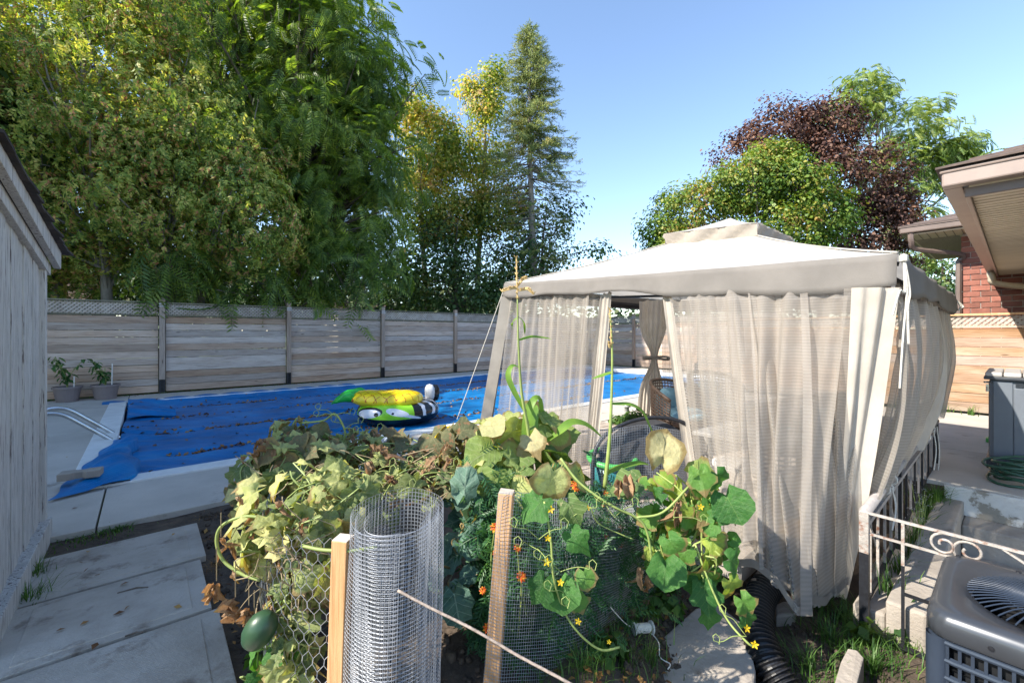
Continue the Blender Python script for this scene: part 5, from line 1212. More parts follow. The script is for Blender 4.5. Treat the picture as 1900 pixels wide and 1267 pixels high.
def make_tree(name, label, base, top, tr, blobs, nclump, per, crad, size, T, mat, bark='bark', group=None, up=.6, outw=.8, tipz=-.3, flat=.7, limbs=26, inner=.35, lump=.2, twigs=0, fork=.25, cat='tree', extra=None, trunkpts=None):
    base, top = Vector(base), Vector(top); r = thing(name, label, cat, base, group)
    C, d = blobpts(blobs, nclump, inner, lump)
    q = MB(); ctrl = [base, base.lerp(top, .35)+Vector((R.uniform(-.15,.15), R.uniform(-.1,.1), 0)), base.lerp(top, .7)+Vector((R.uniform(-.2,.2), R.uniform(-.1,.1), 0)), top] if trunkpts is None else [Vector(p) for p in trunkpts]
    tp = curve_pts(ctrl, 6); q.tube(tp, [tr*(1-.85*k/(len(tp)-1)) for k in range(len(tp))], 9, cap=False)
    ends = []
    for k in range(min(limbs, nclump)):
        c = Vector(C[k]); f = min(.95, max(fork, (c.z-base.z)/(top.z-base.z)*R.uniform(.45, .85))); s = tp[int(f*(len(tp)-1))]
        limb(q, s, c, tr*(1-.8*f)*.45, .012, 5); ends.append((s, c))
    for k in range(twigs):
        s, c = R.choice(ends); m_ = s.lerp(c, R.uniform(.5, .95)); t_ = m_+Vector((R.gauss(0,1), R.gauss(0,1), R.gauss(.1,.7)))*crad*1.3; q.tube([m_, m_.lerp(t_, .5)+Vector((0,0,.05*crad)), t_], [.018, .012, .005], 4, cap=False)
    q.build('trunk', M[bark], r, smooth=True)
    N_ = nclump*per; cc = np.repeat(C, per, 0); dd = np.repeat(d, per, 0)
    g3 = NR.normal(0, 1, (N_, 3)); g3 *= np.minimum(1, 2.0/np.maximum(np.linalg.norm(g3, axis=1, keepdims=True), .01))
    cs = np.repeat(NR.uniform(.55, 1.35, nclump), per)[:, None]
    pos = cc+g3*crad*cs*np.array([1, 1, flat])
    n = nrmz(g3*.6+dd*outw*.5+np.array([0, 0, up])+NR.normal(0, .35, (N_, 3))); tip = nrmz(dd*outw+g3*.5+np.array([0, 0, tipz])+NR.normal(0, .45, (N_, 3)))
    Mx = frames(n, tip); sc = size*NR.uniform(.65, 1.25, N_)
    Ts = T if isinstance(T, list) else [T]; Vs, Fs, b = [], [], 0
    for k, (Tv, Tf) in enumerate(Ts):
        m = np.arange(N_) % len(Ts) == k; V, F = scatter(Tv, Tf, Mx[m], pos[m], sc[m]); Vs.append(V); Fs.append(F+b); b += len(V)
    ob = npmesh('crown', np.concatenate(Vs), np.concatenate(Fs), mat, r); 
    if extra:
        emat, frac, esz, eT, ename = extra; k = NR.random(N_) < frac*np.repeat((NR.random(nclump) < .45), per)*2
        V, F = scatter(eT[0], eT[1], Mx[k], pos[k]+np.array([0, 0, -.02]), sc[k]*esz); npmesh(ename, V, F, emat, r)
    return r
M['cedar'] = leaf_mat('cedar_foliage', [(.14,(.06,.125,.03)), (.38,(.17,.26,.055)), (.6,(.34,.41,.09)), (.85,(.60,.54,.17))], .45, .6, pos=.8, tcol=(1.5,1.5,.5))
M['cedar_cone'] = leaf_mat('cedar_cones', [(.2,(.36,.15,.07)), (.6,(.60,.29,.14)), (.9,(.72,.44,.24))], .2, .8, pos=3, tcol=(1.2,1,.7))
M['walnut'] = leaf_mat('walnut_foliage', [(.15,(.06,.115,.03)), (.5,(.135,.215,.05)), (.8,(.26,.34,.07)), (.97,(.44,.50,.11))], .45, .45, pos=.5, tcol=(1.7,1.7,.45), spec=.5)
M['bright'] = leaf_mat('bright_foliage', [(.15,(.05,.11,.015)), (.6,(.12,.2,.02)), (.9,(.25,.28,.03))], .5, .5, pos=.5, tcol=(1.7,1.5,.4))
M['ymaple'] = leaf_mat('yellowing_foliage', [(.15,(.09,.15,.035)), (.40,(.22,.29,.06)), (.58,(.42,.42,.10)), (.74,(.62,.46,.18)), (.95,(.66,.38,.24))], .5, .6, pos=.45, tcol=(1.5,1.6,.6))
M['olive'] = leaf_mat('olive_foliage', [(.15,(.03,.075,.028)), (.5,(.07,.13,.04)), (.8,(.14,.2,.05)), (.97,(.32,.26,.08))], .3, .6, pos=.6)
M['spruce'] = leaf_mat('spruce_foliage', [(.12,(.09,.14,.05)), (.45,(.19,.25,.07)), (.75,(.38,.38,.11)), (.97,(.46,.34,.15))], .15, .6, pos=.8)
M['green_maple'] = leaf_mat('green_maple_foliage', [(.12,(.04,.10,.018)), (.42,(.11,.2,.03)), (.68,(.23,.3,.045)), (.86,(.42,.34,.08)), (.97,(.5,.24,.13))], .32, .5, pos=.55, tcol=(1.4,1.4,.4))
M['crimson'] = leaf_mat('crimson_maple_foliage', [(.12,(.04,.022,.022)), (.5,(.10,.055,.045)), (.8,(.22,.12,.08)), (.97,(.34,.2,.11))], .2, .6, pos=.6, tcol=(1.4,.7,.5), spec=.2)
M['locust'] = leaf_mat('locust_foliage', [(.12,(.09,.16,.05)), (.5,(.19,.27,.07)), (.85,(.36,.4,.1))], .4, .5, pos=.4)
M['backdrop'] = leaf_mat('shade_foliage', [(.15,(.02,.045,.015)), (.6,(.045,.085,.025)), (.95,(.12,.14,.04))], .3, .6, pos=.3)
SP = [T_spray(i) for i in range(4)]; ND = [T_needle(i) for i in range(3)]; LF = [T_leaf(.62), T_leaf(.8, .05), T_leaf(.5, .2)]; PN = T_pinnate(9, .34, .10, .38); PL_ = T_pinnate(7, .28, .17, .3)
gh = 'cedars standing behind the left fence'
def gb(px, D): p = P(px, HOR, D); return (p.x, p.y, -.05)
cone = (M['cedar_cone'], .6, .68, T_spray(9, 7), 'seed_cones')
for (lb, px, D, tpx, tz, blobs, nc, seed) in (
    ('leftmost rusty tipped cedar above the shed roof, leaning slightly left', 120, 10.6, 60, 10.5, [(40,120,10.6,150,190,1.4), (90,330,10.3,150,160,1.2), (10,-60,10.8,150,160,.8), (150,480,10.2,90,90,.35), (-120,200,10.8,150,260,1.0)], 230, 1),
    ('cedar with a pale slanting bare trunk beside the shed roof', 205, 10.0, 150, 9.6, [(200,150,10.0,120,180,1.2), (190,330,9.9,120,140,1.0), (215,-20,10.2,110,120,.7), (130,470,10.0,70,60,.3)], 190, 2),
    ('middle cedar with many brown cone clusters behind the first fence post', 315, 10.3, 300, 8.9, [(300,230,10.1,110,140,1.1), (310,370,10.0,110,110,1.0), (290,60,10.4,80,120,.7), (330,470,10.3,80,60,.25)], 180, 3),
    ('lower right cedar with drooping tips near the dark walnut tree', 350, 10.9, 400, 6.6, [(420,300,10.5,95,110,1), (460,400,10.4,85,90,.9), (380,220,10.6,70,90,.6), (420,450,10.6,90,60,.3)], 130, 4)):
    b = gb(px, D); t_ = P(tpx, HOR, D); 
    make_tree('cedar_tree', lb, b, (t_.x, t_.y, tz), .13, blobs, int(nc*1.15), 30, .26, .27, SP, M['cedar'], 'bark_grey', gh, up=.3, outw=.9, tipz=-.9, flat=1.1, limbs=34, inner=.55, twigs=50, extra=cone)
make_tree('walnut_tree', 'huge dark green tree with feathery drooping leaves filling the upper left of the sky', gb(600, 14), (P(430,-140,14).x, 14.2, 14.0), .26,
    [(460,30,13.6,150,150,1.5), (590,80,14,130,160,1.5), (600,260,13.6,140,150,1.6), (650,390,13.4,110,110,.9), (520,220,13.2,100,140,1), (700,130,14,85,70,.42), (560,-80,14.5,120,80,.8), (400,-60,14,170,100,.9), (600,480,13.2,110,60,.5), (690,290,13.8,80,70,.4), (250,-40,13.5,150,90,.5)],
    470, 17, .46, .56, PN, M['walnut'], 'bark', None, up=.7, outw=1.0, tipz=-.45, flat=.6, limbs=470, inner=.3, twigs=40, fork=.3)
make_tree('background_tree', 'sunlit yellow green tree glowing behind the cedars at the top left corner', gb(-60, 15), (P(-20,HOR,15).x, 15, 13), .2, [(-20,60,15,130,130,1), (60,-20,15,110,110,1), (-80,250,15,150,150,.6), (200,-60,15.5,130,70,.5)], 110, 60, .6, .2, LF, M['bright'], 'bark', None, twigs=20)
make_tree('background_tree', 'dense shaded trees filling the gaps behind the cedar trunks', gb(300, 15.5), (P(300,HOR,15.5).x, 15.5, 7), .15, [(100,380,15.5,150,120,1), (330,380,15.5,150,130,1), (520,420,15.5,120,110,.8), (200,520,15.5,170,60,.8), (450,540,15.5,170,50,.7), (230,250,15.5,180,80,.8)], 210, 46, .55, .22, LF, M['backdrop'], 'bark')
# low ailanthus fronds over the fence
for lb, bl, b0 in (('sumac shrub with bright feathery fronds leaning over the fence by its second post', [(560,520,10.9,75,50), (440,520,10.4,60,35)], gb(520, 11.4)),
               ('small sumac with pale green fronds between the cedar trunks', [(320,490,9.9,50,35)], gb(318, 10.3)), ('sumac shrub with dark fronds beside the third fence post', [(640,500,12,60,45), (700,530,12.5,40,30)], gb(660, 12.6))):
    make_tree('sumac_shrub', lb, b0, (b0[0], b0[1], 2.2), .04, [(x, y, D, rx, ry) for x, y, D, rx, ry in bl], 20, 5, .28, .72, T_pinnate(11, .26, .06, .5, .008), M['walnut'], 'bark', 'sumac shrubs behind the fence', up=.9, outw=.8, tipz=-.25, limbs=14, cat='shrub')
mid = 'thin trees behind the middle of the fence'
make_tree('maple_tree', 'tall thin tree with peach and yellow leaves right of the walnut', gb(800, 19), (P(775,HOR,19).x, 19, 10.8), .16, [(775,230,19,42,50,.5), (790,310,19,65,55,1), (820,260,19,45,60,.5), (800,400,19,80,60,1), (770,190,19,22,26,.16)], 330, 40, .30, .16, LF, M['ymaple'], 'bark_grey', mid, twigs=60, inner=.15, limbs=16, fork=.45)
make_tree('maple_tree', 'taller thin tree with yellow green top left of the spruce', gb(885, 20), (P(900,HOR,20).x, 20, 13.2), .17, [(900,190,20,38,55,.6), (915,130,20,16,20,.12), (880,290,20,60,60,1), (870,160,20,22,25,.16), (930,380,19.6,70,60,1), (860,400,19.6,70,60,.8)], 350, 40, .30, .16, LF, M['ymaple'], 'bark_grey', mid, twigs=60, inner=.2, limbs=16, fork=.45)
make_tree('background_tree', 'shaded green bushy tree low between the walnut and the spruce', gb(850, 18), (P(850,HOR,18).x, 18, 6), .15, [(810,480,18,75,60,1), (900,500,18,80,55,1), (960,520,18,60,40,.6), (760,540,17.6,50,35,.5), (870,560,18,110,30,.9), (850,430,18.5,80,50,.6), (960,450,18.5,50,60,.4)], 270, 44, .45, .16, LF, M['olive'], 'bark', mid, twigs=40, limbs=12, fork=.4)
make_tree('background_tree', 'green branchy tree at the foot of the spruce reaching above the gazebo corner', gb(1010, 19), (P(1015,HOR,19).x, 19, 6.8), .12, [(1030,400,19,40,30,.5), (1000,470,19,60,50,.8), (1060,480,19,42,22,.22), (1050,385,19,25,16,.2), (1110,468,19,26,14,.14), (990,540,19,70,40,.8)], 78, 30, .38, .17, LF, M['olive'], 'bark', mid, twigs=60, limbs=14, fork=.45)
# spruce
sp = thing('spruce_tree', 'tall narrow spruce with bare grey trunk rising above the middle trees', 'tree', gb(990, 18.2))
D = 18.2; zt = P(985, 44, D).z; bx0 = P(990, HOR, D).x; tx0 = P(983, HOR, D).x
q = MB(); q.tube([(bx0, D, -.05), (bx0, D, 4), (tx0, D, 9), (tx0, D, zt-.1)], [.19, .17, .09, .01], 9); 
C, dd = [], []; zz = 3.2
while zz < zt-.15:
    f = (zt-zz)/(zt-3.2); Lb = float(np.interp(f, [0,.05,.1,.19,.28,.37,.46,.55,.7,1], [.1,.45,.72,1.1,1.3,1.55,1.95,2.1,1.8,1.3])); nbr = 10 if f < .6 else 7; 
    xc = bx0+(tx0-bx0)*max(0, (zz-4)/5) if zz < 9 else tx0
    for k in range(nbr):
        a = R.uniform(0, 6.28); L_ = Lb*R.uniform(.55, 1.1); dr = -.32 if f > .3 else .12
        p0 = Vector((xc, D, zz)); p1 = p0+Vector((math.cos(a)*L_*.5, math.sin(a)*L_*.5, dr*L_*.5+.05)); p2 = p0+Vector((math.cos(a)*L_, math.sin(a)*L_, dr*L_+(.12*L_)))
        q.tube([p0, p1, p2], [.022*(.4+f), .014*(.4+f), .004], 4, cap=False)
        n_ = int(L_*(26 if f < .5 else 9)+2)
        for _ in range(n_):
            t = R.uniform(.15 if f < .45 else .5, 1); pp = p0.lerp(p1, t*2) if t < .5 else p1.lerp(p2, t*2-1)
            C.append((pp.x+R.gauss(0,.05), pp.y+R.gauss(0,.05), pp.z-abs(R.gauss(0, .06)))); dd.append((math.cos(a)+R.gauss(0,.55), math.sin(a)+R.gauss(0,.55), R.uniform(-.6,.35)))
    zz += .20 if f < .6 else .27
q.build('trunk', M['bark_grey'], sp, smooth=True)
C, dd = np.array(C), np.array(dd); n_ = np.zeros_like(C); n_[:, 2] = 1; n_ += NR.normal(0, .3, C.shape); Vs, Fs, b = [], [], 0; Mx = frames(n_, dd); sc = .27*NR.uniform(.7, 1.3, len(C))
for k, (Tv, Tf) in enumerate(ND):
    m = np.arange(len(C)) % 3 == k; V, F = scatter(Tv, Tf, Mx[m], C[m], sc[m]); Vs.append(V); Fs.append(F+b); b += len(V)
npmesh('crown', np.concatenate(Vs), np.concatenate(Fs), M['spruce'], sp)
# right hand trees
make_tree('maple_tree', 'dense round maple with dark crimson leaves above the gazebo peak', gb(1530, 22), (P(1510,HOR,22).x, 22, 12), .3, [(1450,245,22,75,50,1), (1540,235,22,60,42,.7), (1400,300,22,75,60,.8), (1570,340,22,90,70,1.2), (1620,420,22,80,50,.9), (1590,470,22,90,35,.6), (1500,330,21.5,90,70,1), (1690,495,22,30,22,.12), (1650,380,22,45,32,.3)], 520, 60, .34, .17, LF, M['crimson'], 'bark', None, twigs=30, inner=.45, lump=.12)
make_tree('maple_tree', 'rounded green maple with orange tinged tips left of the crimson tree', gb(1390, 19.5), (P(1390,HOR,19.5).x, 19.5, 8), .25, [(1390,345,19.4,85,55,1.2), (1290,390,19.5,70,48,1), (1470,360,19,75,65,1.2), (1520,410,19,60,60,.8), (1230,435,19.5,42,30,.45), (1420,440,19,130,50,1), (1440,300,19.2,50,35,.35), (1250,470,19,50,25,.3)], 520, 60, .30, .15, LF, M['green_maple'], 'bark', None, twigs=20, inner=.45, lump=.14)
make_tree('locust_tree', 'airy light green locust tree spreading behind the crimson maple', gb(1640, 27), (P(1650,HOR,27).x, 27, 13.5), .25, [(1600,190,27,60,40,.8), (1680,240,27,80,50,1), (1640,310,27,90,60,1), (1740,290,27,60,45,.9), (1775,275,27,52,20,.6), (1720,200,27,40,22,.3), (1790,335,27,42,16,.45), (1670,400,27,60,40,.6), (1590,150,27,24,14,.2), (1700,470,27,50,40,.4), (1545,210,27,30,22,.2)], 330, 15, .42, .5, PL_, M['locust'], 'bark_grey', None, up=.9, outw=.9, tipz=-.2, flat=.5, limbs=70, inner=.1, twigs=110)
make_tree('background_tree', 'dark green tree showing under the brick house eaves beside the gazebo', gb(1745, 16), (P(1745,HOR,16).x, 16, 4.2), .12, [(1745,520,16,38,36,1), (1720,560,16,60,28,1)], 46, 40, .35, .15, LF, M['olive'], 'bark')
make_tree('background_tree', 'light green feathery treetop above the right roof edge', gb(1905, 24), (P(1905,HOR,24).x, 24, 11), .15, [(1900,300,24,45,26,1), (1875,312,24,25,9,.4), (1930,340,24,60,40,1)], 40, 12, .5, .55, PL_, M['walnut'], 'bark', up=.9)
# trees outside the frame to the left whose shade lies over the pool
gsh = 'shade trees along the left boundary'
for i, (x, y, h, rr_, lb) in enumerate(((-13.5, 6.5, 10.5, 2.4, 'broad shade tree left of the pool nearest the fence corner'), (-14.0, 2.6, 10.5, 2.7, 'broad shade tree left of the shed'), (-12.6, -.3, 10.4, 2.1, 'shade tree behind the shed to the left of the camera'), (-13.0, 9.6, 8.5, 2.0, 'shade tree close to the far left fence end'))):
    c = (x*FPX/1+950)
    r = thing('shade_tree', lb, 'tree', (x, y, -.05), gsh)
    q = MB(); q.tube([(x, y, -.05), (x+.1, y, h*.4), (x, y+.1, h*.85)], [.22, .17, .04], 9)
    n_c = 260; d = nrmz(NR.normal(0, 1, (n_c, 3))); Cc = np.array([x, y, h*.60])+d*np.array([rr_, rr_*1.15, h*.40])*(NR.uniform(.1, 1, (n_c, 1))**.5)
    for k in range(24): limb(q, (x, y, h*R.uniform(.3, .7)), Cc[k], .07, .012, 5)
    q.build('trunk', M['bark'], r, smooth=True); cc = np.repeat(Cc, 55, 0); g3 = NR.normal(0, 1, cc.shape); pos = cc+g3*.5; Mx = frames(g3*.5+np.array([0,0,.7]), NR.normal(0, 1, cc.shape))
    V, F = scatter(LF[1][0], LF[1][1], Mx, pos, .27*NR.uniform(.7, 1.3, len(cc))); npmesh('crown', V, F, M['olive'], r)
# far woods beyond the trees
Cw = []
for _ in range(1000):
    px = R.uniform(-300, 1000); D = R.uniform(24, 34); Cw.append(P(px, R.uniform(470, 620) if px < 760 else R.uniform(545, 620), D))
for _ in range(170): px = R.uniform(1000, 2100); D = R.uniform(30, 38); Cw.append(P(px, R.uniform(560, 620), D))
Cw = np.array(Cw); cc = np.repeat(Cw, 26, 0); g3 = NR.normal(0, 1, cc.shape); pos = cc+g3*.8
V, F = scatter(LF[1][0], LF[1][1], frames(g3*.5+np.array([0,-.3,.7]), NR.normal(0, 1, cc.shape)), pos, .42*NR.uniform(.7, 1.3, len(cc))); o = npmesh('far_woods', V, F, M['backdrop'], loc=(-10, 28, 0)); tag(o, 'distant mass of green treetops behind the fence and trunks', 'woods', kind='stuff')

# ================================================================== VEGETABLE BED
LM = {}
M['wm_leaf'] = bigleaf_mat('melon_leaf', [(.1,(.09,.14,.05)), (.4,(.21,.26,.085)), (.65,(.44,.46,.16)), (.85,(.56,.53,.22)), (1,(.56,.46,.25))], (.42,.42,.26), (.36,.28,.17), .62, .3)
M['sq_leaf'] = bigleaf_mat('squash_leaf', [(.1,(.09,.16,.05)), (.4,(.2,.28,.07)), (.65,(.34,.4,.11)), (.85,(.48,.5,.2)), (1,(.6,.56,.22))], (.42,.45,.24), (.42,.37,.2), .64, .35)
M['cu_leaf'] = bigleaf_mat('cucumber_leaf', [(.1,(.04,.14,.03)), (.45,(.085,.23,.045)), (.75,(.19,.34,.06)), (.93,(.42,.46,.07)), (1,(.6,.55,.08))], (.16,.28,.08), (.35,.32,.06), .68, .4, .4)
M['kale_leaf'] = bigleaf_mat('kale_leaf', [(.1,(.045,.11,.075)), (.5,(.085,.17,.12)), (.9,(.16,.25,.17))], (.3,.4,.3), None, .6, .2, .5, (1.1,1.2,.7))
M['dry_leaf'] = bigleaf_mat('dry_leaf', [(.1,(.20,.11,.06)), (.5,(.36,.22,.12)), (.9,(.50,.34,.20))], (.3,.2,.12), (.2,.12,.07), .6, .25, .8, (1.3,1.0,.6))
M['pale_leaf'] = bigleaf_mat('pale_leaf', [(.1,(.42,.42,.20)), (.6,(.55,.50,.26)), (1,(.6,.5,.25))], (.5,.45,.3), (.4,.3,.18), .66, .4, .6, (1.2,1.1,.6))
M['brownolive_leaf'] = bigleaf_mat('withering_leaf', [(.1,(.09,.11,.05)), (.5,(.16,.15,.07)), (.9,(.25,.18,.09))], (.28,.25,.14), (.26,.14,.07), .55, .25, .7)
def LMset(key, mat, kinds):
    LM[key] = [leaf_template(k, 3+i*7).mesh('leaf', M[mat], smooth=True) for i, k in enumerate(kinds*2)]
LMset('wm', 'wm_leaf', ['lobed']*4+['five']); LMset('sq', 'sq_leaf', ['five', 'round', 'five', 'round']); LMset('cu', 'cu_leaf', ['five', 'five', 'round', 'five'])
LMset('kale', 'kale_leaf', ['kale']*4); LMset('dry', 'dry_leaf', ['dry']*4); LMset('pale', 'pale_leaf', ['round', 'five']); LMset('bo', 'brownolive_leaf', ['round', 'lobed', 'five', 'dry'])
def put_leaf(root, key, c, n, tip, s, wx=1.0):
    ob = link(bpy.data.objects.new('leaf', R.choice(LM[key]))); attach(ob, root)
    Mx = orient(n, tip).to_4x4(); Mx = Matrix.Translation(Vector(c)-off(root)) @ Mx @ Matrix.Diagonal((s*wx, s, s, 1)); ob.matrix_basis = Mx; return ob
def leafmass(root, key, blobs, n, size, up=.7, cam_=.35, droop=.35, stems=None, smat='stem', sr=.003):
    """leaves through ellipsoids given as (px, py, D, rpx, rpy, rd)"""
    w = [b[3]*b[4] for b in blobs]
    for _ in range(n):
        b = R.choices(blobs, w)[0]; c = P(b[0], b[1], b[2]); rx, rz = b[3]*b[2]/FPX, b[4]*b[2]/FPX
        d = Vector((R.gauss(0,1), R.gauss(0,1), R.gauss(0,1))).normalized(); r_ = R.uniform(.3, 1)**.5
        p = c+Vector((d.x*rx, d.y*b[5], d.z*rz))*r_
        nrm_ = Vector((d.x*.5+R.gauss(0,.35), d.y*.3-cam_+R.gauss(0,.35), up+d.z*.4+R.gauss(0,.25))); a = R.uniform(0, 6.28)
        tip = Vector((math.cos(a)+d.x*.6, math.sin(a)-.2, -droop)); s = size*R.uniform(.6, 1.3); put_leaf(root, key, p-tip.normalized()*s*.4, nrm_, tip, s)
        if stems is not None and R.random() < .55:
            bs = p-tip.normalized()*s*.4; e = c+Vector((R.uniform(-.5,.5)*rx, R.uniform(-.3,.3)*b[5], -rz*R.uniform(.2,.8))); stems.tube(curve_pts([e, (e+bs)/2+Vector((R.gauss(0,.03), R.gauss(0,.03), .04)), bs], 3), sr, 4, cap=False)
def tendril(q, p, n=1, r=.0016, L_=.1):
    for _ in range(n):
        a = R.uniform(0, 6.28); pts = [Vector(p)]; d = Vector((math.cos(a), math.sin(a)*.5, R.uniform(-.2,.8))).normalized()
        for k in range(14):
            f = k/13; th = f*f*9; pts.append(Vector(p)+d*L_*min(f*1.5, 1)+Vector((.018*math.sin(th)*f, .01*math.cos(th)*f, .018*math.cos(th)*f)))
        q.tube(pts, r, 4, cap=False)
# --- wire cage with melon vine
cage = [Vector((-.50,1.345,0)), Vector((-.60,1.34,0)), Vector((-.74,1.38,0)), Vector((-.85,1.47,0)), Vector((-.92,1.62,0)), Vector((-1.02,1.9,0)), Vector((-1.08,2.25,0)), Vector((-1.0,2.6,0)), Vector((-.8,2.8,0))]
cp_ = curve_pts(cage, 14); cl = [0]
for a, b in zip(cp_[:-1], cp_[1:]): cl.append(cl[-1]+(b-a).length)
def on(path, acc, s):
    s = max(0, min(acc[-1]-1e-6, s)); i = max(0, np.searchsorted(acc, s)-1); f = (s-acc[i])/(acc[i+1]-acc[i]); return path[i].lerp(path[i+1], f)
q = MB(); hx = .040; hh = .036; wr = .0011; ncol = int(cl[-1]/hx); nrow = 19
def hexp(i, j, k): return i, j
for j in range(nrow):
    for i in range(ncol):
        s0 = (i+(.5 if j % 2 else 0))*hx; z0 = -.02+j*hh
        def pt(s, z): p = on(cp_, cl, s); return Vector((p.x+.006*math.sin(z*17+s*9), p.y+.006*math.sin(z*23+s*5), z))
        a, b, c, d = pt(s0, z0), pt(s0, z0+hh*.45), pt(s0+hx*.5, z0+hh), pt(s0-hx*.5, z0+hh)
        q.tube([a, b], wr*1.5, 3, cap=False); q.tube([b, c], wr, 3, cap=False); q.tube([b, d], wr, 3, cap=False)
ob = q.build('wire_cage', M['galv'], loc=(-.8, 1.9, 0)); tag(ob, 'chicken wire cage with hexagonal mesh round the melon vine', 'wire fence')
mv = thing('melon_vine', 'sprawling yellowing melon vine heaped over the chicken wire cage', 'vine', (-.75, 1.9, 0))
sq = MB()
leafmass(mv, 'wm', [(560,930,1.6,120,55,.25), (500,1000,1.5,55,60,.12), (590,990,1.5,50,55,.12), (520,880,1.9,70,45,.2), (640,930,1.75,70,45,.2)], 150, .10, .55, .5, .5, sq)
mv2 = thing('melon_vine', 'duller olive melon vine mounded over the back of the wire cage below the float', 'vine', (-.8, 2.2, 0)); sq2 = MB()
leafmass(mv2, 'wm', [(540,850,2.1,85,45,.25), (640,860,2.1,90,45,.25), (470,905,1.85,30,50,.12), (600,830,2.25,60,35,.15)], 120, .105, .6, .4, .5, sq2)
leafmass(mv2, 'bo', [(640,840,2.2,120,35,.25), (560,810,2.2,50,30,.15), (450,890,1.85,22,35,.1), (560,850,2.0,90,40,.1)], 84, .10, .5, .5, .6, sq2)
leafmass(mv2, 'dry', [(640,840,2.15,120,35,.25), (500,860,1.9,50,40,.1)], 40, .07, .4, .6, .8, sq2, sr=.002); sq2.build('stem', M['stem'], mv2)
leafmass(mv, 'wm', [(550,1110,1.48,55,70,.08), (545,1215,1.4,50,60,.08)], 50, .08, .5, .6, .5, sq)
leafmass(mv, 'cu', [(520,1190,1.5,45,70,.1), (480,1250,1.45,30,40,.06)], 26, .06, .5, .6, .5, sq)
sq.build('stem', M['stem'], mv)
q = MB(); 
for _ in range(75):
    a = P(R.gauss(530, 35), R.gauss(1045, 45), R.uniform(1.36, 1.5)); q.tube(curve_pts([a, a+Vector((R.gauss(0,.03), R.gauss(0,.02), R.gauss(-.02,.03))), a+Vector((R.gauss(0,.05), R.gauss(0,.03), R.gauss(-.05,.04)))], 3), R.uniform(.001,.0024), 4, cap=False)
for _ in range(30):
    a = P(R.uniform(500, 840), max(862, R.gauss(880, 25)), R.uniform(1.75, 2.2)); q.tube(curve_pts([a, a+Vector((R.gauss(0,.05), R.gauss(0,.03), R.gauss(.03,.04))), a+Vector((R.gauss(0,.1), R.gauss(0,.05), R.gauss(.0,.05)))], 4), R.uniform(.001,.0026), 4, cap=False)
q.build('dry_stem', M['stem_dry'], mv)['kind'] = 'stuff'
q = MB()
vn = curve_pts([P(500,962,1.42), P(452,958,1.42), P(412,975,1.42), P(402,1005,1.42), P(415,1040,1.42), P(450,1065,1.41), P(482,1076,1.40)], 7); q.tube(vn, .0052, 6)
q.tube(curve_pts([P(560,1012,1.36), P(600,1020,1.33), P(655,1021,1.32), P(700,1015,1.34)], 6), .0055, 6)
q.tube(curve_pts([P(500,905,1.8), P(560,895,1.8), P(598,898,1.8), P(640,930,1.7)], 6), .0045, 6)
q.tube(curve_pts([P(555,785,2.2), P(600,780,2.2), P(622,768,2.2), P(640,800,2.2), P(634,830,2.2)], 6), .005, 6)
q.tube(curve_pts([P(530,810,2.2), P(548,780,2.2), P(552,775,2.2)], 6), .004, 6); q.tube(curve_pts([P(655,840,2.2), P(668,815,2.2), P(676,800,2.2)], 5), .004, 6)
for c in (P(620,770,2.2), P(640,795,2.2), P(676,802,2.2), P(560,900,1.7), P(640,930,1.6), P(735,920,1.9)): tendril(q, c, 3, .0018, .09)
q.build('vine', M['stem'], mv, smooth=True)
for (px, py, l) in ((410,1003,.06), (402,1085,.09), (437,1115,.085), (462,1130,.10), (472,1165,.07)):
    q = MB(); t_ = P(px, py-52 if py < 1080 else py-70, 1.41); q.tube([t_, P(px, py-8, 1.41)], .0018, 4); q.build('dry_petiole', M['stem_dry'], mv)
    for k in range(3): put_leaf(mv, 'dry', P(px+R.uniform(-6,6), py-10, 1.41+R.uniform(-.01,.01)), (R.uniform(-1,1), -.8, .1), (R.uniform(-.35,.35), 0, -1), l*R.uniform(.8,1.2), .6)
for _ in range(50): put_leaf(mv, 'dry', P(R.gauss(520,45), R.gauss(1010,60), R.uniform(1.4,1.6)), (R.gauss(0,1), -.6, R.uniform(0,1)), (R.gauss(0,.6), 0, -1), .06, .7)
for _ in range(16): put_leaf(mv, 'dry', P(R.gauss(620,60), R.gauss(830,18), R.uniform(2.1,2.3)), (R.gauss(0,1), -.6, R.uniform(0,1)), (R.gauss(0,.6), 0, -1), .08, .8)
put_leaf(mv, 'wm', P(470,950,1.42), (-.2,-.6,.8), (-1,-.1,-.15), .12); put_leaf(mv, 'wm', P(470,985,1.42), (-.5,-.6,.5), (-.5,0,-1), .13, .8); put_leaf(mv, 'wm', P(458,1000,1.44), (-.7,-.5,.3), (-.4,0,-1), .11, .7)
c = P(482,1168,1.36); q = MB(); axd = Vector((.55,-.05,.83)).normalized(); sx_ = axd.orthogonal().normalized(); sy_ = axd.cross(sx_)
q.lathe(c, [(.0,-.064),(.018,-.060),(.034,-.046),(.044,-.024),(.047,.0),(.044,.025),(.033,.046),(.016,.059),(0,.063)], 24, ax=(sx_, sy_, axd)); ob = q.build('melon', M['melon'], loc=c, smooth=True); tag(ob, 'dark green oval melon hanging outside the chicken wire at the lower left', 'melon')
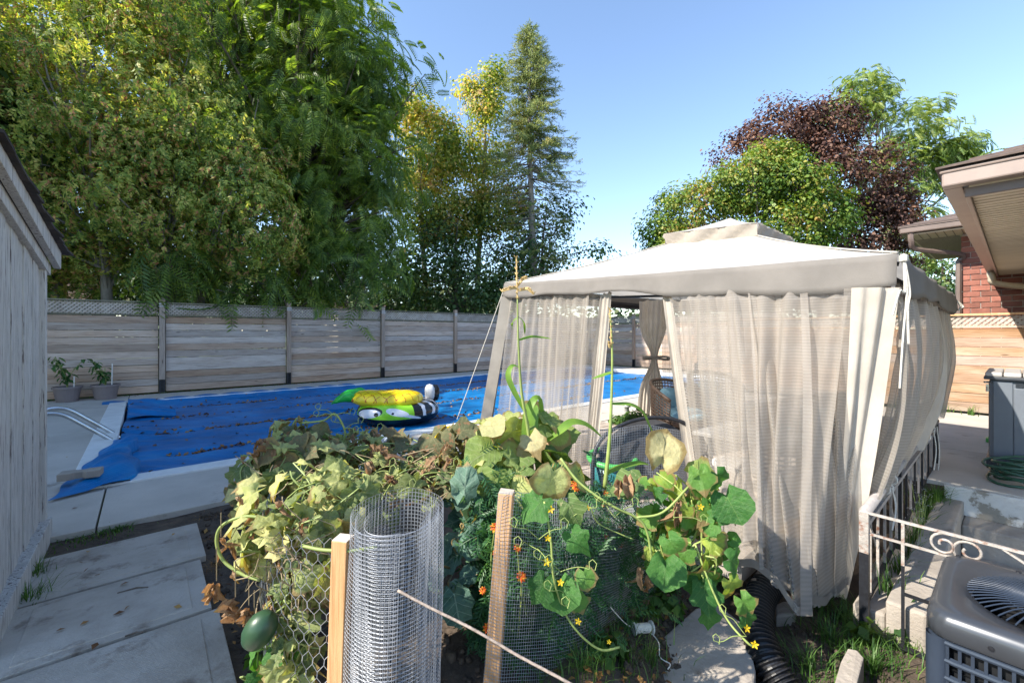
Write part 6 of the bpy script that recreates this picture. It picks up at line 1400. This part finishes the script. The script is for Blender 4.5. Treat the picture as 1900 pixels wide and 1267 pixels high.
# --- stakes
def stake(px, py, D, pxb, label, w=.05):
    a = P(px, py, D); b = P(pxb, 1267, D); d = (a-b).normalized(); foot = a-d*(a.z+.12)/d.z; q = MB(); q.beam(foot, a, w, w, up=(.15,1,0)); ob = q.build('stake', M['stake'], loc=foot, bevel=.002)
    ob.data.transform(Matrix.Identity(4)); tag(ob, label, 'stake')
    q = MB(); q.beam(a, a+d*.002, w*.96, w*.96, up=(.15,1,0)); q.build('cut_end', M['stake_top'], ob); return ob
stake(637, 998, 1.34, 628, 'orange brown square wooden stake just left of the wire roll')
stake(940, 912, 1.62, 913, 'wooden stake with green mesh wrapped round it, right of the wire roll', .055)
stake(1014, 800, 2.45, 1018, 'wooden stake standing among the squash leaves by the corn stalk', .045)
# --- wire roll
rc = P(737, 618, 1.38); r = thing('wire_roll', 'upright roll of galvanised square hardware cloth in the foreground', 'wire roll', (rc.x, rc.y, -.1))
def wiregrid(q, pathfn, nturn, z0, z1, cell, wr_, zfn=None, skipv=1):
    """pathfn(s) -> point, s in 0..1"""
for lay, (rad, turns, cell) in enumerate(((.150, 1.02, .0127), (.135, 1.0, .0127), (.105, .9, .0127))):
    q = MB(); n_v = int(2*math.pi*rad*turns/cell); ztop = .735-.01*lay; a0 = -2.2+lay*.8
    def rp(a, z, k=1.0): rr_ = rad*(1+.03*math.sin(a*2+z*5+lay)+.015*math.sin(a*5-z*9))-.004*(a-a0)/6; lean = -.025*(z-ztop); return Vector((rc.x+rr_*math.cos(a)-lean*.9*1.2-.0, rc.y+rr_*math.sin(a), z+.016*math.sin(a+.4)))
    zs = [-.1+(ztop+.1)*i/8 for i in range(9)]
    for k in range(n_v+1): a = a0+2*math.pi*turns*k/n_v; q.tube([rp(a, z) for z in zs], .0007, 3, cap=False)
    z = ztop
    while z > -.1: q.tube([rp(a0+2*math.pi*turns*i/44, z) for i in range(45)], .0007, 3, cap=False); z -= cell
    ob = q.build('wire_layer', M['galv'], r)
# --- strap from the roll to the right
q = MB(); pts = curve_pts([P(738,1095,1.22), P(800,1128,1.2), P(880,1168,1.17), P(960,1215,1.14), P(1070,1275,1.1), P(1150,1330,1.08)], 8); q.tube(pts, .004, 6)
ob = q.build('strap', M['rope_dirty'], loc=pts[-1], smooth=True); tag(ob, 'tight grey brown cord crossing the foreground from the wire roll to the bottom edge', 'cord')
# --- green coated hardware mesh
def meshfence(label, top, bot, cell, wr_, mat, bow, n):
    """top/bot polylines of world points"""
    tp_ = curve_pts(top, 8); bt_ = curve_pts(bot, 8); q = MB()
    L1 = sum((b-a).length for a, b in zip(tp_[:-1], tp_[1:])); H1 = (top[0]-bot[0]).length; nx, ny = int(L1/cell), int(H1/cell)
    def pt(i, j): a = poly(tp_, i); b = poly(bt_, i); p = a.lerp(b, j); return p + Vector((.0,-bow*math.sin(math.pi*j)*math.sin(math.pi*i)+.008*math.sin(i*19+j*7), .004*math.sin(i*11)))
    for i in range(nx+1): q.tube([pt(i/nx, j/10) for j in range(11)], wr_, 3, cap=False)
    for j in range(ny+1): q.tube([pt(i/26, j/ny) for i in range(27)], wr_, 3, cap=False)
    ob = q.build('wire_mesh', M[mat], loc=tuple(bot[0])); return tag(ob, label, 'wire fence')
meshfence('fine square wire mesh fence round the marigolds, fixed to the right stake', [P(925,915,1.585), P(955,915,1.585), P(1060,925,1.85), P(1170,935,2.3), P(1250,925,2.7), P(1300,925,3.0)], [P(895,1290,1.56), P(930,1300,1.56), P(1040,1280,1.75), P(1150,1190,2.15), P(1225,1120,2.55), P(1290,1070,2.9)], .0127, .0008, 'galv', .06, 0)
meshfence('pale square wire mesh standing at the back of the bed before the black chair', [P(1000,815,2.5), P(1060,800,2.55), P(1130,795,2.6), P(1200,790,2.7), P(1270,800,2.75)], [P(1000,1010,2.5), P(1060,1010,2.55), P(1130,1010,2.6), P(1200,1010,2.7), P(1270,1010,2.75)], .0127, .0009, 'galv', .02, 0)
# --- kale
kl = thing('kale_plant', 'blue green leafy brassica plant between the wire roll and the right stake', 'vegetable plant', G(880, 1250, -.05)); sq = MB()
leafmass(kl, 'kale', [(865,960,2.0,50,70,.2), (900,930,2.1,40,50,.2), (850,1030,1.9,45,60,.15), (880,1080,1.85,35,40,.1)], 44, .15, .45, .6, .3, sq, sr=.005)
put_leaf(kl, 'kale', P(838,1075,1.7), (.1,-.9,.45), (.2,0,-1), .17, 1.25); put_leaf(kl, 'kale', P(858,945,1.85), (.1,-.9,.4), (.1,0,1), .2); sq.build('stem', M['kale_leaf'], kl)
# --- back vines (withering) over the rear of the bed
bv = thing('squash_vine', 'withering brown and olive squash vine trailing along the back of the bed', 'vine', G(780, 1000)); sq = MB()
leafmass(bv, 'bo', [(760,850,2.4,90,35,.3), (850,850,2.4,80,45,.3), (820,880,2.2,80,30,.2), (900,850,2.5,50,40,.2)], 110, .12, .55, .45, .3, sq)
leafmass(bv, 'wm', [(770,890,2.1,90,35,.2), (850,910,2.1,70,30,.2)], 22, .14, .6, .4, .4, sq)
leafmass(bv, 'dry', [(740,890,2.1,80,35,.2), (830,880,2.1,60,30,.2), (790,850,2.3,80,30,.2)], 60, .08, .4, .6, .7, sq, sr=.002)
put_leaf(bv, 'bo', P(795,795,2.3), (-.2,-.8,.5), (.5,0,-.8), .2, .9); put_leaf(bv, 'bo', P(838,808,2.3), (0,-.6,.7), (.6,0,.5), .15)
sq.build('stem', M['stem'], bv); q = MB()
for c in (P(720,860,2.1), P(760,890,2.1), P(810,880,2.1), P(690,880,2.0)): tendril(q, c, 3, .002, .11)
q.tube(curve_pts([P(700,940,2.0), P(740,880,2.0), P(790,870,2.1), P(840,890,2.1), P(850,920,2.0)], 6), .004, 5); q.tube(curve_pts([P(680,900,2.0), P(730,925,2.0), P(745,905,2.0)], 6), .003, 5); q.build('vine', M['stem'], bv, smooth=True)
fl_m = simple('squash_flower', (.85,.62,.02), (.8,.5,.01), 9, .6); add_transl(fl_m, .4); M['flower'] = fl_m
def flower(q, c, s, n=5, d=(0,-.7,.6)):
    d = Vector(d).normalized(); x = d.orthogonal().normalized(); y = d.cross(x); c = Vector(c)
    for k in range(n):
        a = k*2*math.pi/n; u = x*math.cos(a)+y*math.sin(a); w = x*-math.sin(a)+y*math.cos(a)
        q.add([c, c+u*s*.55+w*s*.26+d*s*.22, c+u*s+d*s*.3, c+u*s*.55-w*s*.26+d*s*.22], [(0,1,2,3)])
q = MB(); flower(q, P(815,800,2.3), .07, 5, (.7,-.3,-.5)); flower(q, P(828,822,2.3), .05); q.build('flower', M['flower'], bv)
# --- squash in the centre
sqp = thing('squash_plant', 'tall pale leaved squash plant at the foot of the corn stalk', 'vegetable plant', G(960, 1000)); sq = MB()
leafmass(sqp, 'sq', [(930,820,2.45,55,50,.25), (1000,800,2.5,70,45,.25), (960,880,2.3,90,50,.25), (900,880,2.2,60,55,.2), (1040,840,2.45,40,40,.2)], 72, .17, .6, .45, .35, sq, sr=.005)
leafmass(sqp, 'sq', [(930,930,2.0,60,40,.15), (1000,900,2.1,60,35,.15)], 16, .15, .5, .6, .5, sq, sr=.004)
for c in ((925,770,2.3,.15), (905,785,2.25,.13), (978,800,2.3,.15), (990,830,2.3,.14)): put_leaf(sqp, 'pale', P(*c[:3]), (-.3,-.4,.9), (R.uniform(-1,1), -.3, -.2), c[3])
put_leaf(sqp, 'dry', P(1060,855,2.2), (0,-.9,.3), (.3,0,-1), .12); put_leaf(sqp, 'dry', P(905,915,2.0), (0,-.9,.3), (.1,0,-1), .13, .5); put_leaf(sqp, 'dry', P(880,1000,1.9), (0,-.9,.3), (.1,0,-1), .12, .5)
sq.build('stem', M['stem'], sqp)
# --- corn stalks
M['corn'] = simple('corn_leaf', (.24,.40,.05), (.13,.27,.04), 12, .5, rnd=.05); add_transl(M['corn'], .45, (1.3,1.3,.5)); M['tassel'] = simple('corn_tassel', (.62,.45,.20), (.45,.30,.12), 40, .8)
def blade(q, pts, w):
    n = len(pts); vs = []
    for i, p in enumerate(pts):
        f = i/(n-1); d = (pts[min(i+1, n-1)]-pts[max(i-1, 0)]).normalized(); s = d.cross(Vector((0,-.6,.8))); s = s.normalized() if s.length > .01 else Vector((1,0,0)); ww = w*(math.sin(math.pi*min(1, f*.85+.15))**.6)
        vs += [p-s*ww*.5+Vector((0,0,ww*.2)), p, p+s*ww*.5+Vector((0,0,ww*.2))]
    fs = []
    for i in range(n-1): fs += [(i*3, i*3+1, i*3+4, i*3+3), (i*3+1, i*3+2, i*3+5, i*3+4)]
    q.add(vs, fs)
def corn(label, D, stalk, blades, tassel):
    r = thing('corn_stalk', label, 'corn', (P(*stalk[-1], D).x, D, 0), 'corn stalks'); pts = curve_pts([P(x, y, D) for x, y in stalk], 6); q = MB(); q.tube(pts, [.004+.0075*i/(len(pts)-1) for i in range(len(pts))], 7); q.build('stalk', M['stem'], r, smooth=True)
    for b in blades: q = MB(); blade(q, curve_pts([P(x, y, D+(i*.03)) for i, (x, y) in enumerate(b[:-1])], 5), b[-1]); q.build('leaf_blade', M['corn'], r, smooth=True)
    q = MB()
    for t in tassel:
        c = curve_pts([P(x, y, D) for x, y in t], 4); q.tube(c, .004, 5)
        for p in c:
            for _ in range(4): q.tube([p, p+Vector((R.gauss(0,.006), R.gauss(0,.006), .014))], .003, 3)
    q.build('tassel', M['tassel'], r)
corn('taller corn stalk in front of the left net curtain with a straw coloured tassel', 2.3, [(960,552), (962,640), (968,730), (980,800), (990,900)], [[(990,900),(975,820),(982,760),(1000,740),(1010,790),.045], [(975,765),(955,730),(943,700),(950,680),(966,682),.032], [(962,632),(985,626),(1005,627),(1024,629),.022], [(960,590),(950,600),(951,612),.02], [(962,588),(972,600),(974,622),.016], [(1000,880),(1000,830),(1040,800),(1062,785),(1090,790),(1118,812),.05], [(985,860),(990,790),(996,750),.05]], [[(958,480),(959,520),(960,556)], [(958,535),(945,537),(932,541)], [(960,532),(970,520),(978,517)], [(962,540),(978,538),(990,546)]])
corn('thinner corn stalk in front of the opening between the curtains', 2.25, [(1132,578), (1136,660), (1134,760), (1130,830), (1122,905)], [[(1136,692),(1120,697),(1098,703),.028], [(1136,750),(1170,752),(1192,765),(1205,790),(1215,812),.028], [(1124,880),(1150,868),(1185,860),(1205,862),.03]], [[(1131,575),(1133,600),(1134,640)], [(1134,640),(1131,645),(1129,638)]])
# --- marigolds
mg = thing('marigold_bush', 'dark ferny marigold bush with orange flowers behind the fine wire mesh', 'flower plant', G(1060, 1200, -.05))
Cn = []
for b in ((1020,1020,1.95,80,90,.2), (1110,1000,2.3,90,80,.25), (1000,1130,1.9,80,90,.15), (1110,1110,2.25,80,80,.2), (920,1000,1.95,35,110,.15), (1200,1000,2.6,60,60,.2), (925,1150,1.8,30,90,.1), (1010,940,2.1,80,30,.2), (1190,1060,2.6,50,50,.1)):
    for _ in range(620): c = P(b[0], b[1], b[2]); d = Vector((R.gauss(0,.5), R.gauss(0,.5), R.gauss(0,.5))); Cn.append((c.x+d.x*b[3]*b[2]/FPX, c.y+d.y*b[5], c.z+d.z*b[4]*b[2]/FPX))
Cn = np.array(Cn); M['marigold'] = leaf_mat('marigold_foliage', [(.2,(.02,.075,.03)), (.6,(.045,.14,.045)), (.95,(.10,.21,.05))], .3, .5, pos=3)
V, F = scatter(*T_pinnate(6, .42, .10, .4, .02), frames(NR.normal(0, .5, Cn.shape)+np.array([0,-.4,.7]), NR.normal(0, 1, Cn.shape)), Cn,   .078*NR.uniform(.7, 1.3, len(Cn))); npmesh('foliage', V, F, M['marigold'], mg)
M['mari'] = simple('marigold_petal', (.75,.13,.01), (.45,.05,.01), 60, .7); M['mari2'] = simple('marigold_edge', (.85,.35,.02), None, 60, .7)
fpx = [(960,1016,1.7), (967,1070,1.7), (1068,935,1.95), (1064,900,2.1), (1070,905,2.15), (1124,996,2.3), (1126,966,2.4), (1152,980,2.4), (918,980,1.75), (922,1025,1.75), (896,1095,1.8), (905,1165,1.75), (1120,935,2.35), (996,912,2.0), (1123,915,2.4), (1150,1010,2.4)]
q = MB()
for k in range(4):
    for j in range(9-2*k): a = j*6.283/(9-2*k)+k; rr_ = .022*(1-.24*k); z = .006*k; q.add([(0,0,z), (rr_*.7*math.cos(a-.3), rr_*.7*math.sin(a-.3), z+.006), (rr_*math.cos(a), rr_*math.sin(a), z+.003), (rr_*.7*math.cos(a+.3), rr_*.7*math.sin(a+.3), z+.008)], [(0,1,2,3)], (j+k) % 3 == 0)
me = q.mesh('flower_head', [M['mari'], M['mari2']])
for px, py, D in fpx:
    ob = link(bpy.data.objects.new('flower_head', me)); attach(ob, mg); ob.location = P(px, py, D*.94)-off(mg); ob.rotation_euler = (R.uniform(.5,1.2), R.uniform(-.4,.4), R.uniform(-.6,.6)); s = R.uniform(.7,1.05); ob.scale = (s, s, s)
q = MB()
for px, py, D in fpx: a = P(px, py, D); q.tube([a, a+Vector((R.gauss(0,.03), .04, -.12)), a+Vector((R.gauss(0,.03), .05, -.3))], .003, 4)
q.build('stem', M['stem'], mg)
# --- cucumber vine
cu = thing('cucumber_vine', 'bright green cucumber vine with small yellow flowers trailing over the mesh to the ground', 'vine', G(1290, 1200, -.2)); sq = MB()
leafmass(cu, 'cu', [(1260,930,2.05,75,60,.15), (1310,960,2.0,60,60,.12), (1270,1020,1.95,70,55,.12), (1320,1040,1.9,40,50,.1), (1230,1000,2.05,50,60,.1)], 84, .10, .3, .8, .8, sq, sr=.004)
for px, py, s, tx, k in ((1235,1050,.14,-.2,'cu'), (1300,1090,.14,.1,'cu'), (1345,1085,.12,.4,'cu'), (1365,1120,.11,.5,'cu'), (1310,1140,.10,0,'cu'), (1340,930,.15,.5,'cu'), (1290,880,.13,.2,'cu'), (1325,890,.12,.5,'cu'), (1375,1150,.09,.4,'cu'), (1030,885,.13,-.3,'sq'), (1020,935,.13,-.8,'cu'), (1050,1000,.10,.8,'cu'), (1035,1090,.125,.1,'cu'), (1020,1085,.11,-.6,'cu'), (1065,1120,.08,.4,'cu'), (1080,1075,.08,.2,'cu'), (1045,940,.11,.5,'sq')):
    D = 1.62 if px < 1100 else 1.9; put_leaf(cu, k, P(px, py-25, D), (R.gauss(0,.15), -.9, .35+R.gauss(0,.15)), (tx, -.1, -1), s*1.05)
put_leaf(cu, 'pale', P(1225,875,2.0), (-.1,-.85,.5), (.25,0,1), .21, .8); put_leaf(cu, 'sq', P(1200,890,2.0), (-.1,-.7,.7), (-.9,0,-.1), .16); put_leaf(cu, 'sq', P(1270,880,2.0), (.1,-.7,.7), (.9,0,0), .17)
for px, py, s, w in ((1255,935,.16,.6), (1165,890,.13,1.0), (1190,1060,.13,.55), (1195,1075,.1,.5), (1150,900,.1,.9)):
    for _ in range(2): put_leaf(cu, 'dry', P(px+R.uniform(-5,5), py-15, 1.95), (R.gauss(0,.4), -.9, .2), (R.uniform(-.2,.2), 0, -1), s, w)
q = MB()
q.tube(curve_pts([P(1040,850,2.0), P(1075,895,1.95), P(1130,935,1.9), P(1180,960,1.9), P(1200,985,1.9), P(1210,1040,1.9)], 7), .006, 6)
q.tube(curve_pts([P(1180,960,1.9), P(1230,950,1.9), P(1280,900,1.95)], 6), .005, 6)
q.tube(curve_pts([P(1010,930,1.6), P(1022,1000,1.58), P(1027,1070,1.58), P(1045,1130,1.6), P(1075,1175,1.6), P(1115,1205,1.62), P(1150,1200,1.65)], 7), .0042, 6)
q.tube(curve_pts([P(1290,1010,1.9), P(1320,1090,1.85), P(1350,1150,1.8), P(1385,1190,1.75), P(1400,1200,1.75)], 7), .0045, 6)
q.tube(curve_pts([P(1095,940,1.9), P(1110,970,1.9), P(1150,990,1.9), P(1175,1000,1.9)], 6), .003, 5)
for c in (P(1000,1000,1.58), P(1060,960,1.6), P(1040,1060,1.58), P(1140,960,1.9), P(1060,1110,1.6), P(1385,1180,1.75), P(980,1010,1.58), P(1250,960,1.85)): tendril(q, c, 2, .0015, .12)
q.build('vine', M['stem'], cu, smooth=True)
for px, py, D in ((1022,945,1.58), (1090,942,1.85), (1015,1042,1.57), (1073,1152,1.58), (1130,1190,1.62), (1040,1080,1.58), (1300,940,1.85), (1385,1165,1.72), (1400,1195,1.72), (1016,998,1.57)):
    q = MB(); flower(q, P(px, py, D), R.uniform(.009,.017), 5, (R.gauss(0,.4), -.8, .3)); q.build('flower', M['flower'], cu)
sq.build('stem', M['stem'], cu)

# ================================================================== GRASS AND WEEDS
M['grass'] = leaf_mat('grass_blades', [(.15,(.03,.08,.015)), (.5,(.07,.16,.03)), (.8,(.14,.24,.05)), (.97,(.30,.30,.12))], .35, .5, pos=4)
M['weed'] = leaf_mat('weed_leaves', [(.15,(.03,.08,.02)), (.6,(.08,.17,.03)), (.95,(.2,.28,.06))], .35, .5, pos=3)
def grass(label, centres, n, h, w, spread, lean=.6, name='grass_tuft', mat='grass', kind='stuff'):
    V, F = [], []; b = 0
    for (x, y, z, sp_, wt) in centres:
        for _ in range(int(n*wt)):
            a = R.uniform(0, 6.28); r_ = abs(R.gauss(0, sp_)); p = np.array([x+r_*math.cos(a), y+r_*math.sin(a), z]); L_ = h*R.uniform(.4, 1.2); d = R.uniform(0, 6.28) if R.random() < .6 else a; ln = R.uniform(.1, 1)*lean*L_
            dx, dy = math.cos(d), math.sin(d); sx_, sy_ = -dy*w*R.uniform(.5,1.2), dx*w; 
            for k in range(4):
                f = k/3; c = p+np.array([dx*ln*f*f, dy*ln*f*f, L_*(f-.35*lean*f*f)]); ww = (1-f)**.7
                V += [(c[0]-sx_*ww, c[1]-sy_*ww, c[2]), (c[0]+sx_*ww, c[1]+sy_*ww, c[2])]
            for k in range(3): F.append((b+2*k, b+2*k+1, b+2*k+3, b+2*k+2))
            b += 8
    c0 = centres[0]; o = npmesh(name, np.array(V), np.array(F), M[mat], loc=c0[:3]); return tag(o, label, 'grass', kind=kind)
def gc(px, py, z, sp_, wt=1): p = GT(px, py); return (p.x, p.y, p.z-.01, sp_, wt)
grass('long green grass round the railing foot and the gazebo leg', [gc(1570,1150,-.33,.08,1.2), gc(1600,1185,-.33,.09,1.4), gc(1640,1180,-.33,.10,1.4), gc(1690,1200,-.33,.09,1.2), gc(1650,1130,-.33,.07,.7), gc(1540,1190,-.33,.12,1.2), gc(1620,1240,-.33,.12,1.4), gc(1520,1130,-.33,.05,.6), gc(1700,1130,-.33,.05,.5), gc(1500,1240,-.33,.1,.7)], 150, .17, .0030, .1, 1.0)
grass('thin grass growing on the soil between the stepping stone and the green mesh', [gc(1180,1140,-.2,.10,1), gc(1140,1210,-.2,.10,1.3), gc(1215,1080,-.18,.08,.8), gc(1080,1240,-.2,.10,1), gc(1200,1230,0,.07,.5), gc(1000,1262,0,.08,.5), gc(1110,1160,0,.08,.7)], 170, .12, .0022, .1, .9)
grass('dark grass tuft at the foot of the white shed', [gc(52,1128,-.02,.05,1), gc(62,1075,-.02,.04,.7)], 130, .17, .003, .05, .8)
grass('low weeds in the soil strip between path slabs and deck', [gc(190,990,-.03,.12,1), gc(130,1000,-.03,.10,.8), (G(220,975).x, G(220,975).y, -.03, .06, .6)], 150, .05, .004, .05, 1.1)
grass('tiny grass sprigs in the joint between the path slabs', [gc(140,1212,-.02,.03,.5), gc(175,1088,-.02,.035,.6)], 60, .035, .003, .03, 1)
grass('dry fine grass on the soil right of the path slabs', [gc(392,1000,-.03,.07,1), gc(400,1045,-.03,.06,1), gc(385,960,-.03,.06,.6)], 260, .035, .0012, .05, 1.4, mat='debris')
grass('yellowing grass clump at the stairwell corner below the rail end', [(*ST(5.15,.46,-.15), .05, 1.6), (*ST(5.0,.52,-.2), .06, 1)], 170, .22, .0025, .05, 1.0)
grass('weeds growing along the stairwell kerb under the railing', [(*ST(s, .48, -.22), .05, .8) for s in (3.3,3.6,3.9,4.2,4.5,4.8)], 70, .22, .004, .05, .8, mat='weed')
grass('green weeds at the foot of the sunlit fence', [(*ST(9.95,.9,-.0), .12, 1), (*ST(10.0,1.3,-.0), .12, 1.2), (*ST(10.0,.5,0), .06, .3)], 120, .22, .006, .1, 1.0, mat='weed')
grass('mossy grass line along the foot of the grey fence', [(*ST(s, 12.0, 0), .07, .5) for s in np.arange(-7, 13, .28)], 34, .05, .005, .05, 1.1, mat='weed')
grass('patch of lawn beyond the gazebo opening near the path light', [(*ST(s, t, -.0), .2, 1) for s in (7.2,7.6,8.0) for t in (3.3,3.6)], 110, .08, .005, .2, 1.0, mat='weed')
grass('grass sprouting at the paving edge behind the net hem', [gc(1350,1075,-.05,.06,1)], 120, .1, .002, .05, .9)
C = [tuple(GT(R.uniform(1020, 1330), R.uniform(1100, 1300))+Vector((0,0,.012))) for _ in range(170)] + [tuple(ST(R.uniform(.28, .7), R.uniform(1.6, 3.9), -.02)) for _ in range(90)]
V, F = quads(np.array(C), .035, .6, .5); o = npmesh('fallen_leaves', V, F, M['debris'], loc=(.5, 2, -.1)); tag(o, 'dead leaves and scraps littering the bare soil round the vegetable bed', 'leaf litter', kind='stuff')
# low clipped plants and broad weeds
def shrublet(label, c, rx, rz, n, size, mat='weed', cat='shrub', name='low_hedge'):
    r = thing(name, label, cat, c); d = nrmz(NR.normal(0, 1, (n, 3))); d[:, 2] = abs(d[:, 2]); pos = np.array(c)+d*np.array([rx, rx*.7, rz])*NR.uniform(.5, 1, (n, 1))
    V, F = scatter(LF[1][0], LF[1][1], frames(d+NR.normal(0, .4, d.shape), NR.normal(0, 1, d.shape)), pos, size*NR.uniform(.7, 1.3, n)); npmesh('foliage', V, F, M[mat], r)
    q = MB()
    for k in range(8): q.tube([c, Vector(pos[k])], .004, 4)
    q.build('stem', M['stem'], r); return r
shrublet('low bright green hedge plant beyond the curtain gap', G(1180, 792), .26, .24, 700, .05)
shrublet('small green shrub between the path light and the wicker chair', G(1148, 786), .16, .13, 300, .045)
shrublet('leafy weed with toothed leaves growing beside the air conditioner', Vector((*G(1690,1190,-.33).to_2d(), -.33)), .11, .2, 60, .08, name='broad_weed', cat='weed')
shrublet('pale green weed with heart leaves at the foot of the black rail post', Vector((*G(1605,1190,-.33).to_2d(), -.33)), .06, .14, 22, .07, 'bright', 'weed', 'broad_weed')
shrublet('dark leafy weeds in the bed at the foot of the green mesh', G(1225, 1130, -.2), .14, .09, 90, .06, name='broad_weed', cat='weed')
shrublet('broad green plantain weeds beside the thin grass below the mesh', GT(1120, 1215), .12, .07, 60, .06, name='broad_weed', cat='weed')
shrublet('low green herbs growing at the foot of the chicken wire', G(500, 1262), .10, .16, 140, .04, name='broad_weed', cat='weed')
# white umbel flowers near the railing
um = thing('wild_carrot', 'white flowered weed beside the stairwell kerb under the rail', 'weed', ST(4.3,.47,-.2)); q = MB(); f2 = MB()
for _ in range(14):
    b = ST(R.uniform(4.0,4.7), .47+R.gauss(0,.03), -.2); e = b+Vector((R.gauss(0,.04), R.gauss(0,.03), R.uniform(.18,.34))); q.tube([b, e], .002, 4)
    for _ in range(10): p = e+Vector((R.gauss(0,.02), R.gauss(0,.02), R.gauss(0,.008))); f2.add([p+Vector((-.004,0,0)), p+Vector((0,-.004,.001)), p+Vector((.004,0,0)), p+Vector((0,.004,.001))], [(0,1,2,3)])
q.build('stem', M['stem'], um); f2.build('flower', M['white_plastic'], um)
# twigs and clods
q = MB()
for px, py, l in ((218,1100,.10), (232,1180,.05), (620,835,0)): 
    if l: q = MB(); c = G(px, py, .012); q.tube([c, c+Vector((l*.6, l*.4, .004)), c+Vector((l*1.1, l*.5, .0))], .004, 4); tag(q.build('twig', M['bark'], loc=c), 'longer dark twig lying on the middle path slab' if l > .07 else 'short dark twig near the lower edge of the middle path slab', 'twig')

V, F = [], []; Cl = []
for _ in range(4200):
    if R.random() < .5: p = ST(R.uniform(.3, 1.0), R.uniform(1.2, 3.9), -.035)
    else: p = G(R.uniform(1050, 1650), R.uniform(1080, 1300), -.3 if R.random() < .3 else -.22)
    Cl.append((p.x, p.y, ground_h(*st_of(p.x, p.y))+.004))
Cl = np.array(Cl); oc_v = np.array([(1,0,0), (0,1,0), (-1,0,0), (0,-1,0), (0,0,.8), (0,0,-.8)]); oc_f = np.array([(0,1,4), (1,2,4), (2,3,4), (3,0,4), (1,0,5), (2,1,5), (3,2,5), (0,3,5)])
V, F = scatter(oc_v, oc_f, frames(NR.normal(0, 1, Cl.shape), NR.normal(0, 1, Cl.shape)), Cl, NR.exponential(.006, len(Cl))+.002); o = npmesh('soil_clods', V, F, M['soil'], loc=(0, 2, -.05)); tag(o, 'loose soil crumbs and pebbles in the bed', 'soil', kind='stuff')
